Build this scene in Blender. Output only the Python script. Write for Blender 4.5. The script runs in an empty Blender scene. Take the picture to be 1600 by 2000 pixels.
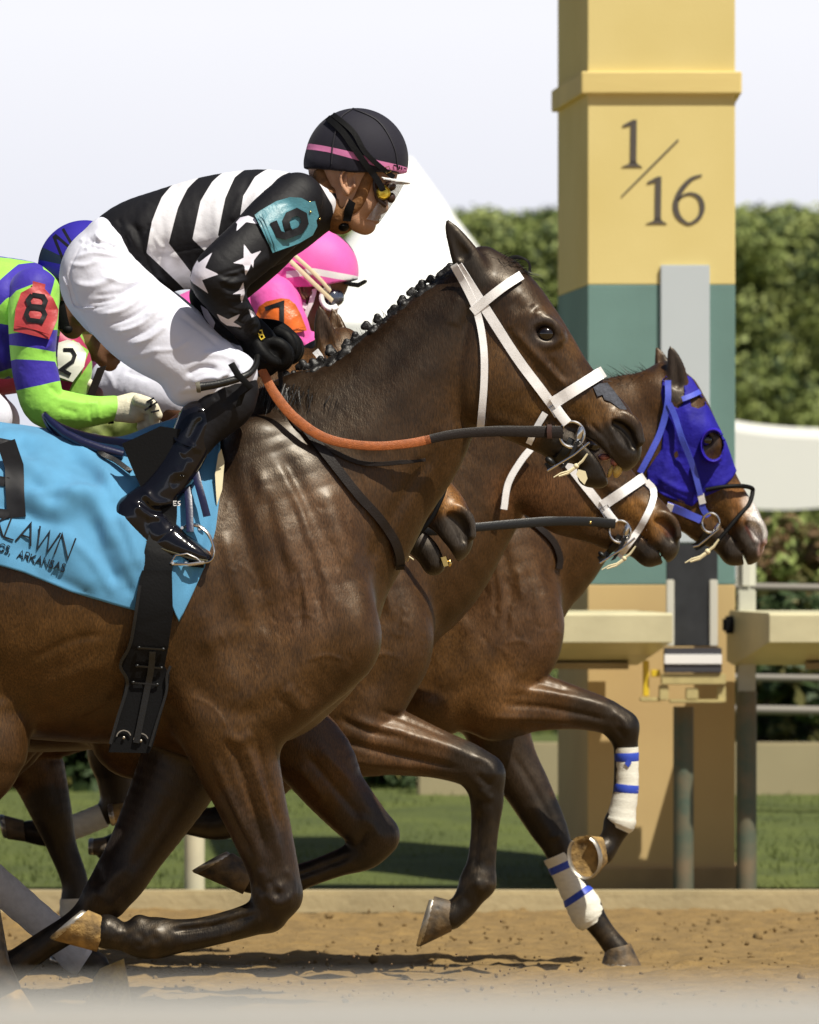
import bpy, bmesh, math, random
import numpy as np
from mathutils import Vector, Matrix
from mathutils.bvhtree import BVHTree

# ------------------------------------------------------------------ camera, sky, sun, exposure
FPX, CAMD, HCAM, HORZ = 15000.0, 20.0, 0.987, 1250.0      # telephoto; the lead horse is 20 m away
sc = bpy.context.scene
C = sc.collection
cd = bpy.data.cameras.new("camera"); cam = bpy.data.objects.new("camera", cd); C.objects.link(cam)
cam.location = (0, -CAMD, HCAM); cam.rotation_euler = (math.radians(90), 0, 0)
cd.sensor_fit = 'VERTICAL'; cd.sensor_height = 36.0; cd.lens = 36.0 * FPX / 2000.0
cd.shift_y = (HORZ - 1000.0) / 2000.0; cd.shift_x = 0.0
cd.clip_start = 0.5; cd.clip_end = 3000
cd.dof.use_dof = True; cd.dof.focus_distance = CAMD + 0.45; cd.dof.aperture_fstop = 7.5
sc.camera = cam
SUN_EL, SUN_AZ = math.radians(57), math.radians(-50)      # azimuth measured from +X towards the camera side
sdir = Vector((math.cos(SUN_EL) * math.cos(SUN_AZ), math.cos(SUN_EL) * math.sin(SUN_AZ), math.sin(SUN_EL)))
w = bpy.data.worlds.new("World"); sc.world = w; w.use_nodes = True
nt = w.node_tree; nt.nodes.clear()
wo = nt.nodes.new("ShaderNodeOutputWorld"); bg = nt.nodes.new("ShaderNodeBackground"); sky = nt.nodes.new("ShaderNodeTexSky")
sky.sky_type = 'NISHITA'; sky.sun_disc = False; sky.sun_elevation = SUN_EL
sky.sun_rotation = math.atan2(sdir.x, sdir.y); sky.dust_density = 2.6; sky.air_density = 0.8; sky.ozone_density = 1.6; sky.altitude = 150
bg.inputs[1].default_value = 0.05
# bright summer haze low in the sky
g_ = nt.nodes.new("ShaderNodeTexCoord"); sx = nt.nodes.new("ShaderNodeSeparateXYZ"); nt.links.new(g_.outputs["Generated"], sx.inputs[0])
mr = nt.nodes.new("ShaderNodeMapRange"); mr.interpolation_type = 'SMOOTHSTEP'; mr.inputs[1].default_value = .083; mr.inputs[2].default_value = .105; mr.inputs[3].default_value = 1; mr.inputs[4].default_value = 0
nt.links.new(sx.outputs[2], mr.inputs[0])
hz = nt.nodes.new("ShaderNodeMix"); hz.data_type = 'RGBA'; hz.inputs[7].default_value = (12.6, 12.8, 14.2, 1)
m2 = nt.nodes.new("ShaderNodeMapRange"); m2.inputs[1].default_value = .035; m2.inputs[2].default_value = .08; nt.links.new(sx.outputs[2], m2.inputs[0])
h2_ = nt.nodes.new("ShaderNodeMix"); h2_.data_type = 'RGBA'; h2_.inputs[6].default_value = (13.4, 13.7, 15.2, 1); h2_.inputs[7].default_value = (16.5, 16.6, 17.6, 1); nt.links.new(m2.outputs[0], h2_.inputs[0]); nt.links.new(h2_.outputs[2], hz.inputs[7])
nt.links.new(mr.outputs[0], hz.inputs[0]); nt.links.new(sky.outputs[0], hz.inputs[6]); nt.links.new(hz.outputs[2], bg.inputs[0]); nt.links.new(bg.outputs[0], wo.inputs[0])
sl = bpy.data.lights.new("sun", 'SUN'); so = bpy.data.objects.new("sun", sl); C.objects.link(so)
sl.energy = 5.0; sl.angle = math.radians(0.5); sl.color = (1.0, 0.95, 0.83)
so.rotation_euler = sdir.to_track_quat('Z', 'Y').to_euler(); so.location = sdir * 30
sc.view_settings.view_transform = 'Standard'; sc.view_settings.look = 'None'
sc.view_settings.exposure = 0.2; sc.view_settings.gamma = 1.0
sc.render.engine = 'CYCLES'
try:
    sc.cycles.use_denoising = True; sc.cycles.max_bounces = 8; sc.cycles.transparent_max_bounces = 8
except Exception:
    pass
random.seed(4); rng = np.random.default_rng(4)
VX = 1.0          # voxel size factor

# ------------------------------------------------------------------ helpers
def SC(Y): return (CAMD + Y) / FPX                          # metres per pixel at distance Y behind the lead horse
def W(px, py, Y=0.0):
    s = SC(Y); return Vector(((px - 800) * s, Y, HCAM + (HORZ - py) * s))
def smooth(pts, n=6):
    """Catmull-Rom through the stations (tuples of any length)."""
    P = np.array(pts, float)
    if len(P) < 3: return P
    Q = np.vstack([2 * P[0] - P[1], P, 2 * P[-1] - P[-2]]); out = []
    for i in range(1, len(Q) - 2):
        for t in np.arange(n) / n:
            a, b, c, d = Q[i - 1], Q[i], Q[i + 1], Q[i + 2]
            out.append(.5 * ((2 * b) + (c - a) * t + (2 * a - 5 * b + 4 * c - d) * t * t + (3 * b - a - 3 * c + d) * t ** 3))
    out.append(P[-1]); return np.array(out)

def mesh_obj(name, V, F, mat=None, parent=None, base=None, smooth_=True, attrs=None, mats=None, mi=None):
    V = np.asarray(V, float)
    if base is not None: V = V - np.array(base)
    me = bpy.data.meshes.new(name)
    F4 = isinstance(F, np.ndarray) and F.ndim == 2
    if F4:
        k = F.shape[1]; me.vertices.add(len(V)); me.vertices.foreach_set("co", V.astype(np.float32).ravel())
        me.loops.add(F.size); me.loops.foreach_set("vertex_index", F.astype(np.int32).ravel())
        me.polygons.add(len(F)); me.polygons.foreach_set("loop_start", np.arange(0, F.size, k, dtype=np.int32))
        me.polygons.foreach_set("loop_total", np.full(len(F), k, np.int32)); me.update(calc_edges=True); me.validate()
    else:
        me.from_pydata([tuple(v) for v in V], [], [tuple(f) for f in F]); me.update()
    if smooth_ and len(me.polygons):
        me.polygons.foreach_set("use_smooth", np.ones(len(me.polygons), bool))
        if not F4: me.set_sharp_from_angle(angle=math.radians(38))
    for nm, arr in (attrs or {}).items():
        arr = np.asarray(arr, np.float32)
        if arr.ndim == 2:
            a = me.attributes.new(nm, 'FLOAT_COLOR', 'POINT'); a.data.foreach_set("color", np.hstack([arr, np.ones((len(arr), 1), np.float32)]).ravel())
        else:
            a = me.attributes.new(nm, 'FLOAT', 'POINT'); a.data.foreach_set("value", arr)
    for m in (mats or ([mat] if mat else [])): me.materials.append(m)
    if mi is not None: me.polygons.foreach_set("material_index", np.asarray(mi, np.int32))
    o = bpy.data.objects.new(name, me); C.objects.link(o)
    if parent is not None: o.parent = parent
    if base is not None and parent is None: o.location = base
    return o

def tag(o, label=None, cat=None, group=None, kind=None):
    if label: o["label"] = label
    if cat: o["category"] = cat
    if group: o["group"] = group
    if kind: o["kind"] = kind
    return o
def thing(name, label, cat, base, group=None):
    o = bpy.data.objects.new(name, None); C.objects.link(o); o.location = base; o.empty_display_size = .1
    tag(o, label, cat, group); o["_b"] = 0; del o["_b"]
    return o

class MB:
    """collects shapes into one mesh"""
    def __init__(s): s.V = []; s.F = []; s.M = []; s.n = 0
    def add(s, V, F, m=0):
        V = np.asarray(V, float); s.V.append(V); s.F += [tuple(int(i) + s.n for i in f) for f in F]; s.M += [m] * len(F); s.n += len(V)
    def box(s, c, h, R=None, m=0, bev=0.0):
        c = np.array(c, float); hx, hy, hz = h
        if bev:
            bm = bmesh.new(); bmesh.ops.create_cube(bm, size=1)
            for v in bm.verts: v.co = Vector((v.co.x * 2 * hx, v.co.y * 2 * hy, v.co.z * 2 * hz))
            bmesh.ops.bevel(bm, geom=bm.edges[:], offset=bev, segments=2, affect='EDGES')
            bm.verts.index_update(); V = np.array([v.co[:] for v in bm.verts]); F = [[v.index for v in f.verts] for f in bm.faces]; bm.free()
        else:
            V = np.array([(x * hx, y * hy, z * hz) for x in (-1, 1) for y in (-1, 1) for z in (-1, 1)])
            F = [(0, 1, 3, 2), (4, 6, 7, 5), (0, 4, 5, 1), (2, 3, 7, 6), (0, 2, 6, 4), (1, 5, 7, 3)]
        if R is not None: V = V @ np.array(R).T
        s.add(V + c, F, m)
    def tube(s, P, r, n=10, m=0, flat=None, cap=True, up=None):
        """tube through 3D points, r scalar or per point; flat=(thickness ratio) with 'up' the wide direction"""
        P = np.asarray(P, float); N = len(P); r = np.broadcast_to(np.asarray(r, float), (N,))
        T = np.gradient(P, axis=0); T /= np.linalg.norm(T, axis=1)[:, None] + 1e-12
        u = np.array(up if up is not None else (0, 1, 0), float)
        if up is None and abs(T[0] @ u) > .9: u = np.array((0, 0, 1.))
        V = []
        for i in range(N):
            a = u - T[i] * (u @ T[i]); a /= np.linalg.norm(a) + 1e-12; b = np.cross(T[i], a)
            if up is None: u = a
            f = flat if flat is not None else 1.0
            for k in range(n):
                th = 2 * math.pi * k / n; V.append(P[i] + r[i] * (math.cos(th) * a + f * math.sin(th) * b))
        F = [(i * n + k, i * n + (k + 1) % n, (i + 1) * n + (k + 1) % n, (i + 1) * n + k) for i in range(N - 1) for k in range(n)]
        if cap: F += [tuple(range(n))[::-1], tuple((N - 1) * n + k for k in range(n))]
        s.add(V, F, m)
    def ribbon(s, P, Wd, th, m=0):
        """solid strap: P (N,3) centre line, Wd (N,3) half-width vectors, th thickness"""
        P = np.asarray(P, float); Wd = np.asarray(Wd, float); N = len(P)
        T = np.gradient(P, axis=0); nn = np.cross(T, Wd); nn /= np.linalg.norm(nn, axis=1)[:, None] + 1e-12; nn *= th / 2
        V = np.stack([P - Wd + nn * .6, P - Wd * .85 + nn, P + Wd * .85 + nn, P + Wd + nn * .6, P + Wd - nn, P - Wd - nn], 1).reshape(-1, 3)
        F = [(i * 6 + k, i * 6 + (k + 1) % 6, (i + 1) * 6 + (k + 1) % 6, (i + 1) * 6 + k) for i in range(N - 1) for k in range(6)]
        F += [tuple(range(6))[::-1], tuple((N - 1) * 6 + k for k in range(6))]
        s.add(V, F, m)
    def ball(s, c, r, n=10, m=0, R=None):
        r = np.broadcast_to(np.asarray(r, float), (3,)); V = []; k2 = n * 2
        for i in range(n + 1):
            for j in range(k2):
                a, b = math.pi * i / n, 2 * math.pi * j / k2
                V.append((math.sin(a) * math.cos(b) * r[0], math.sin(a) * math.sin(b) * r[1], math.cos(a) * r[2]))
        V = np.array(V)
        if R is not None: V = V @ np.array(R).T
        F = [(i * k2 + j, (i + 1) * k2 + j, (i + 1) * k2 + (j + 1) % k2, i * k2 + (j + 1) % k2) for i in range(n) for j in range(k2)]
        s.add(V + np.array(c), F, m)
    def lathe(s, prof, c, ax=(0, 0, 1), n=24, m=0):
        """profile of (radius, height) along axis"""
        ax = Vector(ax).normalized(); q = Vector((0, 0, 1)).rotation_difference(ax).to_matrix()
        V = [np.array(c) + np.array(q @ Vector((r * math.cos(2 * math.pi * k / n), r * math.sin(2 * math.pi * k / n), h))) for r, h in prof for k in range(n)]
        F = [(i * n + k, i * n + (k + 1) % n, (i + 1) * n + (k + 1) % n, (i + 1) * n + k) for i in range(len(prof) - 1) for k in range(n)]
        s.add(V, F, m)
    def poly_prism(s, pts, y0, y1, m=0):
        """closed outline [(x,z)] extruded from y0 to y1"""
        n = len(pts); V = [(x, y0, z) for x, z in pts] + [(x, y1, z) for x, z in pts]
        F = [tuple(range(n)), tuple(range(2 * n - 1, n - 1, -1))] + [(i, i + n, (i + 1) % n + n, (i + 1) % n) for i in range(n)]
        s.add(V, F, m)
    def build(s, name, mat=None, parent=None, base=None, mats=None, smooth_=True, attrs=None):
        return mesh_obj(name, np.vstack(s.V), s.F, mat, parent, base, smooth_, attrs, mats, s.M if mats else None)
    def bvh(s): return BVHTree.FromPolygons([tuple(v) for v in np.vstack(s.V)], s.F)

# ------------------------------------------------------------------ sculpting by smooth unions on a voxel grid
class Sculpt:
    def __init__(s, Y, vox, name="body"):
        s.Y, s.vox, s.ops, s.strokes = Y, vox * VX, [], []
    def P(s, p):                                             # (px,py,dy) -> metres
        v = W(p[0], p[1], s.Y); sc_ = SC(s.Y)
        return np.array(((p[0] - 800) * sc_, s.Y + p[2], v.z))
    def chain(s, pts, k=.03, sub=False, w=None, n=5, mirror=False, lay=0):
        """stations (px, py, dy_metres, radius_px[, lateral ratio])"""
        q = []
        for p in pts:
            p = tuple(p)
            if len(p) < 5: p = p + ((w if w is not None else 1.0),)
            q.append(p)
        for sg in ((1, -1) if mirror else (1,)):
            Q = smooth([(a, b, c * sg, r, ww) for a, b, c, r, ww in q], n) if len(q) > 2 else np.array([(a, b, c * sg, r, ww) for a, b, c, r, ww in q], float)
            s.ops.append(('c', Q, k, sub, lay))
        return s
    def ell(s, c, r, ang=0, k=.03, sub=False, mirror=False, lay=0):
        """ellipsoid: c (px,py,dy), r (rx_px, lateral_px, rz_px), ang degrees counter-clockwise in the picture plane"""
        for sg in ((1, -1) if mirror else (1,)):
            s.ops.append(('e', ((c[0], c[1], c[2] * sg), r, math.radians(ang)), k, sub, lay))
        return s
    def stroke(s, pts, sig, amp, both=True, n=4, power=2):
        """surface relief drawn along a line in the side view: sig px, amp in mm (+ out)"""
        s.strokes.append((smooth(pts, n) if len(pts) > 2 else np.array(pts, float), sig, amp * 1e-3, both)); return s
    def mesh(s, clip=None, inflate=0.0, post=2):
        sc_ = SC(s.Y); lo = np.full(3, 1e9); hi = np.full(3, -1e9); prim = []; h = s.vox
        for kind, d, k, sub, lay in s.ops:
            if kind == 'c':
                segs = []; gm, gx = np.full(3, 1e9), np.full(3, -1e9)
                for i in range(len(d) - 1):
                    a, b = d[i], d[i + 1]; A, B = s.P(a), s.P(b); ra, rb = a[3] * sc_ + inflate, b[3] * sc_ + inflate
                    wa, wb = a[4], b[4]; R = np.array([max(ra, rb), max(ra * wa, rb * wb), max(ra, rb)])
                    mn, mx = np.minimum(A, B) - R, np.maximum(A, B) + R; segs.append((A, B, ra, rb, wa, wb, mn, mx)); gm = np.minimum(gm, mn); gx = np.maximum(gx, mx)
                prim.append(('c', segs, k, sub, gm, gx))
            else:
                c, r, an = d; cc = s.P(c); rr = np.array(r, float) * sc_ + inflate; m = np.array([max(rr[0], rr[2]), rr[1], max(rr[0], rr[2])])
                gm, gx = cc - m, cc + m; prim.append(('e', (cc, rr, an), k, sub, gm, gx))
            if not sub: lo = np.minimum(lo, gm); hi = np.maximum(hi, gx)
        lo = lo - 3 * h - .02; hi = hi + 3 * h + .02; n = np.ceil((hi - lo) / h).astype(int) + 1
        G = np.full(n, .2, np.float32); ax = [lo[i] + h * np.arange(n[i]) for i in range(3)]
        def rng_(mn, mx, pad):
            i0 = np.maximum(((mn - pad - lo) / h).astype(int), 0); i1 = np.minimum(((mx + pad - lo) / h).astype(int) + 2, n); return i0, i1
        for kind, d, k, sub, mn, mx in prim:
            pad = k + 3 * h; i0, i1 = rng_(mn, mx, pad)
            if (i1 <= i0).any(): continue
            sl = tuple(slice(i0[j], i1[j]) for j in range(3))
            if kind == 'c':
                dist = np.full(i1 - i0, .2, np.float32)
                for A, B, ra, rb, wa, wb, m0, m1 in d:
                    j0, j1 = rng_(m0, m1, pad)
                    if (j1 <= j0).any(): continue
                    X = ax[0][j0[0]:j1[0]][:, None, None].astype(np.float32); Y = ax[1][j0[1]:j1[1]][None, :, None].astype(np.float32); Z = ax[2][j0[2]:j1[2]][None, None, :].astype(np.float32)
                    D = B - A; dd = float(D @ D) + 1e-12
                    t = np.clip(((X - A[0]) * D[0] + (Y - A[1]) * D[1] + (Z - A[2]) * D[2]) / dd, 0, 1).astype(np.float32)
                    ww = wa + (wb - wa) * t
                    q = np.sqrt((X - A[0] - t * D[0]) ** 2 + ((Y - A[1] - t * D[1]) / ww) ** 2 + (Z - A[2] - t * D[2]) ** 2)
                    q = (q - (ra + (rb - ra) * t)) * np.minimum(ww, 1)
                    ls = tuple(slice(j0[j] - i0[j], j1[j] - i0[j]) for j in range(3)); dist[ls] = np.minimum(dist[ls], q)
            else:
                X = ax[0][sl[0]][:, None, None].astype(np.float32); Y = ax[1][sl[1]][None, :, None].astype(np.float32); Z = ax[2][sl[2]][None, None, :].astype(np.float32)
                cc, rr, an = d; ca, sa = math.cos(an), math.sin(an); x, z = X - cc[0], Z - cc[2]
                u = (ca * x + sa * z) / rr[0]; v = (-sa * x + ca * z) / rr[2]; q = np.sqrt(u * u + v * v + ((Y - cc[1]) / rr[1]) ** 2)
                g = np.sqrt((u / rr[0]) ** 2 + (v / rr[2]) ** 2 + (((Y - cc[1]) / rr[1]) / rr[1]) ** 2) + 1e-6
                dist = q * (q - 1) / g
            g0 = G[sl]
            if sub:
                hh = np.clip(.5 - .5 * (g0 + dist) / k, 0, 1); G[sl] = g0 + (-dist - g0) * hh + k * hh * (1 - hh)
            else:
                hh = np.clip(.5 + .5 * (dist - g0) / k, 0, 1); G[sl] = dist + (g0 - dist) * hh - k * hh * (1 - hh)
        if clip is not None: G = clip(G, ax, s)
        V, F = surface_net(G, lo, h)
        del G
        if post: V = taubin(V, F, post)
        N = normals(V, F)
        if s.strokes:
            PX, PY = s.px(V); off = np.zeros(len(V))
            for P, sig, amp, both in s.strokes:
                x0, y0 = P[:, 0].min() - 3 * sig, P[:, 1].min() - 3 * sig; x1, y1 = P[:, 0].max() + 3 * sig, P[:, 1].max() + 3 * sig
                m = np.where((PX > x0) & (PX < x1) & (PY > y0) & (PY < y1) & ((N[:, 1] < .1) | both))[0]
                if not len(m): continue
                d2, t = seg_d2(PX[m], PY[m], P)
                fade = np.clip(np.minimum(t, 1 - t) * 6 + .15, 0, 1)
                off[m] += amp * np.exp(-d2 / (2 * sig * sig)) * np.clip(np.abs(N[m, 1]) * 1.6, 0, 1) * fade
            V = V + N * off[:, None]
        return V, F, N
    def px(s, V):
        sc_ = SC(s.Y); return V[:, 0] / sc_ + 800, HORZ - (V[:, 2] - HCAM) / sc_

def seg_d2(x, y, P):
    """squared distance to polyline and its 0..1 parameter"""
    best = np.full(len(x), 1e12); tt = np.zeros(len(x)); L = np.r_[0, np.cumsum(np.hypot(*(P[1:, :2] - P[:-1, :2]).T))]
    tot = L[-1] + 1e-9
    for i in range(len(P) - 1):
        ax_, ay = P[i, :2]; dx, dy = P[i + 1, :2] - P[i, :2]; l2 = dx * dx + dy * dy + 1e-9
        t = np.clip(((x - ax_) * dx + (y - ay) * dy) / l2, 0, 1); d = (x - ax_ - t * dx) ** 2 + (y - ay - t * dy) ** 2
        m = d < best; best[m] = d[m]; tt[m] = (L[i] + t[m] * (L[i + 1] - L[i])) / tot
    return best, tt

def surface_net(G, lo, h):
    ins = G < 0; n = G.shape
    cnt = np.zeros((n[0] - 1, n[1] - 1, n[2] - 1), np.uint8)
    for a in (0, 1):
        for b in (0, 1):
            for c in (0, 1):
                cnt += ins[a:n[0] - 1 + a, b:n[1] - 1 + b, c:n[2] - 1 + c]
    act = (cnt > 0) & (cnt < 8); del cnt
    I, J, K = np.nonzero(act); idx = np.full(act.shape, -1, np.int32); idx[I, J, K] = np.arange(len(I)); del act
    cv = {(a, b, c): G[I + a, J + b, K + c] for a in (0, 1) for b in (0, 1) for c in (0, 1)}
    P = np.zeros((len(I), 3)); W_ = np.zeros(len(I))
    for (a, b, c), v0 in cv.items():
        for d in range(3):
            if (a, b, c)[d] == 0:
                e = [a, b, c]; e[d] = 1; v1 = cv[tuple(e)]; m = (v0 < 0) != (v1 < 0)
                t = v0[m] / (v0[m] - v1[m]); q = np.array([a, b, c], float)[None].repeat(m.sum(), 0); q[:, d] = t
                P[m] += q; W_[m] += 1
    P /= W_[:, None]; V = (P + np.stack([I, J, K], 1)) * h + lo
    F = []
    for d in range(3):
        s0 = [slice(None)] * 3; s1 = [slice(None)] * 3; s0[d] = slice(0, -1); s1[d] = slice(1, None)
        a = ins[tuple(s0)]; b = ins[tuple(s1)]; x = np.stack(np.nonzero(a != b), 1)
        o1, o2 = [(1, 2), (2, 0), (0, 1)][d]
        x = x[(x[:, o1] > 0) & (x[:, o2] > 0) & (x[:, o1] < n[o1] - 1) & (x[:, o2] < n[o2] - 1)]
        inn = ins[x[:, 0], x[:, 1], x[:, 2]]
        def cell(u, v):
            y = x.copy(); y[:, o1] -= u; y[:, o2] -= v; return idx[y[:, 0], y[:, 1], y[:, 2]]
        q = np.stack([cell(1, 1), cell(0, 1), cell(0, 0), cell(1, 0)], 1); q[~inn] = q[~inn][:, ::-1]; F.append(q)
    F = np.vstack(F); F = F[(F >= 0).all(1)]
    return V, F
def taubin(V, F, it):
    E = np.vstack([F[:, [0, 1]], F[:, [1, 2]], F[:, [2, 3]], F[:, [3, 0]]]); n = len(V)
    deg = np.bincount(E[:, 0], minlength=n) + np.bincount(E[:, 1], minlength=n)
    for k in range(it):
        for lam in (.5, -.52):
            A = np.stack([np.bincount(E[:, 0], V[E[:, 1], c], n) + np.bincount(E[:, 1], V[E[:, 0], c], n) for c in range(3)], 1)
            V = V + lam * (A / np.maximum(deg, 1)[:, None] - V)
    return V
def normals(V, F):
    fn = np.cross(V[F[:, 2]] - V[F[:, 0]], V[F[:, 3]] - V[F[:, 1]]); N = np.zeros_like(V)
    for k in range(4):
        for c in range(3): N[:, c] += np.bincount(F[:, k], fn[:, c], len(V))
    return N / (np.linalg.norm(N, axis=1)[:, None] + 1e-12)
def bvh_of(V, F, xr=None):
    if xr is not None:
        m = ((V[F[:, 0], 0] > xr[0]) & (V[F[:, 0], 0] < xr[1])); F = F[m]
        u, inv = np.unique(F, return_inverse=True); V = V[u]; F = inv.reshape(F.shape)
    return BVHTree.FromPolygons([tuple(v) for v in V.tolist()], F.tolist())

def cast(bvh, px, py, Y, fall=None, ymin=-1.6):
    """surface point seen from the near side at picture position (px,py) measured at distance Y"""
    p = W(px, py, Y); o = Vector((p.x, Y + ymin, p.z)); h = bvh.ray_cast(o, Vector((0, 1, 0)), 3.0)
    if h[0] is None or h[0].y > Y + .12:
        return None if fall is None else Vector((p.x, Y + fall, p.z))
    return h[0]
def strap(mb, bvh, pts, wpx, Y, off=.006, th=.004, n=6, m=0, fill=True):
    """strap lying on a body along a side-view line; points may carry own y as third value (then not projected)"""
    Q = smooth([tuple(p[:2]) for p in pts], n) if len(pts) > 2 else np.array([np.array(pts[0][:2]) + (np.array(pts[1][:2]) - np.array(pts[0][:2])) * t for t in np.linspace(0, 1, n + 1)])
    T = np.gradient(Q, axis=0); T /= np.linalg.norm(T, axis=1)[:, None]; Nn = np.stack([-T[:, 1], T[:, 0]], 1)
    ys = []
    for i, (a, b) in enumerate(Q):
        hs = [cast(bvh, a + Nn[i, 0] * f * wpx, b + Nn[i, 1] * f * wpx, Y) for f in (-.4, 0, .4)]
        ys.append([None if q is None else q.y for q in hs])
    good = [np.nanmin([v if v is not None else np.nan for v in y]) if any(v is not None for v in y) else np.nan for y in ys]
    good = np.array(good, float); ok = ~np.isnan(good)
    if not ok.any(): good[:] = Y - .05
    else: good = np.interp(np.arange(len(good)), np.where(ok)[0], good[ok])
    g2 = good.copy()
    for i in range(len(good)): g2[i] = good[max(0, i - 1):i + 2].min() * .5 + good[i] * .5
    P = []; Wd = []
    for i, (a, b) in enumerate(Q):
        p = W(a, b, Y); P.append((p.x, g2[i] - off, p.z)); s_ = SC(Y) * wpx / 2
        tl = 0.0
        if ys[i][0] is not None and ys[i][2] is not None: tl = np.clip((ys[i][2] - ys[i][0]) / .8 / 2 * 1.0, -s_ * .8, s_ * .8)
        Wd.append((Nn[i, 0] * s_, tl * .9, -Nn[i, 1] * s_))
    mb.ribbon(P, Wd, th, m)
    return np.array(P)
def band(mb, bvh, p0, p1, wpx, Y, a0=-180, a1=180, off=.005, th=.004, n=40, m=0, cy=0.0, tuck=0):
    """strap running round a limb or head in the plane through p0-p1 (side view) and the sideways axis. angle -90 = near side, 0 = towards p0"""
    A, B = W(*p0, Y), W(*p1, Y); c = (A + B) / 2; c.y = Y + cy; u = (A - B).normalized(); t = Vector((u.z, 0, -u.x)); P = []
    L = (A - B).length
    for k in range(n + 1):
        th_ = math.radians(a0 + (a1 - a0) * k / n); d = u * math.cos(th_) + Vector((0, 1, 0)) * math.sin(th_)
        h = bvh.ray_cast(c + d * (L * 1.2), -d, L * 1.2)
        r = L / 2 if h[0] is None else min((h[0] - c).length, L * .8)
        P.append((d, r))
    R = np.array([r for _, r in P]); R2 = R.copy()
    for i in range(len(R)): R2[i] = R[max(0, i - 1):min(len(R), i + 2)].mean()
    Q = [c + P[i][0] * (R2[i] + off) for i in range(len(P))]
    mb.ribbon([tuple(q) for q in Q], [tuple(t * (wpx * SC(Y) / 2))] * len(Q), th, m)
    return Q
def decal(mb, bvh, poly, Y, off=.004, th=.003, cell=5.0, m=0, fall=None, drop=.05):
    """thin plate with the given side-view outline (or a list of joined polygons) laid on a body"""
    polys = poly if isinstance(poly[0][0], (list, tuple, np.ndarray)) else [poly]
    bm = bmesh.new()
    for pl in polys: bm.faces.new([bm.verts.new((float(x), float(y), 0)) for x, y in pl])
    bmesh.ops.remove_doubles(bm, verts=bm.verts[:], dist=.02); bm.normal_update()
    for f in bm.faces:
        if f.normal.z < 0: f.normal_flip()
    bmesh.ops.triangulate(bm, faces=bm.faces[:])
    for _ in range(7):
        es = [e for e in bm.edges if e.calc_length() > cell]
        if not es: break
        bmesh.ops.subdivide_edges(bm, edges=es, cuts=1); bmesh.ops.triangulate(bm, faces=[g for g in bm.faces if len(g.verts) > 3])
    bm.verts.index_update(); P = [(v.co.x, v.co.y) for v in bm.verts]; F = [[v.index for v in g.verts] for g in bm.faces]
    be = [(e.verts[0].index, e.verts[1].index) for e in bm.edges if e.is_boundary]; ed = np.array([(e.verts[0].index, e.verts[1].index) for e in bm.edges])
    bm.free(); ys = []
    for a, b in P:
        h = cast(bvh, a, b, Y); ys.append(np.nan if h is None else h.y)
    ys = np.array(ys); ok = ~np.isnan(ys); PP = np.array(P)
    if not ok.any(): return
    for i in np.where(~ok)[0]:
        j = np.argmin(((PP[ok] - PP[i]) ** 2).sum(1)); ys[i] = ys[ok][j] if fall is None else Y + fall
    ys = np.minimum(ys, ys.min() + drop); y0 = ys.copy(); n = len(P); deg = np.bincount(ed.ravel(), minlength=n) + 1
    for _ in range(12): ys = (ys + np.bincount(ed[:, 0], ys[ed[:, 1]], n) + np.bincount(ed[:, 1], ys[ed[:, 0]], n)) / deg
    ys = ys - max(0., np.percentile(ys - y0, 96)); V = []
    for (a, b), y in zip(P, ys): p = W(a, b, Y); V.append((p.x, y - off, p.z))
    for (a, b), y in zip(P, ys): p = W(a, b, Y); V.append((p.x, y - off + th, p.z))
    F2 = F + [[i + n for i in g[::-1]] for g in F] + [(a, b, b + n, a + n) for a, b in be]
    mb.add(V, F2, m)
def stroke_poly(pts, wd, closed=False):
    """outline quads of a pen stroke with mitred joints -> list of polygons"""
    P = [np.array(p, float) for p in pts]; n = len(P); out = []; L = []; R = []
    for i in range(n):
        a = P[i - 1] if (i > 0 or closed) else None; b = P[(i + 1) % n] if (i < n - 1 or closed) else None
        d1 = (P[i] - a) / np.linalg.norm(P[i] - a) if a is not None else None; d2 = (b - P[i]) / np.linalg.norm(b - P[i]) if b is not None else None
        if d1 is None: d1 = d2
        if d2 is None: d2 = d1
        n1 = np.array((-d1[1], d1[0])); n2 = np.array((-d2[1], d2[0])); mm = n1 + n2; mm /= np.linalg.norm(mm) + 1e-9
        l = wd / 2 / max(.45, mm @ n1); L.append(P[i] + mm * l); R.append(P[i] - mm * l)
    for i in range(n if closed else n - 1):
        j = (i + 1) % n; out.append([L[i], L[j], R[j], R[i]])
    return out
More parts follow.
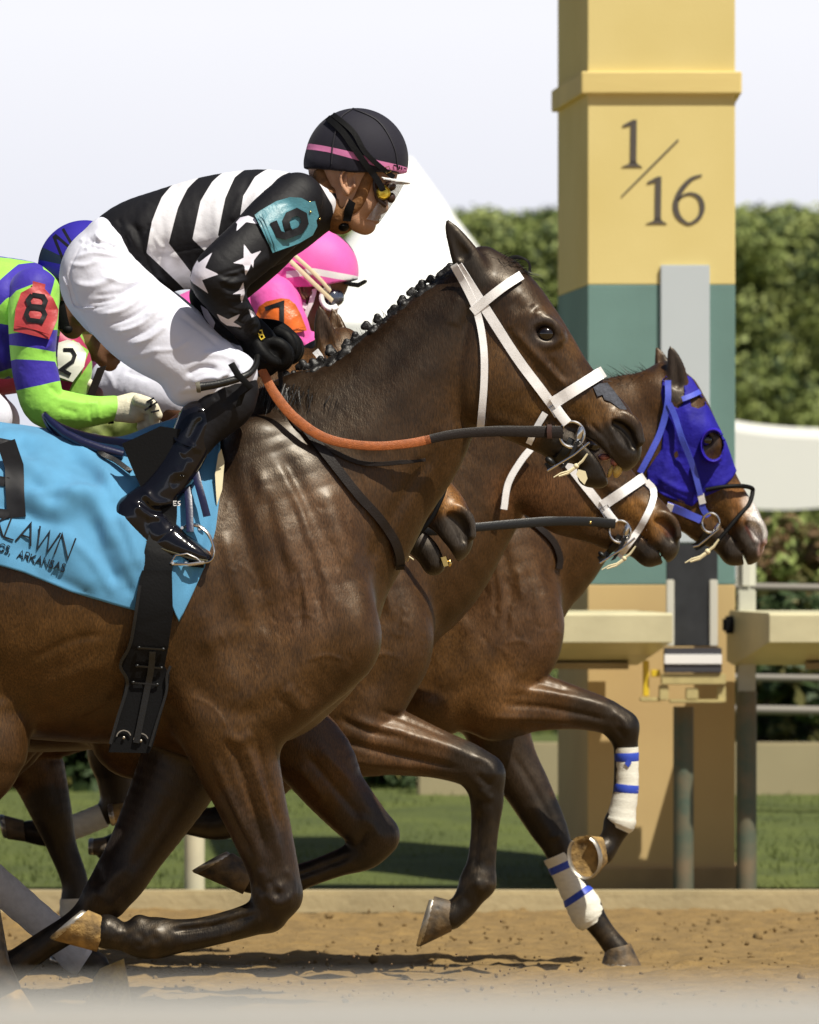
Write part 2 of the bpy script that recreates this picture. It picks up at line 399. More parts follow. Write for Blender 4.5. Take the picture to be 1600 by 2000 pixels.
# ------------------------------------------------------------------ materials
def nodes(name):
    m = bpy.data.materials.new(name); m.use_nodes = True; t = m.node_tree; b = t.nodes["Principled BSDF"]; return m, t, b
def mat(name, col, rough=.5, metal=0., noise=.0, nscale=20., bump=0., bscale=200., sheen=0., coat=0., spec=.5, trans=0., var=None, stretch=None, bdet=3, alpha=1., sss=0.):
    m, t, b = nodes(name); N, L = t.nodes, t.links
    b.inputs["Base Color"].default_value = (*col, 1); b.inputs["Roughness"].default_value = rough; b.inputs["Metallic"].default_value = metal
    b.inputs["Sheen Weight"].default_value = sheen; b.inputs["Coat Weight"].default_value = coat; b.inputs["Coat Roughness"].default_value = .12
    b.inputs["Specular IOR Level"].default_value = spec; b.inputs["Transmission Weight"].default_value = trans; b.inputs["Alpha"].default_value = alpha
    if sss: b.inputs["Subsurface Weight"].default_value = sss; b.inputs["Subsurface Radius"].default_value = (.02, .008, .004); b.inputs["Subsurface Scale"].default_value = .5
    tc = N.new("ShaderNodeTexCoord"); mp = N.new("ShaderNodeMapping"); L.new(tc.outputs["Object"], mp.inputs[0])
    if stretch: mp.inputs["Scale"].default_value = stretch
    if noise or var:
        nz = N.new("ShaderNodeTexNoise"); nz.inputs["Scale"].default_value = nscale; nz.inputs["Detail"].default_value = 5; L.new(mp.outputs[0], nz.inputs[0])
        cr = N.new("ShaderNodeValToRGB"); L.new(nz.outputs[0], cr.inputs[0]); c2 = var or tuple(min(1, c * (1 - noise)) for c in col)
        cr.color_ramp.elements[0].position = .32; cr.color_ramp.elements[1].position = .68
        cr.color_ramp.elements[0].color = (*c2, 1); cr.color_ramp.elements[1].color = (*col, 1); L.new(cr.outputs[0], b.inputs["Base Color"])
    if bump:
        nb = N.new("ShaderNodeTexNoise"); nb.inputs["Scale"].default_value = bscale; nb.inputs["Detail"].default_value = bdet; L.new(mp.outputs[0], nb.inputs[0])
        bp = N.new("ShaderNodeBump"); bp.inputs["Strength"].default_value = 1; bp.inputs["Distance"].default_value = bump; L.new(nb.outputs[0], bp.inputs["Height"]); L.new(bp.outputs[0], b.inputs["Normal"])
    return m
def coat_mat(name, rough=.46):
    """horse coat: colour attribute times fine hair-direction streaks, sweat sheen and small vein/skin bumps"""
    m, t, b = nodes(name); N, L = t.nodes, t.links
    at = N.new("ShaderNodeAttribute"); at.attribute_name = "coat"
    tc = N.new("ShaderNodeTexCoord")
    mp = N.new("ShaderNodeMapping"); mp.inputs["Rotation"].default_value = (0, math.radians(-35), 0); mp.inputs["Scale"].default_value = (1, 1, .22); L.new(tc.outputs["Object"], mp.inputs[0])
    h1 = N.new("ShaderNodeTexNoise"); h1.inputs["Scale"].default_value = 330; h1.inputs["Detail"].default_value = 2; L.new(mp.outputs[0], h1.inputs[0])
    h2 = N.new("ShaderNodeTexNoise"); h2.inputs["Scale"].default_value = 16; h2.inputs["Detail"].default_value = 6; L.new(tc.outputs["Object"], h2.inputs[0])
    r1 = N.new("ShaderNodeMapRange"); r1.inputs[1].default_value = .3; r1.inputs[2].default_value = .7; r1.inputs[3].default_value = .5; r1.inputs[4].default_value = 1.5; L.new(h1.outputs[0], r1.inputs[0])
    r2 = N.new("ShaderNodeMapRange"); r2.inputs[1].default_value = .3; r2.inputs[2].default_value = .7; r2.inputs[3].default_value = .72; r2.inputs[4].default_value = 1.25; L.new(h2.outputs[0], r2.inputs[0])
    mm = N.new("ShaderNodeMath"); mm.operation = 'MULTIPLY'; L.new(r1.outputs[0], mm.inputs[0]); L.new(r2.outputs[0], mm.inputs[1])
    vm = N.new("ShaderNodeVectorMath"); vm.operation = 'SCALE'; L.new(at.outputs["Color"], vm.inputs[0]); L.new(mm.outputs[0], vm.inputs["Scale"])
    L.new(vm.outputs[0], b.inputs["Base Color"])
    rr = N.new("ShaderNodeMapRange"); rr.inputs[1].default_value = .35; rr.inputs[2].default_value = .65; rr.inputs[3].default_value = rough - .07; rr.inputs[4].default_value = rough + .08; L.new(h2.outputs[0], rr.inputs[0]); L.new(rr.outputs[0], b.inputs["Roughness"])
    b.inputs["Specular IOR Level"].default_value = .42; b.inputs["Specular Tint"].default_value = (1, .82, .62, 1); b.inputs["Coat Weight"].default_value = .24; b.inputs["Coat Roughness"].default_value = .33
    b.inputs["Sheen Weight"].default_value = .0; b.inputs["Sheen Roughness"].default_value = .4; b.inputs["Sheen Tint"].default_value = (1, .8, .6, 1)
    h3 = N.new("ShaderNodeTexNoise"); h3.inputs["Scale"].default_value = 42; h3.inputs["Detail"].default_value = 5; h3.inputs["Roughness"].default_value = .6; L.new(mp.outputs[0], h3.inputs[0])
    b1 = N.new("ShaderNodeBump"); b1.inputs["Distance"].default_value = .0035; b1.inputs["Strength"].default_value = .55; L.new(h3.outputs[0], b1.inputs["Height"])
    b2 = N.new("ShaderNodeBump"); b2.inputs["Distance"].default_value = .0011; b2.inputs["Strength"].default_value = .8; L.new(h1.outputs[0], b2.inputs["Height"]); L.new(b1.outputs[0], b2.inputs["Normal"])
    L.new(b2.outputs[0], b.inputs["Normal"])
    return m
M = {}
M['coat'] = coat_mat("bay_coat")
M['black_hair'] = mat("black_hair", (.008, .007, .007), .5, bump=.001, bscale=300, spec=.6)
M['eye'] = mat("dark_eye", (.006, .003, .002), .05, coat=1., spec=.4)
M['hoof'] = mat("hoof_horn", (.16, .105, .05), .6, var=(.035, .028, .022), nscale=30, bump=.003, bscale=60, stretch=(1, 1, 1))
M['dirt_hoof'] = mat("dirty_hoof", (.40, .25, .08), .85, var=(.12, .075, .03), nscale=30, bump=.004, bscale=90)
M['shoe'] = mat("worn_steel", (.55, .50, .42), .35, metal=.8, noise=.4, nscale=40)
M['steel'] = mat("bright_steel", (.75, .74, .72), .2, metal=1.)
M['brass'] = mat("brass", (.75, .55, .2), .25, metal=1.)
M['white_strap'] = mat("white_strap", (.92, .90, .90), .42, noise=.08, nscale=60, bump=.0006, bscale=500)
M['black_leather'] = mat("black_leather", (.005, .005, .005), .42, bump=.0006, bscale=260, noise=.3)
M['brown_leather'] = mat("brown_leather", (.014, .009, .007), .5, bump=.0007, bscale=260, noise=.35, spec=.3)
M['orange_rein'] = mat("orange_rubber", (.42, .115, .025), .5, noise=.3, nscale=90, bump=.0015, bscale=420)
M['blue_strap'] = mat("blue_webbing", (.07, .10, .60), .5, noise=.15, nscale=200, bump=.0006, bscale=600)
M['blue_hood'] = mat("blue_lycra", (.016, .010, .34), .7, noise=.4, nscale=14, bump=.006, bscale=26, spec=.3)
M['blue_plastic'] = mat("blue_plastic", (.03, .012, .42), .35)
M['skin'] = mat("skin_tan", (.53, .29, .175), .5, noise=.25, nscale=30, bump=.0006, bscale=180, sss=.15)
M['skin_dark'] = mat("skin_brown", (.20, .095, .05), .5, noise=.25, nscale=30, bump=.0006, bscale=180, sss=.1)
M['white_cloth'] = mat("white_breeches", (.74, .75, .86), .65, noise=.05, nscale=8, bump=.0022, bscale=34, spec=.3)
M['black_cloth'] = mat("black_lycra", (.006, .0056, .008), .6, noise=.3, nscale=30, bump=.0012, bscale=70, spec=.3)
M['patent'] = mat("patent_black", (.005, .005, .008), .10, bump=.0009, bscale=30, bdet=1)
M['rubber_black'] = mat("matte_black", (.0035, .0035, .004), .6, bump=.0006, bscale=150, spec=.16)
M['pink'] = mat("pink_silk", (.83, .13, .47), .6, noise=.2, nscale=9, bump=.003, bscale=28, sheen=.2)
M['pink_pale'] = mat("pink_band", (.72, .22, .44), .5, noise=.15, nscale=60)
M['navy_cloth'] = mat("navy_cloth", (.008, .007, .015), .7, noise=.2, nscale=120, bump=.0006, bscale=900, sheen=.05)
M['teal_leather'] = mat("teal_leather", (.085, .27, .335), .42, noise=.25, nscale=25, bump=.0008, bscale=150)
M['red_leather'] = mat("red_leather", (.55, .06, .065), .45, noise=.3, nscale=25, bump=.0006, bscale=150)
M['orange_leather'] = mat("orange_leather", (.80, .16, .02), .38, noise=.25, nscale=25, bump=.0008, bscale=150)
M['badge_white'] = mat("white_leather", (.82, .82, .72), .42, noise=.1, nscale=25)
M['dark_mark'] = mat("dark_marking", (.012, .012, .015), .6, noise=.3, nscale=60, spec=.25)
M['hood_tan'] = mat("tan_suede", (.26, .115, .035), .75, noise=.4, nscale=60, bump=.003, bscale=90)
M['glass'] = mat("clear_visor", (.42, .44, .50), .08, alpha=.46, spec=.8)
M['gold_lens'] = mat("yellow_metal", (.70, .50, .06), .2, metal=.7)
M['white_plain'] = mat("white_plain", (.82, .82, .82), .5)
M['navy_leather'] = mat("navy_leather", (.008, .010, .045), .38, bump=.0006, bscale=120)
M['tendon_white'] = mat("bandage_white", (.80, .78, .68), .8, noise=.12, nscale=40, bump=.0010, bscale=90, stretch=(1, 1, 3))
M['bandage_blue'] = mat("tape_blue", (.03, .07, .48), .5)
M['straw'] = mat("cotton_tie", (.75, .66, .42), .7)
M['teeth'] = mat("teeth_yellow", (.70, .48, .12), .35, noise=.4, nscale=60)
M['gum'] = mat("gum_pink", (.42, .17, .15), .35)
M['gum_dark'] = mat("nostril_inside", (.30, .07, .05), .4)
M['grey_tape'] = mat("grey_felt", (.075, .08, .10), .9, noise=.4, nscale=120, bump=.002, bscale=300)
# ------------------------------------------------------------------ horses
BAY, DARK, TAN, BLACK, MEALY = (.042, .0185, .0052), (.011, .0054, .0028), (.094, .043, .0098), (.0045, .0038, .0038), (.026, .021, .018)
def coat_colors(S, V, base=BAY, patches=()):
    """patches: (polyline px, r_inner, r_outer, colour, strength)"""
    x, y = S.px(V); col = np.tile(np.array(base), (len(V), 1))
    for pt in patches:
        P, r0, r1, c, st = pt[:5]
        P = np.array(P, float)
        if len(P) == 1: P = np.vstack([P, P + .1])
        d = np.sqrt(seg_d2(x, y, P)[0]); k = np.clip((r1 - d) / (r1 - r0 + 1e-6), 0, 1); k = k * k * (3 - 2 * k) * st
        if len(pt) > 5: k = k * np.clip(.5 + V[:, 1] * pt[5] / .05 - S.Y * pt[5] / .05, 0, 1)
        col = col * (1 - k[:, None]) + np.array(c) * k[:, None]
    # dried track dirt caked on the lower legs
    a_, b_ = V[:, 0], V[:, 2]; nz = sum(np.sin(a_ * f * math.cos(t) + b_ * f * math.sin(t) + V[:, 1] * f * .7 + t * 9) for f, t in ((31, .3), (47, 1.9), (83, 2.6), (140, .9), (230, 2.2))) / 2.6
    k = np.clip((.62 - V[:, 2]) / .6, 0, 1) * np.clip(nz * .8 + .12, 0, 1) * .45
    return col * (1 - k[:, None]) + np.array((.075, .049, .023)) * k[:, None]
def hoof(parent, base, Y, top, bot, dy, latt=.038, latb=.050, mt='dirt_hoof', shoe=True, label=None, tdy=0, bdy=0, sole_fill='hoof', lvd=None):
    """hoof wall lofted from the coronet (toe_px, heel_px) to the ground edge (toe_px, heel_px)"""
    mb = MB(); rings = []
    def ring(a, b, lat, ya, yb, cup=0.):
        A, B = W(*a, Y), W(*b, Y); A.y = Y + dy + ya; B.y = Y + dy + yb; c = (A + B) / 2; u = (A - B) / 2; out = []
        lv = Vector(lvd or (0, 1, 0)); lv = (lv - u.normalized() * lv.dot(u.normalized())).normalized() * lat
        for k in range(24):
            th = 2 * math.pi * k / 24; cc, ss = math.cos(th), math.sin(th)
            f = 1.0 if cc > 0 else 1 - .14 * cc * cc * (1 - abs(ss))
            out.append(c + u * cc * f + lv * ss)
        return out, c
    prof = [0, .1, .22, .5, .85, 1.0]
    for t in prof:
        a = [top[0][i] + (bot[0][i] - top[0][i]) * t for i in (0, 1)]; b = [top[1][i] + (bot[1][i] - top[1][i]) * t for i in (0, 1)]
        bul = .0025 * math.sin(min(1, t * 4) * math.pi)
        r, c = ring(a, b, latt + (latb - latt) * t + bul, tdy + (bdy - tdy) * t, tdy + (bdy - tdy) * t); rings.append(r)
    V = [v[:] for r in rings for v in r]; n = 24
    F = [(i * n + k, i * n + (k + 1) % n, (i + 1) * n + (k + 1) % n, (i + 1) * n + k) for i in range(len(rings) - 1) for k in range(n)]
    # concave sole
    cb = sum(rings[-1], Vector()) / n; ct = sum(rings[0], Vector()) / n; ax = (ct - cb).normalized()
    base_i = len(V)
    for q, dep in ((.86, .0), (.72, .006), (.35, .009)):
        V += [(cb + (v - cb) * q + ax * dep)[:] for v in rings[-1]]
    V.append((cb + ax * .008)[:]); ci = len(V) - 1; L = len(rings)
    for i in range(3):
        F += [((L - 1 + i) * n + k, (L - 1 + i) * n + (k + 1) % n, (L + i) * n + (k + 1) % n, (L + i) * n + k) for k in range(n)]
    F += [((L + 2) * n + k, (L + 2) * n + (k + 1) % n, ci) for k in range(n)]
    F += [tuple(range(n))[::-1]]
    mb.add(V, F, 0)
    h = mb.build("hoof", parent=parent, base=base, mat=M[mt])
    if label: h["label"] = label
    if shoe:
        s = MB(); P = []
        for k in range(-10, 11):
            th = math.radians(k * 14.5); v = rings[-1][0] - cb
            kk = (k * 14.5) % 360 / 360 * n; i0 = int(kk) % n; i1 = (i0 + 1) % n; v = (rings[-1][i0] * (1 - kk % 1) + rings[-1][i1] * (kk % 1)) - cb
            P.append((cb + v * .93 - ax * .003)[:])
        s.tube(P, .0095, 6, flat=.45, up=ax[:]); s.V[-1] = s.V[-1]
        s.build("horseshoe", M['shoe'], h, base)
    return h
def eyes(S, parent, base, px, py, dy, r, far=True):
    for sg in ((-1, 1) if far else (-1,)):
        mb = MB(); p = S.P((px, py, dy * sg)); mb.ball(p, (r * 1.12, r, r), 12); e = mb.build("eye", M['eye'], parent, base)
def hair_tufts(pts3, n, length, lean, spread, parent, base, name, wid=.0022, curl=.3, seed=1, mt='black_hair', grav=.0):
    """many thin curved locks growing from a 3D line; lean = direction"""
    r = np.random.default_rng(seed); P = np.array(pts3); mb = MB(); seg = np.linalg.norm(np.diff(P, axis=0), axis=1); cs = np.r_[0, np.cumsum(seg)]
    V = []; F = []
    for i in range(n):
        t = r.random() * cs[-1]; p = np.array([np.interp(t, cs, P[:, k]) for k in range(3)]) + r.normal(0, spread, 3) * np.array([1, 1, .5])
        d = np.array(lean) + r.normal(0, curl, 3); d /= np.linalg.norm(d); l = length * r.uniform(.5, 1.15); c = r.normal(0, curl, 3) * .8 + np.array((0, 0, -grav))
        sd = np.cross(d, r.normal(0, 1, 3)); sd /= np.linalg.norm(sd); b0 = len(V)
        for k in range(5):
            u = k / 4; q = p + d * l * u + c * l * u * u * .8; ww = wid * (1 - u * .85) * r.uniform(.7, 1.3)
            V.append(q - sd * ww); V.append(q + sd * ww)
        F += [(b0 + 2 * k, b0 + 2 * k + 1, b0 + 2 * k + 3, b0 + 2 * k + 2) for k in range(4)]
    return mesh_obj(name, V, F, M[mt], parent, base)

# ---- lead horse (number 9)
YA = 0.0
A = Sculpt(YA, .0052)
def build_A():
    S = A
    # trunk
    S.chain([(-470, 1090, 0, 232, .92), (-330, 1080, 0, 262, .86), (-150, 1105, 0, 285, .82), (30, 1140, 0, 297, .80), (200, 1160, 0, 292, .78), (340, 1162, 0, 286, .72), (450, 1160, 0, 270, .66)], k=.05)
    # neck and chest
    S.chain([(450, 1130, 0, 262, .62), (545, 1060, 0, 232, .62), (612, 985, 0, 212, .58), (672, 915, 0, 190, .54), (750, 838, 0, 166, .50), (815, 748, 0, 137, .52), (876, 668, 0, 112, .58), (915, 610, 0, 84, .72)], k=.04)
    S.chain([(560, 1090, 0, 170, 1.0), (590, 1190, 0, 138, 1.15), (590, 1255, 0, 133, 1.2), (560, 1300, 0, 118, 1.2)], k=.05)
    S.chain([(440, 1300, 0, 190, .8), (520, 1330, 0, 120, .9)], k=.05)
    # withers
    S.chain([(330, 900, 0, 60, .5), (470, 850, 0, 62, .5), (570, 800, 0, 50, .5)], k=.06)
    # shoulder blades and upper arms
    S.chain([(500, 880, -.115, 60, .6), (560, 1030, -.15, 90, .55), (620, 1180, -.16, 100, .65), (640, 1240, -.15, 92, .7)], k=.05, mirror=True)
    S.chain([(640, 1250, -.15, 92, .75), (540, 1330, -.165, 105, .7), (450, 1400, -.16, 100, .7)], k=.05, mirror=True)
    S.ell((420, 1290, -.16), (110, 55, 120), 25, k=.06, mirror=True)      # triceps
    # near foreleg (folded)
    S.chain([(450, 1400, -.15, 92, .75), (462, 1470, -.15, 84, .8), (487, 1545, -.145, 70, .85), (514, 1625, -.135, 58, .85), (534, 1690, -.13, 50, .9), (543, 1740, -.125, 48, .92)], k=.03)
    S.chain([(543, 1748, -.125, 45, .92), (528, 1778, -.12, 38, .9)], k=.02)
    S.chain([(520, 1783, -.12, 35, .85), (470, 1800, -.115, 31, .8), (400, 1818, -.11, 30, .75), (345, 1826, -.105, 34, .8), (306, 1829, -.10, 41, .82), (280, 1828, -.10, 38, .85)], k=.015)
    S.chain([(280, 1830, -.10, 35, .9), (240, 1826, -.10, 28, .95), (212, 1817, -.10, 34, 1.0)], k=.015)
    S.ell((275, 1800, -.10), (16, 22, 16), 0, k=.012)
    # far foreleg (pushed back)
    S.chain([(400, 1400, .14, 105, .7), (358, 1490, .14, 88, .75), (305, 1590, .135, 70, .8), (262, 1665, .13, 57, .85), (232, 1715, .125, 53, .9), (205, 1752, .12, 45, .9)], k=.03)
    S.chain([(200, 1760, .12, 40, .9), (150, 1805, .12, 29, .8), (80, 1850, .12, 27, .78), (20, 1892, .12, 30, .8), (-15, 1915, .12, 36, .85)], k=.02)
    S.chain([(-15, 1915, .12, 34, .9), (-50, 1925, .12, 27, .95), (-78, 1940, .12, 33, 1.)], k=.015)
    # hind quarters and hind legs
    S.ell((-400, 1130, -.16), (210, 90, 250), 10, k=.08, mirror=True)
    S.chain([(-330, 1150, -.17, 190, .6), (-190, 1330, -.17, 170, .6), (-80, 1450, -.155, 124, .6)], k=.06)
    S.chain([(-60, 1450, -.16, 118, .6), (-90, 1550, -.14, 80, .7), (-80, 1635, -.13, 56, .75), (-55, 1690, -.13, 44, .75), (-30, 1760, -.13, 33, .8), (-12, 1850, -.13, 31, .8), (-8, 1890, -.13, 36, .85), (18, 1930, -.13, 29, .95)], k=.03)
    S.chain([(-380, 1150, .17, 190, .6), (-300, 1350, .17, 160, .6), (-240, 1460, .16, 125, .65), (-300, 1570, .14, 78, .7), (-330, 1660, .13, 52, .75), (-300, 1760, .13, 33, .8), (-280, 1860, .13, 34, .85), (-255, 1910, .13, 29, .95)], k=.03)
    # head: skull, face, jaw
    S.chain([(938, 560, 0, 62, .95), (985, 588, 0, 70, 1.0), (1030, 640, 0, 66, 1.12), (1066, 686, 0, 60, 1.02), (1104, 738, 0, 54, .86), (1144, 784, 0, 52, .80), (1186, 826, 0, 52, .86), (1207, 862, 0, 45, .95)], k=.03)
    S.chain([(1010, 640, -.045, 50, .7), (1060, 720, -.038, 46, .7), (1110, 780, -.028, 40, .75)], k=.03, mirror=True)
    S.chain([(1052, 632, -.070, 24, .8), (1082, 655, -.066, 22, .8)], k=.02, mirror=True)          # brow
    S.ell((972, 735, -.050), (92, 34, 112), 30, k=.035, mirror=True)                                  # jowls
    S.chain([(1000, 800, -.030, 55, .55), (1050, 838, -.026, 42, .55), (1095, 868, -.020, 30, .7)], k=.03, mirror=True)
    S.chain([(1095, 868, 0, 32, 1.0), (1128, 878, 0, 28, 1.1), (1155, 902, 0, 27, 1.15), (1170, 930, 0, 24, 1.15)], k=.02)
    S.ell((1148, 930, 0), (20, 26, 20), 0, k=.02)
    S.ell((1222, 892, 0), (26, 38, 32), -40, k=.02)                                                    # upper lip
    S.chain([(1165, 835, -.026, 24, .8), (1200, 880, -.028, 24, .8)], k=.02, mirror=True)
    # mouth slit
    S.chain([(1128, 852, 0, 5, 9.), (1158, 872, 0, 9, 9.), (1186, 905, 0, 13, 6.), (1212, 948, 0, 20, 4.)], k=.008, sub=True)
    # nostrils with rims
    S.chain([(1190, 828, -.048, 12, .8), (1215, 812, -.046, 11, .8), (1240, 830, -.043, 11, .8), (1248, 862, -.040, 11, .8)], k=.014, mirror=True)
    S.chain([(1188, 830, -.048, 11, .8), (1196, 862, -.048, 10, .8), (1222, 884, -.043, 10, .8)], k=.014, mirror=True)
    S.chain([(1202, 828, -.060, 9, 1.), (1216, 836, -.058, 12, 1.), (1229, 850, -.055, 13, 1.), (1236, 872, -.050, 9, 1.)], k=.004, sub=True, mirror=True)
    # eye socket, lids
    S.ell((1063, 652, -.100), (22, 16, 15), -20, k=.010, sub=True, mirror=True)
    S.chain([(1034, 655, -.083, 5, 1.), (1045, 635, -.088, 7, 1.), (1064, 627, -.091, 7, 1.), (1084, 638, -.087, 7, 1.), (1095, 662, -.080, 5, 1.)], k=.013, mirror=True)
    S.chain([(1036, 660, -.083, 4, 1.), (1052, 673, -.087, 5, 1.), (1072, 677, -.086, 5, 1.), (1091, 669, -.080, 4, 1.)], k=.012, mirror=True)
    # ears
    for sg, dx in ((-1, 0), (1, 5)):
        S.chain([(935 + dx, 548, .052 * sg, 32, .8), (915 + dx, 515, .062 * sg, 30, .6), (897 + dx, 480, .066 * sg, 22, .55), (882 + dx, 452, .068 * sg, 13, .5), (874 + dx, 436, .068 * sg, 5, .5)], k=.012)
        S.chain([(903 + dx, 500, .062 * sg - .026, 16, .75), (890 + dx, 476, .066 * sg - .022, 11, .8), (880 + dx, 455, .068 * sg - .014, 5, .8)], k=.006, sub=True)
    S.chain([(945, 515, 0, 34, .9), (985, 540, 0, 34, .9)], k=.03)
    # relief
    st = S.stroke
    st([(1196, 822), (1212, 820), (1232, 836), (1244, 866)], 4, 4); st([(1190, 836), (1204, 862), (1224, 884)], 4, 3); st([(1150, 828), (1175, 850), (1200, 890), (1225, 915)], 3, -3); st([(1120, 826), (1150, 838), (1170, 862)], 3, 2.5); st([(1170, 815), (1182, 840), (1196, 870)], 5, -3)
    for q in range(5): st([(1118 + q * 12, 812 + q * 5), (1126 + q * 12, 824 + q * 6), (1124 + q * 12, 836 + q * 7)], 2, (-1) ** q * 1.5)
    st([(1068, 700), (1100, 740), (1130, 772)], 5, -3.5); st([(1095, 690), (1130, 735), (1160, 775)], 6, 2.5); st([(1030, 720), (1050, 760), (1085, 795)], 4, 2.5); st([(1096, 655), (1112, 675)], 5, -3); st([(1040, 620), (1062, 612), (1085, 622)], 4, 3); st([(990, 655), (1000, 700), (1020, 745)], 6, -3)
    st([(1000, 645), (1040, 690), (1088, 740), (1120, 762)], 6, 7)       # facial crest
    st([(1040, 716), (1070, 752), (1110, 790)], 13, -5)
    st([(1000, 590), (1020, 612)], 12, -4); st([(1038, 600), (1046, 608)], 5, -3)
    st([(1010, 570), (1030, 590), (1060, 615)], 10, 1.5)
    st([(985, 625), (1000, 645)], 9, 2)
    st([(1120, 700), (1150, 760), (1185, 800)], 6, 2.5); st([(1075, 800), (1110, 815), (1150, 822)], 4, 2)
    st([(920, 600), (905, 660), (893, 740), (900, 820), (925, 850)], 10, -9)   # groove behind the jaw
    st([(900, 580), (880, 640)], 12, 4)
    st([(960, 800), (1010, 815), (1060, 835)], 10, -3); st([(945, 690), (985, 720), (1010, 780)], 18, 3)
    st([(860, 870), (800, 960), (755, 1040), (715, 1120)], 11, -7)        # jugular groove
    st([(900, 820), (835, 920), (780, 1010), (740, 1085)], 12, 4)
    st([(835, 640), (740, 740), (640, 830), (560, 880)], 16, -5); st([(850, 700), (760, 800), (690, 880)], 18, 4)
    st([(540, 870), (590, 960), (640, 1060), (700, 1180)], 14, -10)        # front of the shoulder
    st([(500, 900), (530, 1000), (570, 1100), (600, 1190)], 11, 8)        # spine of the shoulder blade
    st([(520, 960), (545, 1060), (575, 1150)], 9, -8); st([(565, 960), (600, 1060), (625, 1150), (630, 1220)], 9, -8)
    st([(545, 900), (585, 990), (610, 1080)], 8, 5); st([(470, 960), (490, 1080), (520, 1180)], 12, -8)
    st([(440, 1040), (470, 1150), (500, 1230)], 12, 7)
    st([(470, 870), (480, 960), (505, 1050)], 14, 7); st([(640, 950), (665, 1040), (690, 1110)], 13, 6); st([(400, 1180), (430, 1290), (470, 1350)], 16, 6); st([(575, 1100), (590, 1160), (590, 1230)], 5, -5); st([(605, 1130), (620, 1180)], 5, -4); st([(590, 1120), (608, 1200)], 5, 3.5)
    st([(390, 1270), (440, 1240), (500, 1235), (540, 1270)], 15, 4)
    st([(370, 1320), (430, 1380), (500, 1390), (560, 1350)], 13, -5)
    st([(640, 1180), (665, 1250), (640, 1320), (590, 1370)], 16, -5)
    st([(700, 1180), (705, 1260), (670, 1330)], 12, 4); st([(560, 1340), (600, 1390)], 10, 5)
    st([(450, 1440), (480, 1520), (505, 1600), (522, 1670)], 6, -9); st([(480, 1440), (510, 1530), (535, 1610), (550, 1680)], 6, 8)
    st([(425, 1480), (455, 1560), (490, 1640)], 7, 8); st([(505, 1440), (530, 1540), (550, 1620)], 4.5, -7); st([(440, 1430), (470, 1445), (500, 1430)], 8, 5)
    st([(430, 1530), (465, 1600), (495, 1670)], 4.5, -7)
    st([(510, 1690), (530, 1725), (560, 1730)], 7, 6); st([(515, 1740), (545, 1760), (575, 1745)], 6, 6); st([(525, 1715), (550, 1745)], 5, -6); st([(500, 1720), (520, 1745), (530, 1775)], 5, -4); st([(560, 1690), (575, 1720), (572, 1750)], 5, 4)
    st([(500, 1782), (430, 1802), (340, 1815)], 4.5, -8); st([(480, 1775), (420, 1795), (340, 1803)], 4, 4); st([(490, 1808), (420, 1828), (350, 1840)], 5, 4)
    st([(300, 1808), (320, 1830), (300, 1850)], 7, 5); st([(272, 1815), (285, 1835), (270, 1850)], 5, -4); st([(250, 1815), (230, 1820)], 5, 3)
    st([(340, 1560), (290, 1650), (245, 1710)], 8, -4); st([(195, 1660), (215, 1640), (232, 1620)], 6, 2.5)
    st([(255, 1690), (215, 1720), (185, 1760)], 9, 4); st([(185, 1690), (200, 1730)], 7, -3)
    for i in range(9):                                                  # ribs and flank
        x = 210 - i * 55; st([(x + 20, 1010), (x - 10, 1150), (x - 25, 1300)], 11, 2.2)
    st([(220, 1290), (120, 1330), (40, 1370), (-40, 1380)], 10, 4); st([(225, 1330), (130, 1380), (60, 1400)], 9, -4)
    st([(215, 1240), (150, 1250), (70, 1290)], 6, -3); st([(225, 1360), (150, 1400)], 5, 3); st([(90, 1450), (60, 1530), (0, 1610)], 14, 4)
    # veins
    r = np.random.default_rng(9)
    for P in ([(560, 1180), (575, 1205), (600, 1200), (620, 1215)], [(620, 1100), (640, 1140), (636, 1180), (650, 1230)], [(470, 1100), (500, 1130), (512, 1180)],
              [(600, 1290), (640, 1280), (675, 1290)], [(380, 1360), (420, 1380), (450, 1420)], [(700, 900), (720, 960), (712, 1010)], [(760, 880), (770, 940)],
              [(500, 1350), (470, 1390), (455, 1440), (470, 1500), (500, 1560)], [(430, 1230), (450, 1270), (440, 1320)], [(1085, 690), (1075, 720), (1090, 750)], [(1105, 740), (1135, 770), (1140, 800)]):
        st(P, 2.6, 1.9)
    for i in range(34):
        x, y = r.uniform(430, 700), r.uniform(980, 1370); a = r.uniform(.6, 1.9); l = r.uniform(14, 38); bx = r.uniform(-.4, .4)
        st([(x, y), (x + math.cos(a) * l * .5 + bx * l * .3, y + math.sin(a) * l * .5), (x + math.cos(a + bx) * l, y + math.sin(a + bx) * l)], 2.4, r.choice([-1.5, 1.3]))
    V, F, N = S.mesh()
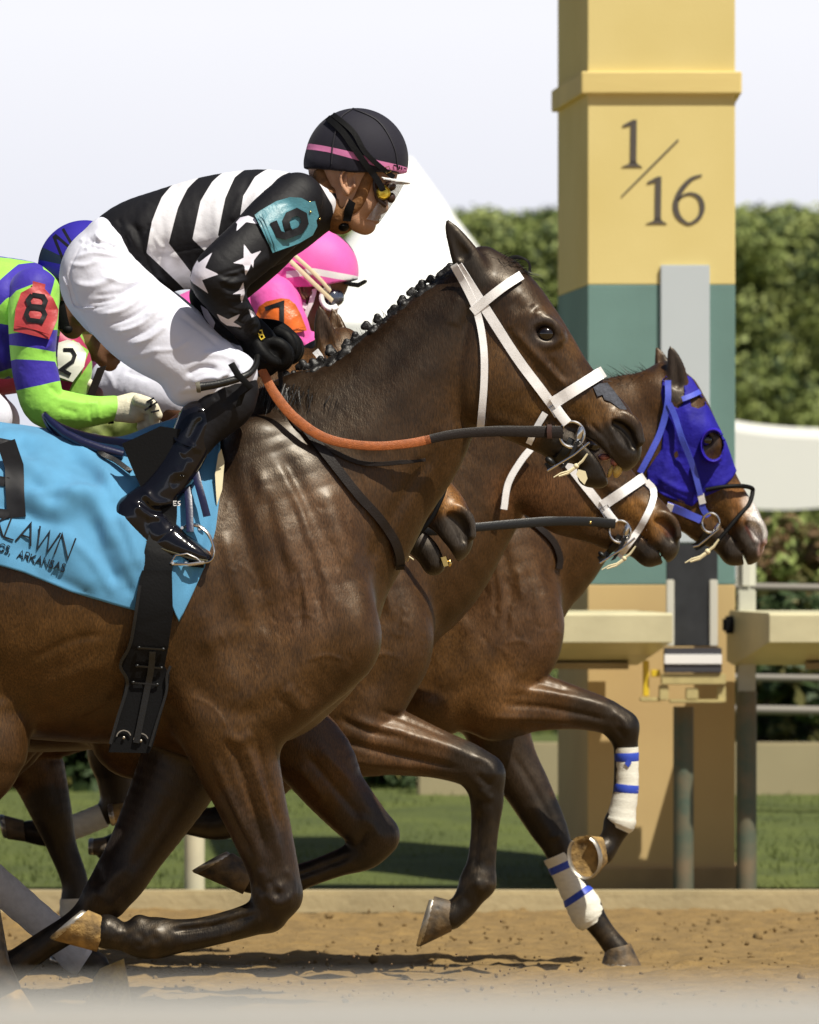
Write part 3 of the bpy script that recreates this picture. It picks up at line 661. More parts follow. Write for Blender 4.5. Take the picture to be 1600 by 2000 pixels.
    pat = [([(-500, 830), (100, 830), (440, 850), (560, 760), (700, 670), (850, 560), (930, 530)], 40, 190, DARK, .85),
           ([(610, 880), (760, 800), (860, 640)], 30, 110, DARK, .6),
           ([(560, 1250), (500, 1330), (440, 1400)], 40, 150, TAN, .35), ([(240, 1250), (60, 1300)], 40, 160, TAN, .55), ([(1180, 800), (1120, 820), (1060, 800)], 15, 45, TAN, .8),
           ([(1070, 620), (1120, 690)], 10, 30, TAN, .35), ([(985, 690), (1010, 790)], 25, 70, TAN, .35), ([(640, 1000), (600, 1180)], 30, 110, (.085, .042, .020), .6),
           ([(1240, 900), (1215, 870), (1165, 935), (1120, 880)], 36, 64, (.016, .013, .012), 1.), ([(1120, 850), (1180, 865)], 10, 30, (.016, .013, .012), .8), ([(1160, 940), (1120, 890), (1080, 880)], 22, 40, BLACK, .8),
           ([(1062, 650)], 24, 42, (.03, .022, .02), .9), ([(1206, 830), (1228, 850), (1236, 870)], 8, 18, (.002, .0015, .0015), 1.),
           ([(545, 1760), (470, 1800), (300, 1830), (180, 1810)], 50, 72, BLACK, 1., -1), ([(545, 1740), (515, 1640)], 30, 66, (.012, .008, .007), .85, -1), ([(488, 1640), (450, 1560)], 14, 34, (.03, .018, .013), .8),
           ([(240, 1700), (0, 1910), (-90, 1940)], 60, 100, BLACK, 1., 1), ([(240, 1720), (330, 1560), (380, 1470)], 70, 110, (.010, .006, .005), .95, 1),
           ([(-80, 1600), (-30, 1760), (20, 1930)], 60, 90, BLACK, 1.), ([(-300, 1600), (-300, 1760), (-260, 1910)], 60, 90, BLACK, 1.),
           ([(885, 445), (897, 480), (915, 520), (935, 548)], 12, 26, (.009, .007, .006), .9), ([(208, 1655), (228, 1628)], 5, 11, (.10, .085, .075), .9, 1),
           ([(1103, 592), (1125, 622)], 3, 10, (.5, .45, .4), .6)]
    col = coat_colors(S, V, BAY, pat)
    base = W(350, 1990, YA); base.z = 0; base = base[:]
    t = thing("race_horse", "dark bay racehorse in front with braided mane, white bridle and blue saddle cloth", "horse", base, "racehorses galloping along the track")
    body = mesh_obj("body", V, F, M['coat'], t, base, attrs={'coat': col})
    eyes(S, t, base, 1065, 654, -.0800, .0212)
    hoof(t, base, YA, ((192, 1856), (218, 1788)), ((107, 1833), (180, 1771)), -.10, .040, .052, label="mud-caked hoof of the folded near foreleg")
    for e in t.children:
        pass
    hoof(t, base, YA, ((-70, 1915), (-92, 1962)), ((-130, 1975), (-120, 1935)), .12, .040, .052)
    hoof(t, base, YA, ((45, 1925), (-5, 1950)), ((85, 1985), (10, 1987)), -.13, .040, .052)
    hoof(t, base, YA, ((-230, 1905), (-285, 1930)), ((-190, 1980), (-275, 1985)), .13, .040, .052)
    # lips, tongue and teeth
    mb = MB(); mb.ball(S.P((1202, 902, -.006)), (.014, .030, .013), 8); mb.ball(S.P((1180, 893, 0)), (.016, .026, .010), 8); mb.build("gum", M['gum'], t, base)
    mb = MB()
    for i, yy in enumerate((-.024, -.010, .005, .018)):
        mb.ball(S.P((1206 + i * .6, 918 + i * .8, yy)), (.010, .008, .019), 8, R=Matrix.Rotation(math.radians(28), 3, 'Y'))
        mb.ball(S.P((1192, 921, yy * .9)), (.006, .007, .017), 8, R=Matrix.Rotation(math.radians(20), 3, 'Y'))
    mb.build("teeth", M['teeth'], t, base)
    # inner nostril
    # braided mane: hair along the crest and a double row of knots
    crest = [(560, 752), (600, 728), (650, 700), (700, 666), (750, 628), (800, 588), (845, 556), (885, 530)]
    c3 = [S.P((x, y + 12, -.004)) for x, y in crest]
    mane = MB(); r = np.random.default_rng(3)
    P = smooth(crest, 8)
    kn = []
    for i in range(17):
        u = i / 16; k = u * (len(P) - 1); x = np.interp(k, range(len(P)), P[:, 0]); y = np.interp(k, range(len(P)), P[:, 1])
        kn.append((x, y))
    base_chain = Sculpt(YA, .0042)
    base_chain.chain([(x, y + 8, 0, 12, 1.4) for x, y in crest], k=.01)
    for i, (x, y) in enumerate(kn):
        for row, (ox, oy, yy) in enumerate(((-8, -8, .008), (6, 4, -.020))):
            x1, y1 = x + ox + r.normal(0, 4), y + oy + r.normal(0, 3.2); kz = r.uniform(1.0, 1.35)
            for q in range(3):
                a = q * 2.1 + r.random(); base_chain.ell((x1 + 4.5 * kz * math.cos(a), y1 + 4.5 * kz * math.sin(a), yy + r.normal(0, .002)), (6.5 * kz, 7 * kz, 6.2 * kz), 0, k=.002)
    Vb, Fb, Nb = base_chain.mesh(post=1)
    mane_o = mesh_obj("mane", Vb, Fb, M['black_hair'], t, base)
    hair_tufts(c3, 900, .030, (-.35, -.2, .9), .010, mane_o, base, "loose_hair", .0011, .45, 5)
    w3 = [S.P(p) for p in ((520, 770, -.03), (560, 765, -.04), (600, 775, -.045), (640, 790, -.055))]
    hair_tufts(w3, 1500, .06, (-.25, -.25, -.85), .020, mane_o, base, "long_hair", .0012, .16, 6, grav=.4)
    fl = [S.P(p) for p in ((940, 505, 0), (970, 512, -.012), (1005, 535, -.010))]
    f = hair_tufts(fl, 900, .050, (.85, -.35, -.25), .010, t, base, "forelock", .0015, .25, 7)
    mb = MB()
    for k in range(6):
        o = r.normal(0, .0015, 3); mb.tube([np.array(S.P(q)) + o for q in smooth([(985, 505 + k, 0), (1012, 500 + k, -.004), (1032, 512, -.004), (1034, 530, 0), (1022, 543, 0)], 6)], .0014, 5)
    mb.build("loose_lock", M['black_hair'], f, base)
    # tail
    tl = [S.P(p) for p in ((-640, 930, 0), (-700, 960, 0))]
    hair_tufts(tl, 900, .75, (-.75, 0, -.5), .02, t, base, "tail", .003, .12, 8, grav=.5)
    return t, body, V, F, base
horseA, bodyA, VA, FA, baseA = build_A()
bvhA_head = bvh_of(VA, FA, (W(860, 0).x, W(1300, 0).x))
bvhA = bvh_of(VA, FA, (W(-520, 0).x, W(900, 0).x))
def gpt(x, y, dy, Y=0.0):
    p = W(x, y, Y); return (p.x, Y + dy, p.z)
# ------------------------------------------------------------------ silks with crisp pattern edges
def poly_sd(x, y, polys):
    """signed distance (px), positive inside the union of polygons"""
    out = np.full(len(x), -1e9)
    for P in polys:
        P = np.array(P, float); Q = np.vstack([P, P[:1]]); d = np.sqrt(seg_d2(x, y, Q)[0]); ins = np.zeros(len(x), bool)
        for i in range(len(P)):
            (x0, y0), (x1, y1) = Q[i], Q[i + 1]
            if y0 == y1: continue
            c = ((y0 > y) != (y1 > y)) & (x < (x1 - x0) * (y - y0) / (y1 - y0) + x0); ins ^= c
        out = np.maximum(out, np.where(ins, d, -d))
    return out
def tone_mat(name, cols, rough=.45, bump=.002, bscale=30, sheen=.15, noise=.2, bdet=3, spec=.3):
    """base colour cols[0]; where attribute sd1 > 0 cols[1]; where sd2 > 0 cols[2] ..."""
    m = mat(name, cols[0], rough, bump=bump, bscale=bscale, sheen=sheen, bdet=bdet, spec=spec); t = m.node_tree; N, L = t.nodes, t.links; b = N["Principled BSDF"]
    prev = None
    for i, c in enumerate(cols[1:], 1):
        at = N.new("ShaderNodeAttribute"); at.attribute_name = "sd%d" % i
        mr_ = N.new("ShaderNodeMapRange"); mr_.inputs[1].default_value = -.35; mr_.inputs[2].default_value = .35; L.new(at.outputs["Fac"], mr_.inputs[0])
        mx = N.new("ShaderNodeMix"); mx.data_type = 'RGBA'; mx.inputs[6].default_value = (*cols[0], 1); mx.inputs[7].default_value = (*c, 1); L.new(mr_.outputs[0], mx.inputs[0])
        if prev is not None: L.new(prev, mx.inputs[6])
        prev = mx.outputs[2]
    tc = N.new("ShaderNodeTexCoord"); nz = N.new("ShaderNodeTexNoise"); nz.inputs["Scale"].default_value = 12; nz.inputs["Detail"].default_value = 6; L.new(tc.outputs["Object"], nz.inputs[0])
    r2 = N.new("ShaderNodeMapRange"); r2.inputs[1].default_value = .3; r2.inputs[2].default_value = .7; r2.inputs[3].default_value = 1 - noise; r2.inputs[4].default_value = 1.0; L.new(nz.outputs[0], r2.inputs[0])
    vm = N.new("ShaderNodeVectorMath"); vm.operation = 'SCALE'; L.new(prev, vm.inputs[0]); L.new(r2.outputs[0], vm.inputs["Scale"]); L.new(vm.outputs[0], b.inputs["Base Color"])
    return m
def zz(pts, sc_, ox, oy): return [(ox + a * sc_, oy + b * sc_) for a, b in pts]
Z1 = lambda p: zz(p, .4375, 150, 180)
Z5 = lambda p: zz(p, .1625, 360, 430)
ZH = lambda p: zz(p, .1625, 560, 200)
def plane_clip(*lines):
    """keep the side to the left of each directed picture line (x0,y0)->(x1,y1) (left = seen walking, y down)"""
    def f(G, ax, s):
        k = SC(s.Y); X = (ax[0] / k + 800)[:, None, None]; Z = (HORZ - (ax[2] - HCAM) / k)[None, None, :]
        for (x0, y0), (x1, y1) in lines:
            L = math.hypot(x1 - x0, y1 - y0); d = -((x1 - x0) * (Z - y0) - (y1 - y0) * (X - x0)) / L * k
            G = np.maximum(G, d.astype(np.float32))
        return G
    return f
def open_clip(V, F, keepf):
    """drop faces whose centre fails keepf -> garment openings"""
    c = V[F].mean(1); m = keepf(c); F = F[m]; u, inv = np.unique(F, return_inverse=True); return V[u], inv.reshape(F.shape), u
def finger_hand(S, wrist, palm, tips, thumb, r=9.0, k=.006):
    """palm chain and separate curled fingers; tips = list of chains"""
    S.chain([wrist, palm[0], palm[1]], k=.012)
    for f in tips: S.chain(f, k=k, n=4)
    S.chain(thumb, k=k, n=4)

# ================================================================== lead jockey (number 9)
BASEJ = W(380, 900, 0)[:]
JC = {}
JC['torso'] = [(200, 505, 0, 62, 1.35), (262, 478, 0, 84, 1.25), (330, 468, 0, 99, 1.25), (420, 450, 0, 107, 1.25), (505, 428, 0, 97, 1.45), (565, 415, 0, 76, 1.8), (608, 402, 0, 52, 1.5)]
JC['uarm'] = [(580, 398, -.18, 50, .95), (545, 440, -.22, 60, .9), (500, 487, -.265, 57, .9), (448, 535, -.305, 54, .9), (432, 556, -.31, 50, .9)]
JC['farm'] = [(432, 556, -.31, 50, .9), (446, 592, -.285, 40, .9), (467, 622, -.225, 33, .9), (487, 648, -.15, 27, .9)]
JC['uarmf'] = [(575, 410, .175, 48, .95), (520, 470, .20, 55, .9), (440, 545, .21, 50, .9), (415, 570, .21, 46, .9)]
JC['farmf'] = [(415, 570, .21, 46, .9), (430, 605, .18, 40, .9), (470, 640, .12, 32, .9), (520, 655, .08, 26, .9)]
JC['seat'] = [(222, 480, 0, 44, 2.2), (205, 515, 0, 76, 1.6), (200, 548, 0, 84, 1.4), (222, 585, 0, 80, 1.2)]
JC['thigh'] = [(205, 545, -.085, 80, .9), (250, 606, -.12, 82, .9), (294, 645, -.15, 84, .82), (340, 678, -.185, 78, .8), (392, 715, -.205, 68, .8), (430, 735, -.21, 58, .85), (455, 738, -.21, 50, .9)]
JC['thighf'] = [(205, 545, .085, 80, .9), (260, 606, .12, 80, .9), (310, 640, .16, 78, .85), (370, 675, .20, 66, .85), (425, 700, .22, 56, .9)]
JC['calf'] = [(462, 752, -.215, 42, .9), (440, 790, -.22, 46, .85), (414, 828, -.225, 40, .85), (360, 905, -.235, 30, .9), (318, 965, -.24, 26, .9), (292, 1000, -.245, 30, .9)]
JC['calff'] = [(430, 715, .22, 46, .9), (405, 790, .25, 44, .85), (370, 850, .27, 40, .9), (315, 960, .28, 32, .9)]
JC['foot'] = [(262, 1022, -.245, 36, .85), (300, 1036, -.25, 34, .9), (350, 1062, -.262, 24, 1.3), (392, 1080, -.27, 17, 1.5), (408, 1086, -.272, 12, 1.5)]
def head_skin(S, T, mouth=True, lat=1.0):
    """human head in profile facing right; T maps lead-jockey pixels into this picture"""
    def t(p): x, y = T(p[0], p[1]); return (x, y) + tuple(p[2:])
    s = T.s
    S.ell(t((690, 325, 0)), (88 * s, 58 * s * lat, 86 * s), 0, k=.02)
    S.ell(t((706, 388, 0)), (44 * s, 47 * s * lat, 56 * s), -30, k=.025)
    S.chain([t((668, 395, -.040)) + (20 * s,), t((694, 432, -.030)) + (17 * s,), t((712, 440, 0)) + (15 * s,)], k=.02, mirror=True)
    S.ell(t((719, 441, 0)), (13 * s, 17 * s, 12 * s), 0, k=.014)
    S.chain([t((748, 378, 0)) + (10 * s,), t((750, 396, 0)) + (8 * s,), t((750, 407, 0)) + (8.5 * s,), t((743, 412, 0)) + (7 * s,)], k=.01)
    S.ell(t((743, 411, -.012)), (6 * s, 5 * s, 5 * s), 0, k=.005, mirror=True)
    S.ell(t((738, 423, 0)), (6.5 * s, 14 * s, 4.5 * s), -20, k=.006); S.ell(t((735, 432, 0)), (7 * s, 13 * s, 5 * s), -20, k=.006)
    S.chain([t((756, 366, -.022)) + (9 * s,), t((752, 370, -.040)) + (8 * s,)], k=.012, mirror=True)
    S.ell(t((744, 386, -.030)), (10 * s, 12 * s, 9 * s), 0, k=.008, sub=True, mirror=True)
    S.ell(t((744, 386, -.026)), (8 * s, 10 * s, 8 * s), 0, k=.004, mirror=True)
    S.ell(t((722, 402, -.040)), (20 * s, 12 * s, 16 * s), 0, k=.02, mirror=True)
    # ear
    S.ell(t((681, 358, -.073)), (15 * s, 8 * s, 24 * s), -8, k=.005, mirror=True)
    S.ell(t((685, 355, -.084)), (8.5 * s, 7 * s, 15 * s), -8, k=.003, sub=True, mirror=True)
    S.chain([t((691, 339, -.082)) + (3. * s,), t((678, 334, -.085)) + (3.2 * s,), t((667, 346, -.087)) + (3.4 * s,), t((668, 364, -.086)) + (3.4 * s,), t((679, 381, -.082)) + (4.5 * s,)], k=.003, mirror=True); S.chain([t((676, 350, -.083)) + (2.4 * s,), t((678, 364, -.083)) + (2.6 * s,)], k=.003, mirror=True); S.ell(t((693, 366, -.080)), (4 * s, 4 * s, 6 * s), 0, k=.003, mirror=True)
    S.chain([t((636, 402, 0)) + (42 * s,), t((668, 385, 0)) + (46 * s,)], k=.02)
class Tf:
    def __init__(s, a, b, A_, B_):
        """similarity taking picture points a,b to A_,B_"""
        a, b, A_, B_ = [complex(*q) for q in (a, b, A_, B_)]; s.m = (B_ - A_) / (b - a); s.c = A_ - s.m * a; s.s = abs(s.m)
    def __call__(s, x, y): z = s.m * complex(x, y) + s.c; return (z.real, z.imag)
    def l(s, pts): return [s(*p[:2]) + tuple(p[2:]) for p in pts]
    def a(s): return math.degrees(math.atan2(-s.m.imag, s.m.real))
ID = Tf((0, 0), (1, 0), (0, 0), (1, 0))
STRIPES = [Z1([(437, 405), (552, 378), (500, 440), (460, 530), (420, 690), (545, 850), (530, 905), (480, 880), (320, 730), (345, 590), (385, 480)]),
           Z1([(672, 340), (780, 322), (710, 390), (670, 490), (638, 655), (720, 720), (690, 760), (640, 780), (525, 672), (560, 500), (610, 410)]),
           Z1([(885, 320), (985, 335), (900, 400), (840, 470), (790, 540), (770, 640), (730, 640), (735, 580), (750, 480), (800, 390)])]
SEAM = None
STARS = [Z5([(380, 470), (295, 655), (460, 733), (258, 800), (335, 960), (150, 830), (110, 780), (150, 640), (200, 555), (218, 590)]),
         Z5([(752, 368), (840, 490), (962, 440), (870, 560), (862, 655), (838, 600), (812, 670), (768, 745), (762, 640), (740, 612), (622, 598), (750, 535)]),
         Z5([(660, 215), (670, 120), (650, 100), (700, 40), (800, 20), (880, 60), (915, 125), (775, 100)]),
         Z5([(615, 965), (690, 920), (745, 820), (760, 950), (722, 1060), (708, 1000), (716, 955)]),
         Z5([(425, 1185), (560, 1250), (700, 1185), (670, 1240), (620, 1280), (730, 1338), (540, 1315), (470, 1265)]),
         Z5([(800, 1120), (860, 1150), (880, 1190), (835, 1220)])]
M['teal_seam'] = mat('teal_seam', (.035, .13, .165), .5)
def build_J9():
    t = thing("person", "jockey in black and white striped silks with starred sleeves and teal 9 armband", "person", BASEJ)
    t["group"] = "jockeys riding the racehorses"
    B = Sculpt(0, .0062)
    for k_ in ('torso', 'seat'): B.chain([(a, b, c, r * .86, w_) for a, b, c, r, w_ in JC[k_]], k=.03)
    for k_ in ('uarm', 'farm', 'uarmf', 'farmf', 'thigh', 'thighf', 'calf', 'calff', 'foot'): B.chain([(a, b, c, r * .80, w_) for a, b, c, r, w_ in JC[k_]], k=.02)
    B.chain([(590, 405, 0, 40, 1.1), (650, 385, 0, 40, 1.0)], k=.02)
    V, F, N = B.mesh()
    # fine head replaces nothing: the head is part of the same sculpt, sampled finer
    H = Sculpt(0, .0026); head_skin(H, ID)
    B2 = Sculpt(0, .0036)
    for k_ in ('torso', 'seat'): B2.chain([(a, b, c, r * .84, w_) for a, b, c, r, w_ in JC[k_]], k=.03)
    for k_ in ('uarm', 'farm', 'uarmf', 'farmf', 'thigh', 'thighf', 'calf', 'calff', 'foot'): B2.chain([(a, b, c, r * .78, w_) for a, b, c, r, w_ in JC[k_]], k=.02)
    head_skin(B2, ID); V, F, N = B2.mesh(post=1)
    mesh_obj("body", V, F, M['skin'], t, BASEJ)
    hb = bvh_of(V, F, (W(560, 0).x, W(820, 0).x))
    # jersey
    J = Sculpt(0, .0040)
    J.chain(JC['torso'], k=.03); J.chain([(600, 405, 0, 50, 1.3), (640, 398, 0, 46, 1.15)], k=.03)
    J.chain([(585, 392, -.12, 46, 1.), (555, 430, -.16, 50, .8)], k=.03, mirror=True)
    J.chain([(230, 500, 0, 50, 1.9), (270, 530, 0, 34, 2.6), (320, 550, 0, 20, 4.)], k=.03)
    st = J.stroke
    r = np.random.default_rng(2)
    st([(240, 440), (270, 480), (300, 540)], 7, 6); st([(262, 440), (285, 490), (310, 545)], 6, -7); st([(280, 470), (300, 500), (330, 560)], 7, 6)
    st([(225, 470), (250, 500), (275, 545)], 6, -5); st([(330, 470), (320, 520), (335, 560)], 7, -4); st([(300, 400), (270, 450)], 9, 4)
    st([(300, 505), (380, 490), (450, 480)], 4, -4); st([(345, 400), (335, 470), (345, 530)], 8, 3.5); st([(400, 390), (390, 470)], 8, -3.5); st([(440, 360), (425, 430), (430, 490)], 7, 4)
    st([(490, 350), (465, 430), (462, 470)], 6, -5); st([(478, 380), (455, 440)], 5, 5); st([(530, 340), (500, 400), (495, 440)], 6, 4); st([(470, 440), (500, 425), (520, 400)], 5, 5)
    st([(365, 520), (400, 540), (440, 545)], 6, 5); st([(300, 560), (340, 545), (380, 560)], 5, -4)
    for i in range(16):
        x, y = r.uniform(220, 330), r.uniform(430, 550); st([(x, y), (x + r.uniform(-10, 18), y + r.uniform(14, 40))], 3.4, r.choice([-3, 3]))
    V, F, N = J.mesh(clip=plane_clip(((236, 560), (186, 428)), ((700, 320), (668, 470))))
    x, y = J.px(V); sd = poly_sd(x, y, STRIPES); sd = np.where((V[:, 1] > .02), poly_sd(x, y, STRIPES), sd)
    seam = poly_sd(x, y, [[(618, 350), (626, 350), (662, 400), (662, 448), (655, 448), (650, 405)]])
    JM = tone_mat("striped_silk", [(.006, .0056, .008), (.80, .79, .84), (.80, .78, .82)], .7, .0030, 26, sheen=.0)
    jo = mesh_obj("jersey", V, F, JM, t, BASEJ, attrs={'sd1': sd, 'sd2': seam})
    # sleeves
    SM = tone_mat("star_sleeve", [(.006, .0056, .008), (.80, .77, .88)], .62, .0014, 50, sheen=0.)
    for nm, ks, near in (("sleeve", ('uarm', 'farm'), True), ("sleeve", ('uarmf', 'farmf'), False)):
        Sx = Sculpt(0, .0034)
        for k_ in ks: Sx.chain(JC[k_], k=.018)
        if near:
            Sx.chain([(585, 392, -.165, 44, .9), (560, 420, -.18, 50, .8)], k=.02)
            for i in range(9):     # gathered cloth in the bend and along the forearm
                y0 = 545 + i * 12; Sx.stroke([(486 + i * 2.4, y0), (460 + i * 3, y0 + 8), (430 + i * 4.2, y0 + 3)], 3.0, 3.6 if i % 2 else -3.2)
            for i in range(5): Sx.stroke([(496 - i * 6, 530 + i * 5), (470 - i * 4, 540 + i * 5), (440, 548 + i * 5)], 3.0, 3.4 if i % 2 else -3.4)
            Sx.stroke([(530, 510), (510, 525), (480, 545)], 5, 4); Sx.stroke([(430, 500), (410, 525), (395, 560)], 8, 2)
            for i in range(6): Sx.stroke([(455 + i * 7, 648 + i * 2), (478 + i * 5, 630 + i * 5), (500 + i * 2, 618 + i * 6)], 2.6, 2.6 if i % 2 else -2.6)
        V, F, N = Sx.mesh(post=1); x, y = Sx.px(V)
        mesh_obj(nm, V, F, SM, jo, BASEJ, attrs={'sd1': poly_sd(x, y, STARS if near else [[(388, 590), (402, 600), (418, 626), (414, 640), (396, 615)]])})
        if near: sb = bvh_of(V, F)
    # breeches
    R = Sculpt(0, .0040)
    R.chain(JC['seat'], k=.04); R.chain(JC['thigh'], k=.03); R.chain(JC['thighf'], k=.03)
    R.chain([(205, 450, 0, 26, 3.2), (215, 480, 0, 44, 2.3)], k=.03)
    R.chain([(440, 730, -.21, 52, .85), (470, 735, -.212, 30, 1.2)], k=.02); R.chain([(365, 765, -.20, 34, .9), (430, 745, -.21, 40, .9)], k=.03)
    st = R.stroke
    for P, sg, am in (([(150, 560), (190, 565), (240, 545)], 6, 4), ([(180, 600), (230, 590), (270, 565), (300, 550)], 5, -4), ([(200, 622), (250, 612), (290, 580), (310, 565)], 4.5, 4),
                      ([(215, 640), (260, 628), (305, 600), (325, 583)], 4, -4), ([(230, 655), (275, 645), (320, 612)], 4, 4), ([(250, 668), (290, 655), (330, 625)], 4, -3.5), ([(262, 680), (300, 668), (335, 640)], 4, 3.5),
                      ([(135, 600), (150, 640), (175, 655)], 6, -2), ([(160, 490), (140, 540), (160, 605), (195, 607), (230, 600)], 2.2, -2.6),
                      ([(150, 510), (190, 500), (250, 510)], 4, 2.5), ([(165, 480), (200, 480), (240, 490)], 4, -3), ([(190, 460), (210, 490)], 4, 3),
                      ([(370, 740), (400, 725), (430, 728)], 5, -5), ([(380, 755), (410, 745), (440, 748)], 5, 4), ([(350, 770), (390, 765), (430, 772)], 5, 3), ([(400, 700), (440, 700), (470, 715)], 6, 4),
                      ([(430, 760), (460, 735), (480, 720)], 4, -3.5), ([(170, 640), (190, 660), (185, 690)], 5, 2), ([(345, 600), (400, 650), (440, 675)], 4, 2.2), ([(300, 700), (350, 735), (380, 760)], 14, 3)):
        st(P, sg * .85, am * 1.5)
    for P, am in (([(205, 545), (250, 560), (300, 548)], 4), ([(188, 585), (240, 578), (290, 556)], -4), ([(300, 690), (345, 690), (380, 670)], 2.5), ([(140, 520), (170, 525), (200, 515)], 3), ([(420, 745), (450, 740), (476, 745)], 4), ([(395, 770), (425, 765), (450, 755)], -4), ([(455, 705), (470, 720), (482, 742)], 4), ([(350, 620), (400, 655), (436, 690)], -2.5), ([(290, 625), (318, 612), (334, 600)], 4), ([(235, 700), (280, 700), (320, 690)], 3)):
        st(P, 3.4, am)
    for i in range(12): st([(160 + i * 6, 470 + (i % 3) * 9), (168 + i * 6, 478 + (i % 3) * 9)], 2.6, (-1) ** i * 3)
    V, F, N = R.mesh(post=1, clip=plane_clip(((700, 770), (372, 812)), ((330, 812), (330, 700))) if False else None)
    V, F, u = open_clip(V, F, lambda c: ((c[:, 2] > W(0, 800, 0).z)))
    bo = mesh_obj("breeches", V, F, M['white_cloth'], t, BASEJ)
    mb = MB(); brb = bvh_of(V, F)
    for P in ([(128, 545), (138, 570), (150, 604), (190, 607)],):
        strap(mb, brb, P, 2.2, 0, off=.001, th=.002, n=5)
    mb.build("seam_piping", M['white_cloth'], bo, BASEJ)
    # black under-layer over the knee and calf
    K = Sculpt(0, .006); K.chain(JC['calff'], k=.02); V, F, N = K.mesh(post=1); mesh_obj("knee_legging", V, F, M['black_cloth'], t, BASEJ)
    K = Sculpt(0, .0045); K.chain(JC['calf'], k=.02); K.chain([(484, 772, -.215, 24, 1.), (462, 800, -.22, 36, .9), (434, 832, -.225, 26, .9)], k=.02)
    K.stroke([(470, 775), (455, 810), (440, 850)], 4, 3); K.stroke([(455, 770), (440, 800)], 4, -3); K.stroke([(425, 785), (400, 800)], 4, 3)
    V, F, N = K.mesh(post=1); kn = mesh_obj("knee_legging", V, F, M['black_cloth'], t, BASEJ)
    # boots
    for sg in (-1, 1):
        Bt = Sculpt(0, .0040)
        if sg < 0:
            Bt.chain([(393, 828, -.225, 41, .88), (372, 880, -.232, 40, .88), (345, 930, -.238, 39, .88), (308, 975, -.243, 38, .88), (272, 1008, -.246, 42, .85)], k=.02); Bt.chain([(262, 1018, -.246, 38, .85), (302, 1040, -.25, 42, .75), (352, 1067, -.262, 30, 1.0), (392, 1085, -.27, 18, 1.5), (410, 1092, -.272, 10, 1.8)], k=.015)
            Bt.ell((256, 1022, -.246), (32, 26, 32), 0, k=.02)
            for P, sg_, am in (([(290, 960), (310, 985), (350, 985)], 5, 6), ([(280, 975), (305, 1000), (340, 1000)], 5, -6), ([(270, 990), (300, 1012), (335, 1015)], 5, 6), ([(345, 930), (365, 925), (378, 900)], 6, 5),
                               ([(340, 950), (355, 945), (362, 930)], 6, -5), ([(360, 895), (385, 870)], 8, 4), ([(265, 985), (310, 1010), (330, 1035)], 3, 3), ([(292, 1005), (297, 1040), (300, 1065)], 2, -3), ([(330, 1000), (345, 1025), (335, 1045), (300, 1068)], 2, -3),
                               ([(385, 815), (350, 880)], 4, 3), ([(400, 820), (365, 885)], 4, -3.5), ([(410, 825), (375, 895)], 4, 3)):
                Bt.stroke(P, sg_, am)
        else:
            Bt.chain([(400, 800, .26, 40, .9), (360, 860, .28, 40, .9), (320, 950, .29, 36, .9), (290, 990, .295, 38, .9)], k=.02)
            Bt.chain([(265, 1005, .295, 34, .9), (310, 1022, .30, 32, 1.), (360, 1050, .305, 22, 1.3), (395, 1070, .31, 14, 1.5)], k=.02)
        V, F, N = Bt.mesh(post=1); b = mesh_obj("boot", V, F, M['patent'], t, BASEJ)
        if sg < 0:
            bb = bvh_of(V, F); mb = MB()
            strap(mb, bb, [(232, 1034), (265, 1046), (320, 1074), (380, 1092), (412, 1098)], 3, 0, off=.001, th=.003); mb.build("welt", mat("welt_tan", (.10, .09, .05), .5), b, BASEJ)
            mb = MB(); strap(mb, bb, [(335, 852), (365, 872), (402, 882)], 3, 0, off=.002, th=.003); mb.build("cuff_seam", M['patent'], b, BASEJ)
            mb = MB()
            P = [W(x, y, 0) for x, y in ((228, 1048), (262, 1066), (300, 1084), (350, 1100), (404, 1106))]
            mb.ribbon([(p.x, -.25, p.z) for p in P], [(0, .035, 0)] * 5, .014); mb.build("sole", M['rubber_black'], b, BASEJ)
    # helmet
    Hc = Sculpt(0, .0036); Hc.ell((697, 312, 0), (101, 78, 101), 0, k=.01); Hc.chain([(625, 322, 0, 28, 2.1), (650, 326, 0, 24, 2.6)], k=.02)
    V, F, N = Hc.mesh(clip=plane_clip(((797, 354), (690, 341)), ((690, 341), (590, 344))))
    x, y = Hc.px(V); sd = poly_sd(x, y, [[(585, 277), (600, 281), (640, 290), (690, 302), (740, 318), (805, 330), (805, 343), (740, 331), (690, 315), (640, 301), (585, 290)]])
    HM = tone_mat("helmet_cover", [(.011, .010, .020), (.66, .20, .42)], .7, .0007, 800, sheen=.06, noise=.15)
    he = mesh_obj("helmet", V, F, HM, t, BASEJ, attrs={'sd1': sd}); hbv = bvh_of(V, F); mb = MB()
    strap(mb, hbv, [(640, 232), (670, 262), (696, 300), (718, 330), (735, 352), (748, 373)], 12, 0, off=.004, th=.003)
    strap(mb, hbv, [(650, 226), (690, 262), (712, 300), (738, 326), (770, 350)], 10, 0, off=.004, th=.003)
    g = MB(); strap(g, hb, [(735, 350), (742, 362), (749, 376)], 11, 0, off=.02, th=.003)
    for P, w_ in (([(690, 213), (665, 235), (652, 280), (648, 325)], 2.0), ([(690, 213), (740, 240), (770, 290), (778, 335)], 2.0)): strap(g, hbv, P, w_, 0, off=.001, th=.002)
    g.build("cover_seam", M['navy_cloth'], he, BASEJ)
    for P in stroke_poly([(769, 326), (778, 329)], 3) + stroke_poly([(781, 333), (781, 327)], 2) + stroke_poly([(785, 328), (785, 334)], 2) + stroke_poly([(789, 331), (794, 332)], 2): decal(mb, hbv, P, 0, off=.003, th=.002)
    mb.build("goggle_strap", M['rubber_black'], he, BASEJ)
    mb = MB()
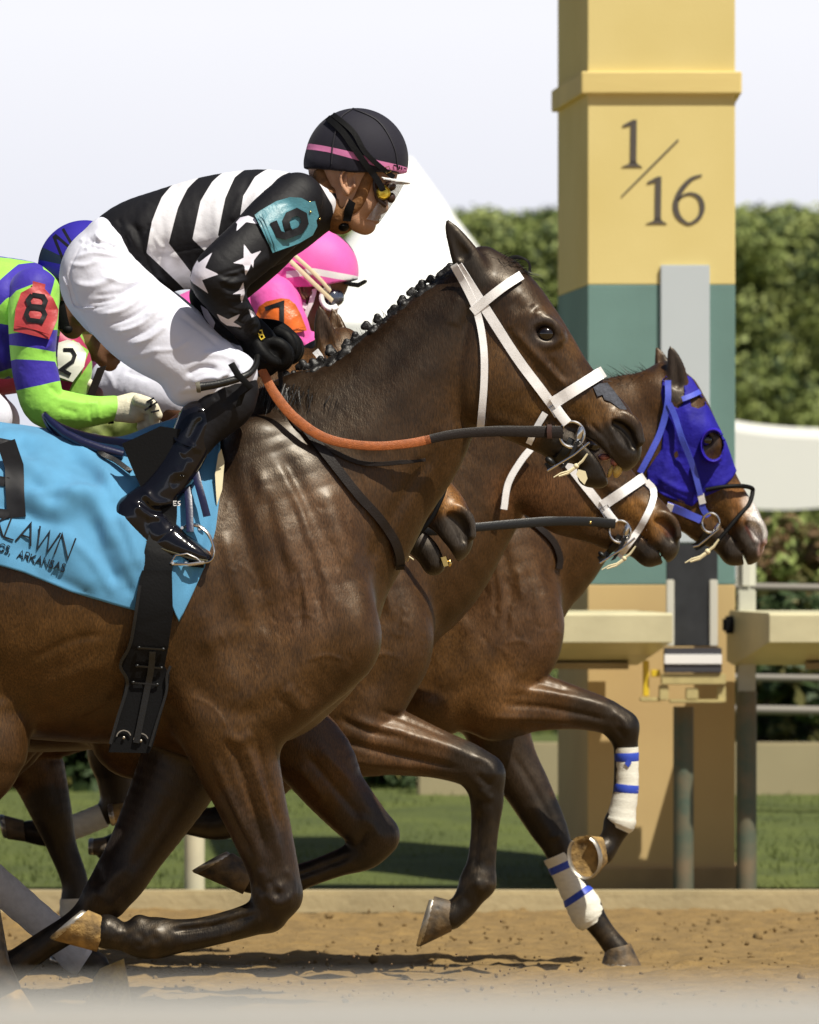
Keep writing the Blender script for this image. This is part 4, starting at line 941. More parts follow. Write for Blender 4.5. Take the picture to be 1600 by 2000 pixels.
    for x, y in ((731, 345), (757, 336)):
        h_ = cast(hbv, x, y, 0, fall=-.075); mb.tube([(W(x + a, y + b, 0).x, h_.y - .008, W(x + a, y + b, 0).z) for a, b in ((-6, -4), (3, -7), (7, 3), (-2, 7), (-6, -4))], .0013, 6)
    mb.build("strap_buckle", M['brass'], he, BASEJ)
    mb = MB()      # peak
    Vp, Fp = [], []
    for i in range(13):
        a = math.radians(-60 + i * 10); 
        for q, (rr, dz) in enumerate(((.128, .0), (.140, -.004))):
            c = W(697, 345, 0); Vp.append((c.x + math.cos(a) * rr * (1 if q == 0 else 1.0), math.sin(a) * rr * .80, c.z - .0 + dz - (.012 if True else 0) * math.cos(a)))
    for i in range(12): Fp.append((2 * i, 2 * i + 1, 2 * i + 3, 2 * i + 2))
    Vp = Vp + [(a, b, c - .003) for a, b, c in Vp]; Fp += [tuple(q + 26 for q in f[::-1]) for f in Fp] + [(1, 27, 29, 3)] + [(2 * i + 1, 2 * i + 27, 2 * i + 29, 2 * i + 3) for i in range(12)]
    mb.add(Vp, Fp); mb.build("peak", M['white_plain'], he, BASEJ)
    # face gear
    gg = thing_part("goggles", t)
    mb = MB(); c = W(754, 379, 0); mb.lathe([(.0185, -.014), (.0185, .0), (.0150, .004), (.0135, .0010), (0, .0025)], (c.x - .006, -.068, c.z), ax=(.25, -1, 0)); go = mb.build("goggles", M['gold_lens'], t, BASEJ)
    mb = MB(); mb.tube([gpt(732, 352, -.062), gpt(733, 372, -.066), gpt(740, 394, -.062), gpt(754, 404, -.050)], .0060, 8, up=(0, 1, 0)); mb.ball(gpt(762, 366, -.046), (.016, .016, .013), 8); mb.ball(gpt(764, 388, -.042), (.012, .014, .014), 8); mb.ball(gpt(744, 380, -.052), (.022, .010, .025), 8); mb.build("frame", mat("goggle_brown", (.045, .02, .012), .35), go, BASEJ)
    mb = MB(); Vv = []; Ff = []
    for i in range(11):
        for j, (x, y) in enumerate(((793, 354), (776, 384), (759, 410), (742, 434))):
            u = (i - 5) / 5; p = W(x - 26 * u * u, y - 3 * u * u, 0); Vv.append((p.x, u * .066, p.z))
    Ff = [(i * 4 + j, i * 4 + j + 1, i * 4 + j + 5, i * 4 + j + 4) for i in range(10) for j in range(3)]
    mb.add(Vv, Ff); mb.build("visor", M['glass'], go, BASEJ)
    Nw = Sculpt(0, .0030)
    Nw.chain([(626, 345, -.050, 14, .8), (634, 375, -.056, 13, .8), (648, 400, -.054, 12, .8), (666, 414, -.050, 12, .8), (686, 410, -.054, 13, .8), (702, 392, -.060, 13, .7), (714, 362, -.066, 12, .6), (720, 345, -.068, 11, .5)], k=.008, mirror=True)
    Nw.chain([(640, 385, -.046, 20, .8), (655, 420, -.044, 18, .8)], k=.02, mirror=True); Nw.chain([(650, 402, 0, 44, 1.05), (664, 424, 0, 34, 1.2)], k=.02)
    for q in range(7): Nw.stroke([(628 + q * 7, 362 + q * 9), (642 + q * 7, 356 + q * 8)], 2.2, (-1) ** q * 2.0)
    Vn, Fn, _ = Nw.mesh(post=1); mesh_obj("neck_warmer", Vn, Fn, M['hood_tan'], t, BASEJ)
    mb = MB(); decal(mb, hb, ZH([(755, 1180), (830, 1230), (770, 1450), (680, 1440), (700, 1290)]), 0, off=.010, th=.006, cell=4, fall=-.045); mb.ball(gpt(671, 443, -.03), (.016, .03, .014), 8); mb.build("chin_strap", M['rubber_black'], he, BASEJ)
    # arm badge
    mb = MB(); decal(mb, sb, Z1([(805, 578), (830, 558), (900, 515), (960, 497), (1010, 500), (1043, 518), (1070, 515), (1088, 580), (1076, 600), (1080, 625), (1060, 665), (1000, 700), (885, 745), (850, 670)]), 0, off=.010, th=.006, cell=5)
    ba = mb.build("arm_badge", M['teal_leather'], t, BASEJ); bvb = mb.bvh(); ba["label"] = "teal leather armband with black 9"
    mb = MB()
    decal(mb, bvb, stroke_poly(Z1([(888, 608), (912, 664), (940, 670), (966, 659)]), 14), 0, off=.002, th=.003); decal(mb, bvb, stroke_poly(Z1([(966, 659), (1004, 644), (1026, 612), (1020, 578), (990, 562), (955, 578), (942, 606), (950, 640)]), 14, closed=True), 0, off=.0022, th=.003)
    mb.build("number", M['dark_mark'], ba, BASEJ)
    mb = MB()
    for q in ((1050, 562), (1046, 515), (1090, 590)):
        mb = MB(); p = cast(bvb, *Z1([q])[0], 0, fall=-.25); mb.ball((p.x, p.y - .001, p.z), .0032, 6); mb.build("stud", M['brass'], ba, BASEJ)
    for P in (Z1([(838, 575), (868, 655), (905, 735)]), Z1([(826, 582), (856, 662), (893, 740)])):
        mb = MB(); decal(mb, bvb, stroke_poly(P, 1.3), 0, off=.0006, th=.0012); mb.build("stitch_line", M['teal_seam'], ba, BASEJ)
    # gloves with separate fingers
    G = Sculpt(0, .0030)
    G.chain([(486, 646, -.142, 31, .9), (505, 668, -.13, 34, .85), (515, 690, -.12, 37, .8), (517, 706, -.115, 34, .75)], k=.02)
    for i, (yy, L_) in enumerate(((-.150, 0), (-.128, 3), (-.106, 2), (-.086, -2))):
        G.chain([(520, 672 + i * 3, yy + .006, 12), (547 + L_, 676 + i * 2, yy, 12.5), (562 + L_, 692 + i * 2, yy + .004, 11.5), (557 + L_, 712 + i * 1.5, yy + .010, 10.5), (541, 716, yy + .016, 9.5), (530, 706, yy + .018, 8.5)], k=.006)
    G.ell((541, 694, -.118), (22, 30, 20), 0, k=.01)
    G.chain([(500, 670, -.150, 14), (512, 690, -.166, 12.5), (528, 706, -.165, 11), (540, 712, -.158, 9.5)], k=.006)
    V, F, N = G.mesh(post=1); gl = mesh_obj("glove", V, F, M['rubber_black'], t, BASEJ); gb = bvh_of(V, F)
    G = Sculpt(0, .0036)
    G.chain([(508, 648, .08, 29, .9), (535, 655, .06, 32, .85), (553, 672, .04, 34, .8)], k=.02)
    for i, (yy, L_) in enumerate(((.005, 0), (.025, 3), (.045, 2), (.064, -2))):
        G.chain([(548, 655 + i * 2, yy, 12), (572 + L_, 662 + i * 2, yy, 12), (580 + L_, 682 + i * 2, yy, 11.5), (570 + L_, 700, yy, 10.5), (556, 700, yy + .004, 9)], k=.006)
    G.ell((565, 682, .035), (20, 30, 18), 0, k=.01)
    G.chain([(545, 650, -.010, 13), (562, 660, -.022, 12), (572, 680, -.024, 10.5), (566, 694, -.018, 9)], k=.006)
    V, F, N = G.mesh(post=1); mesh_obj("glove", V, F, M['rubber_black'], t, BASEJ)
    mb = MB()
    for P in ([(508, 651), (514, 650), (516, 658), (509, 661), (513, 668), (519, 664), (516, 658), (510, 659), (506, 655), (508, 651)],):
        decal(mb, gb, stroke_poly(P, 2.2), 0, off=.0025, th=.002)
    mb.build("cuff_logo", mat("yellow_mark", (.75, .55, .05), .5), gl, BASEJ)
    # collar
    return t
def thing_part(*a): return None
J9 = build_J9()

# ================================================================== tack of the lead horse
def tie(mb, x, y, dy, Y, r=.004):
    for P in ([(0, 0), (12, -10), (22, -24)], [(0, 0), (-14, 10), (-30, 14), (-44, 22)], [(0, 2), (-16, 14), (-34, 20)]):
        mb.tube([gpt(x + a, y + b, dy - .002 * i, Y) for i, (a, b) in enumerate(P)], [r, r * .9, r * .6, r * .4][:len(P)], 6)
    mb.ball(gpt(x, y, dy, Y), (r * 1.8, r * 1.5, r * 1.8), 6)
def build_bridle(name, label, bvh, T, Y, strapm, dybit, opts=()):
    """race bridle with snaffle, placed through the lead-horse head template"""
    bs = T(1000, 700); base = W(*bs, Y)[:]
    t = thing(name, label, "bridle", base, "bridles on the horses' heads"); s = T.s
    m = MB(); strap(m, bvh, T.l([(893, 522), (945, 602), (1008, 700), (1062, 772), (1084, 800)]), 19 * s, Y, off=.004, th=.003, n=8); m.build("cheek_strap", strapm, t, base)
    if 'nothroat' not in opts:
        m = MB(); strap(m, bvh, T.l([(886, 520), (908, 560), (932, 615), (944, 680), (945, 750), (938, 838)]), 14 * s, Y, off=.006, th=.003, n=8); m.build("throat_latch", strapm, t, base)
    m = MB(); strap(m, bvh, T.l([(922, 612), (955, 585), (985, 562), (1018, 540)]), 18 * s, Y, off=.008, th=.003, n=6)
    a, b = T.l([(1018, 540)])[0], T.l([(980, 640)])[0]; m.build("browband", strapm, t, base)
    m = MB(); q0, q1 = T.l([(1182, 724)])[0], T.l([(1078, 790)])[0]
    strap(m, bvh, [q1, ((q0[0] + q1[0]) / 2, (q0[1] + q1[1]) / 2), (q0[0] - 3, q0[1] + 2)], 23 * s, Y, off=.007, th=.003, n=8); 
    band(m, bvh, q0, q1, 24 * s, Y, a0=-40, a1=150, off=.006); m.build("noseband", strapm, t, base)
    m = MB(); strap(m, bvh, T.l([(1084, 800), (1105, 827)]), 15 * s, Y, off=.010, n=3)
    m.ribbon([gpt(*p, dybit - .012, Y) for p in T.l([(1085, 800), (1096, 815), (1107, 829)])], [(.010 * s, 0, .008 * s)] * 3, .004)
    m.build("bit_strap", strapm, t, base)
    if 'nothroat' not in opts:
        m = MB(); strap(m, bvh, T.l([(1064, 808), (1048, 835), (1032, 868)]), 12 * s, Y, off=.006, th=.003, n=5); m.build("chin_strap", strapm, t, base)
    m = MB()
    for x, y in ((1086, 802),):
        c = T(x, y); h = cast(bvh, *c, Y, fall=-.07); yy = h.y - Y - .014
        P = [gpt(c[0] + a * s, c[1] + b * s, yy, Y) for a, b in ((-14, -3), (3, -15), (14, 3), (-3, 15), (-14, -3))]
        m.tube(P, .0021, 6)
    m.build("buckle", M['steel'], t, base)
    # ring bit
    m = MB(); c = T(1116, 850); P = [gpt(c[0] + 24 * s * math.cos(a), c[1] + 25 * s * math.sin(a), dybit, Y) for a in np.linspace(0, 2 * math.pi, 29)]
    m.tube(P, .0042, 8, cap=False); c2 = T(1131, 847); m.lathe([(.0065, -.016), (.0085, -.006), (.0085, .008), (.006, .016)], gpt(*c2, dybit, Y), ax=(.25, 0, 1), n=14)
    P = T.l([(1150, 866), (1120, 890), (1090, 908), (1068, 921)]); m.tube([gpt(*p, dybit - .012, Y) for p in P], .0032, 8)
    m.tube([gpt(*T(1131, 850), dybit, Y), gpt(*T(1126, 868), dybit, Y), gpt(*T(1136, 874), dybit + .05, Y)], .006, 8)
    m.build("bit", M['steel'], t, base)
    m = MB()
    P = T.l([(1116, 858), (1104, 880), (1086, 900), (1066, 912)]); strap(m, bvh, P, 13 * s, Y, off=.012, th=.007, n=5)
    m.ball(gpt(*T(1074, 902), dybit + .012, Y), (.016 * s, .010, .009 * s), 8, R=Matrix.Rotation(math.radians(40), 3, 'Y'))
    P = T.l([(1128, 862), (1114, 892), (1098, 915)]); m.ribbon([gpt(*p, dybit - .006, Y) for p in P], [(.007, 0, .003)] * 3, .005)
    m.build("curb_strap", M['black_leather'], t, base)
    m = MB(); c = T(1124, 912); tie(m, c[0], c[1], dybit - .02, Y); m.build("cotton_tie", M['straw'], t, base)
    return t, base
brA, brAb = build_bridle("bridle", "white bridle with wide noseband on the front horse's head", bvhA_head, ID, 0.0, M['white_strap'], -.078)
m = MB(); m.poly_prism([(W(x, y).x, W(x, y).z) for x, y in ((1128, 918), (1142, 922), (1146, 936), (1140, 948), (1132, 940), (1124, 928))], -.100, -.094); m.build("tie_leaf", M['straw'], brA, brAb)
mbt = MB(); decal(mbt, bvhA_head, [(1158, 758), (1170, 750), (1186, 748), (1200, 765), (1224, 800), (1214, 803), (1200, 792), (1192, 786), (1180, 782), (1176, 772), (1166, 776)], 0, off=.004, th=.003, fall=-.02)
o = mbt.build("nasal_strip", M['grey_tape'], base=W(1190, 780)[:]); tag(o, "torn grey tape stuck on the front horse's nose", "tape")
def keeper(bx, by, dy, h):
    m = MB(); m.ribbon([gpt(bx, by - h, dy), gpt(bx - 1, by, dy - .006), gpt(bx, by + h, dy)], [(.0065, 0, 0)] * 3, .006); return m
def rein(name, label, pts, wpx, Y, bvh, segs, offs=.02, group="reins held by the jockeys", outw=True):
    """pts (px,py,dy or None->lie outside the body)"""
    Q = smooth([(a, b) for a, b, c in pts], 8); N_ = len(Q); u = np.linspace(0, len(pts) - 1, N_); ys = np.interp(u, range(len(pts)), [c for _, _, c in pts])
    for i, (a, b) in enumerate(Q):
        h = cast(bvh, a, b, Y) if bvh else None
        if h is not None: ys[i] = min(ys[i], h.y - Y - offs)
    for _ in range(4): ys[1:-1] = np.minimum(ys[1:-1], (ys[:-2] + ys[2:]) / 2 + .0)
    P = [gpt(a, b, y, Y) for (a, b), y in zip(Q, ys)]; base = P[0]
    T_ = np.gradient(np.array(P), axis=0); T_ /= np.linalg.norm(T_, axis=1)[:, None]
    Wd = np.stack([-T_[:, 2], T_[:, 1] * 0, T_[:, 0]], 1); hw = np.interp(np.linspace(0, 1, N_), np.linspace(0, 1, len(wpx)), wpx) * SC(Y) / 2
    t = thing(name, label, "rein", base, group)
    for nm, mm, a, b in segs:
        i0, i1 = int(a * (N_ - 1)), int(b * (N_ - 1)) + 1; mb = MB(); mb.ribbon(np.array(P)[i0:i1], (Wd * hw[:, None])[i0:i1], .006); mb.build(nm, mm, t, base)
    return t
rein("rein", "rein of the front horse with orange rubber grip running from gloved hand to bit", [(513, 725, -.14), (540, 775, -.15), (580, 822, -.16), (640, 860, -.17), (720, 874, -.17), (800, 869, -.16), (880, 852, -.14), (960, 845, -.12), (1030, 845, -.10), (1098, 846, -.085)],
     [17, 20, 20, 18, 17, 18, 20, 22, 25], 0, bvhA, (("rubber_grip", M['orange_rein'], 0, .62), ("rein_leather", M['brown_leather'], .61, 1)))
rein("rein", "far rein of the front horse, hanging as a dark loop across its neck", [(545, 712, -.05), (560, 800, -.05), (600, 850, -.1), (700, 905, -.15), (790, 905, -.15), (830, 900, -.1)], [9, 9, 9], 0, bvhA, (("rein_leather", M['brown_leather'], 0, 1),), offs=.006)
mbp = MB(); strap(mbp, bvhA, [(598, 838), (650, 905), (700, 968), (740, 1012), (768, 1052), (780, 1085), (782, 1112)], 17, 0, off=.006, th=.006, n=8)
o = mbp.build("breast_strap", M['brown_leather'], base=gpt(700, 968, -.2)); tag(o, "thin dark leather strap across the front horse's shoulder and neck", "strap")
kb = keeper(1072, 845, -.098, 13).build("rein_keeper", mat('red_brown_leather', (.05, .02, .014), .45), base=gpt(1072, 845, -.098)); tag(kb, 'small red-brown leather keeper on the front horse\'s rein beside the bit ring', 'keeper')
# ---- saddle cloth draped over the back
def saddle_cloth():
    xs = np.arange(-470, 437, 7.0); rows = []
    bot = lambda x: np.interp(x, [-470, -300, -150, 0, 60, 150, 240, 285, 300, 318, 338, 348, 356, 380, 405, 425, 436], [1010, 1060, 1085, 1106, 1122, 1158, 1183, 1195, 1150, 1120, 1170, 1196, 1212, 1165, 1110, 1050, 960])
    r = np.random.default_rng(11); cols = []
    for x in xs:
        c = W(x, 1150, 0); P = []
        for k in range(0, 121):
            th = math.radians(-200 + k * 220 / 120 + 0); d = Vector((0, math.sin(math.radians(-110 + 220 * k / 120)), math.cos(math.radians(-110 + 220 * k / 120))))
            h = bvhA.ray_cast(c + d * .9, -d, .9); rr = .39 if h[0] is None else (h[0] - c).length
            P.append(np.array(c + d * rr))
        P = np.array(P); q = P.copy()
        for _ in range(6): q[1:-1] = (q[:-2] + q[2:] + 2 * q[1:-1]) / 4
        P = np.where((np.linalg.norm(q[:, 1:] - np.array([0, c.z]), axis=1) > np.linalg.norm(P[:, 1:] - np.array([0, c.z]), axis=1))[:, None], q, P)
        zb = W(x, bot(x), 0).z; i = 60
        while i > 0 and P[i, 2] > zb: i -= 1
        if i < 60 and P[i + 1, 2] > P[i, 2]:
            f = (zb - P[i, 2]) / (P[i + 1, 2] - P[i, 2]); st_ = i + f
        else: st_ = i
        en = 60 + (60 - st_)
        u = st_ + (en - st_) * np.linspace(0, 1, 150); col = np.stack([np.interp(u, range(121), P[:, k]) for k in range(3)], 1); cols.append(col)
    G = np.array(cols); nx, ny = G.shape[:2]
    c0 = np.zeros((nx, ny, 3)); c0[..., 0] = G[..., 0]; c0[..., 2] = W(0, 1150, 0).z
    Nn = G - c0; Nn /= np.linalg.norm(Nn, axis=2)[..., None]
    PX = G[..., 0] / SC(0) + 800; PY = HORZ - (G[..., 2] - HCAM) / SC(0); near = G[..., 1] < 0
    off = np.full((nx, ny), .012)
    folds = [([(60, 900), (120, 960), (180, 985), (235, 960)], 16, .012), ([(40, 960), (110, 1010), (170, 985), (205, 1010), (235, 1080), (275, 1160)], 14, .016), ([(120, 920), (180, 935), (220, 990)], 13, -.008), ([(60, 985), (120, 980), (170, 995)], 7, .006), ([(205, 930), (225, 960), (232, 1000)], 6, .006), ([(20, 900), (70, 930), (110, 980)], 8, .005), ([(150, 1060), (200, 1110), (235, 1165)], 7, .006), ([(85, 1120), (140, 1140), (190, 1165)], 8, -.004),
             ([(0, 1000), (70, 1015), (130, 1030)], 11, -.010), ([(150, 880), (200, 930), (225, 985)], 10, .009), ([(30, 870), (60, 900), (90, 950)], 12, -.007), ([(190, 1020), (215, 1080), (240, 1150)], 12, -.010),
             ([(120, 1040), (160, 1100), (200, 1160)], 18, .007), ([(240, 1010), (265, 1060), (285, 1120)], 9, .012), ([(225, 1060), (250, 1120), (268, 1170)], 8, -.008), ([(40, 1060), (90, 1100), (120, 1140)], 16, -.005), ([(0, 860), (60, 865), (120, 890)], 10, .006),
             ([(395, 930), (385, 1000), (370, 1060), (350, 1130)], 8, .007), ([(410, 1000), (395, 1080), (370, 1160)], 7, -.005), ([(-60, 950), (20, 930), (90, 930)], 14, .006), ([(-100, 1000), (-40, 1060)], 14, -.006), ([(-200, 900), (-150, 1040)], 20, .008), ([(-300, 900), (-280, 1040)], 20, -.008)]
    for P, sg, am in folds:
        am = am * 1.45
        d2, tt = seg_d2(PX.ravel(), PY.ravel(), smooth(P, 5)); off += (am * np.exp(-d2 / (2 * sg * sg)) * np.clip(np.minimum(tt, 1 - tt) * 5 + .2, 0, 1)).reshape(nx, ny) * near
    edge = np.minimum(np.arange(ny), np.arange(ny)[::-1])[None, :] / 10.; off += .004 * np.sin(PX / 17) * np.exp(-edge)
    off = np.maximum(off, .004)
    V = (G + Nn * off[..., None]).reshape(-1, 3); F = np.array([(i * ny + j, (i + 1) * ny + j, (i + 1) * ny + j + 1, i * ny + j + 1) for i in range(nx - 1) for j in range(ny - 1)])
    base = gpt(100, 1000, -.28)
    CM = mat("blue_cotton", (.085, .30, .52), .8, noise=.22, nscale=10, bump=.0006, bscale=900, sheen=.2)
    o = mesh_obj("saddle_cloth", V, F, CM, base=base); md = o.modifiers.new("thick", 'SOLIDIFY'); md.thickness = .0035; md.offset = 1
    tag(o, "bright blue numbered saddle cloth with dark lettering on the front horse", "saddle cloth")
    b = bvh_of(V, F); mb = MB()
    # big block numeral, its right side in the picture
    S9 = [(35, 868), (44, 905), (50, 950), (55, 1010)]
    for P, wd in (([(-60, 866), (-30, 862), (34, 874)], 20), (([(22, 868), (38, 915), (40, 960), (44, 1014)]), 36), ([(-60, 946), (-20, 938), (28, 946)], 18), ([(-60, 868), (-66, 905), (-60, 946)], 30), ([(-70, 1008), (-10, 1004), (30, 1008)], 18), ([(-62, 990), (-66, 1010)], 30)):
        decal(mb, b, stroke_poly(P, wd), 0, off=.0085, th=.004, cell=7)
    nm = mb.build("number", M['dark_mark'], o, base); nm.parent = o
    for c in (nm,): c.location = (0, 0, 0)
    # lettering
    def word(mb, txt, x, y, h, slope, wd, sp=.18, ital=.0):
        """pen-drawn capitals; returns end x"""
        GL = {'O': (.8, [[(.4 + .4 * math.cos(a), .5 + .5 * math.sin(a)) for a in np.linspace(0, 6.283, 13)]]), 'A': (.72, [[(0, 0), (.36, 1), (.72, 0)], [(.14, .34), (.58, .34)]]), 'K': (.58, [[(0, 0), (0, 1)], [(.56, 1), (.02, .45)], [(.16, .58), (.6, 0)]]),
              'L': (.48, [[(0, 1), (0, 0), (.46, 0)]]), 'W': (1.0, [[(0, 1), (.26, 0), (.5, .92), (.74, 0), (1, 1)]]), 'N': (.68, [[(0, 0), (0, 1), (.66, 0), (.66, 1)]]), 'H': (.62, [[(0, 0), (0, 1)], [(.6, 0), (.6, 1)], [(0, .52), (.6, .52)]]),
              'T': (.56, [[(0, 1), (.56, 1)], [(.28, 1), (.28, 0)]]), 'S': (.46, [[(.42, .86), (.3, .98), (.14, .98), (.03, .84), (.06, .66), (.22, .54), (.38, .42), (.44, .24), (.34, .05), (.16, .01), (.02, .12)]]), 'P': (.48, [[(0, 0), (0, 1), (.3, 1), (.46, .88), (.46, .66), (.3, .52), (.02, .5)]]),
              'R': (.52, [[(0, 0), (0, 1), (.3, 1), (.45, .88), (.45, .66), (.3, .52), (.02, .5)], [(.22, .5), (.5, 0)]]), 'I': (.04, [[(.02, 0), (.02, 1)]]), 'G': (.76, [[(.72, .82), (.56, .97), (.34, .99), (.12, .84), (.02, .5), (.12, .16), (.34, .01), (.6, .04), (.74, .2), (.74, .46), (.5, .46)]]),
              ',': (.12, [[(.08, .1), (.02, -.16)]]), ' ': (.34, [])}
        ca, sa = math.cos(slope), math.sin(slope)
        for ch in txt:
            adv, st_ = GL[ch]
            for P in st_:
                Q = [(x + (a * h + ital * bb * h) * ca + bb * h * sa, y + (a * h) * sa - bb * h * ca) for a, bb in P]
                decal(mb, b, stroke_poly(Q, wd), 0, off=.0075, th=.003, cell=6)
            x += (adv + sp) * h * ca; y += (adv + sp) * h * sa
        return x, y
    mb = MB()
    word(mb, "OAKLAWN", -72, 1020, 42, .33, 3.2, sp=.08, ital=.03)
    word(mb, "HOT SPRINGS,", -74, 1050, 15, .32, 1.8, sp=.15); word(mb, "ARKANSAS", 46, 1092, 16, .30, 1.8, sp=.15)
    le = mb.build("lettering", M['dark_mark'], o, base); le.location = (0, 0, 0)
    return o, b
cloth, bvhC = saddle_cloth()
# saddle, girth, stirrup
def saddle():
    base = gpt(300, 870, -.1); t = thing("saddle", "small navy racing saddle with black flap under the front jockey", "saddle", base); Y = 0
    # seat and cantle: a curved shell
    prof = [(88, 806, .050), (104, 820, .085), (130, 834, .11), (165, 846, .13), (205, 854, .14), (245, 858, .14), (320, 852, .13), (370, 846, .10), (400, 846, .07)]
    V = []; F = []; n = 15; P = smooth(prof, 4)
    for x, y, hw in P:
        for j in range(n):
            u = (j / (n - 1) - .5) * 2; drop = .10 * abs(u) ** 2.2 * min(1, hw / .13)
            p = W(x, y, 0); V.append((p.x, u * hw, p.z - drop * .55 + .004))
    for i in range(len(P) - 1):
        for j in range(n - 1): F.append((i * n + j, (i + 1) * n + j, (i + 1) * n + j + 1, i * n + j + 1))
    o = mesh_obj("seat", V, F, M['navy_leather'], t, base); md = o.modifiers.new("thick", 'SOLIDIFY'); md.thickness = .014; md.offset = -1; bv = o.modifiers.new("b", 'BEVEL'); bv.width = .004; bv.segments = 2
    m = MB(); m.tube([gpt(*q) for q in ((90, 812, -.052), (106, 829, -.088), (132, 850, -.118), (166, 867, -.142), (206, 881, -.158), (246, 891, -.165))], [.006, .010, .012, .013, .013, .011], 10); m.build("seat_piping", M['navy_leather'], t, base)
    m = MB(); decal(m, bvhC, [(246, 872), (320, 838), (400, 850), (380, 905), (352, 960), (352, 1010), (345, 1090), (343, 1126), (288, 1126), (290, 1080), (300, 1040), (296, 985), (270, 930)], 0, off=.010, th=.008, cell=9); m.build("flap", M['rubber_black'], t, base)
    m = MB(); decal(m, bvhC, [(436, 880), (442, 905), (438, 960), (428, 990), (424, 930), (430, 890)], 0, off=.012, th=.006, cell=9); m.build("pad", mat("cream_pad", (.62, .55, .36), .8), t, base)
    m = MB(); strap(m, bvhC, [(194, 876), (205, 890), (230, 902), (262, 925)], 9, 0, off=.02, th=.004); m.build("billet", M['black_leather'], t, base)
    # stirrup leathers
    m = MB(); m.ribbon([gpt(*q) for q in ((366, 905, -.20), (372, 950, -.24), (376, 1000, -.275), (378, 1042, -.295))], [(.0095, 0, 0)] * 4, .004); lt = m.build("stirrup_leather", M['navy_leather'], t, base)
    m = MB(); m.ribbon([gpt(*q) for q in ((384, 915, -.235), (393, 950, -.265), (403, 985, -.275), (410, 1012, -.275))], [(.0095, 0, .002)] * 4, .004); m.build("stirrup_leather", M['navy_leather'], t, base)
    # letters on the flap
    m = MB()
    for P in ([(352, 983), (346, 983), (346, 991), (346, 987), (351, 987)], [(352, 991), (346, 991)], [(359, 983), (355, 984), (355, 987), (359, 988), (358, 991), (354, 991)]):
        for q in stroke_poly(P, 1.6):
            m.add([gpt(a, b, -.300) for a, b in q], [(0, 1, 2, 3)])
    m.build("lettering", M['white_plain'], lt, base)
    # stirrup iron
    m = MB(); loop = smooth([(356, 1038, -.262), (372, 1030, -.275), (392, 1030, -.285), (410, 1043, -.292), (421, 1064, -.297), (424, 1085, -.298), (417, 1098, -.297), (400, 1102, -.29)], 5)
    m.tube([gpt(*q) for q in loop], np.interp(np.linspace(0, 1, len(loop)), [0, .3, .7, 1], [.0065, .0095, .0055, .0055]), 10, flat=.6, up=(0, 1, 0))
    lp2 = smooth([(356, 1038, -.262), (344, 1050, -.225), (330, 1075, -.215), (322, 1092, -.225), (330, 1102, -.24)], 5); m.tube([gpt(*q) for q in lp2], .0055, 10, flat=.6, up=(0, 1, 0))
    for a, b in ((-.225, -.305),):
        for x in (345, 370, 395): m.tube([gpt(x, 1102, a), gpt(x, 1102, b)], .004, 6)
        m.tube([gpt(322, 1098, -.24), gpt(345, 1104, -.30), gpt(375, 1105, -.31), gpt(405, 1101, -.302)], .0045, 8); m.tube([gpt(326, 1098, -.235), gpt(365, 1102, -.22), gpt(405, 1100, -.27)], .0045, 8)
        m.tube([gpt(340, 1103, -.303), gpt(350, 1087, -.306), gpt(372, 1084, -.306), gpt(390, 1092, -.305), gpt(400, 1101, -.303)], .002, 6)
    for x, y in ((362, 1034), (396, 1036)): m.lathe([(.004, 0), (.004, .003), (0, .003)], gpt(x, y, -.283), ax=(0, -1, 0), n=10)
    m.build("stirrup", M['steel'], t, base)
    return t
saddle()
mg = MB(); decal(mg, bvhA, [(286, 1116), (343, 1116), (345, 1200), (336, 1262), (328, 1300), (338, 1318), (334, 1350), (320, 1400), (306, 1452), (298, 1468), (220, 1466), (228, 1430), (240, 1390), (250, 1345), (252, 1325), (240, 1298), (258, 1262), (268, 1225), (276, 1160)], 0, off=.034, th=.020, cell=8)
bgt = gpt(290, 1300, -.25); go_ = mg.build("girth", M['rubber_black'], base=bgt); tag(go_, "wide black elasticated girth round the front horse's belly", "girth"); gbv = mg.bvh()
m = MB(); strap(m, gbv, [(282, 1145), (272, 1215), (262, 1262), (244, 1298), (256, 1325), (254, 1350), (240, 1395), (224, 1450)], 6, 0, off=.006, th=.008); strap(m, gbv, [(340, 1300), (333, 1320), (332, 1350), (316, 1402), (300, 1455)], 5, 0, off=.006, th=.008); o = m.build("edge_binding", M['black_leather'], go_, bgt); o.location = (0, 0, 0)
m = MB(); strap(m, gbv, [(306, 1272), (302, 1310), (292, 1360), (282, 1410), (274, 1448)], 12, 0, off=.006, th=.006); o = m.build("girth_strap", M['black_leather'], go_, bgt); o.location = (0, 0, 0)
for a, b in (((280, 1265), (326, 1268)), ((276, 1300), (322, 1304)), ((268, 1332), (314, 1336))):
    m = MB(); strap(m, gbv, [a, ((a[0] + b[0]) / 2, (a[1] + b[1]) / 2), b], 3.0, 0, off=.008, th=.004)
    for x, y in (a, b):
        h = cast(gbv, x, y, 0, fall=-.27); m.ball((h.x, h.y - .006, h.z), (.0055, .003, .0045), 6)
    o = m.build("girth_loop", M['black_leather'], go_, bgt); o.location = (0, 0, 0)
for cx, cy in ((250, 1438), (283, 1444)):
    P = [(cx + 14 * math.cos(a), cy + 14 * math.sin(a)) for a in np.linspace(math.pi * 1.05, math.pi * 1.9, 7)]; m = MB(); strap(m, gbv, P, 2.0, 0, off=.006, th=.003, n=2); h = cast(gbv, cx, cy, 0, fall=-.27); m.ball((h.x, h.y - .006, h.z), (.004, .003, .004), 6)
    o = m.build("girth_buckle", M['shoe'], go_, bgt); o.location = (0, 0, 0)
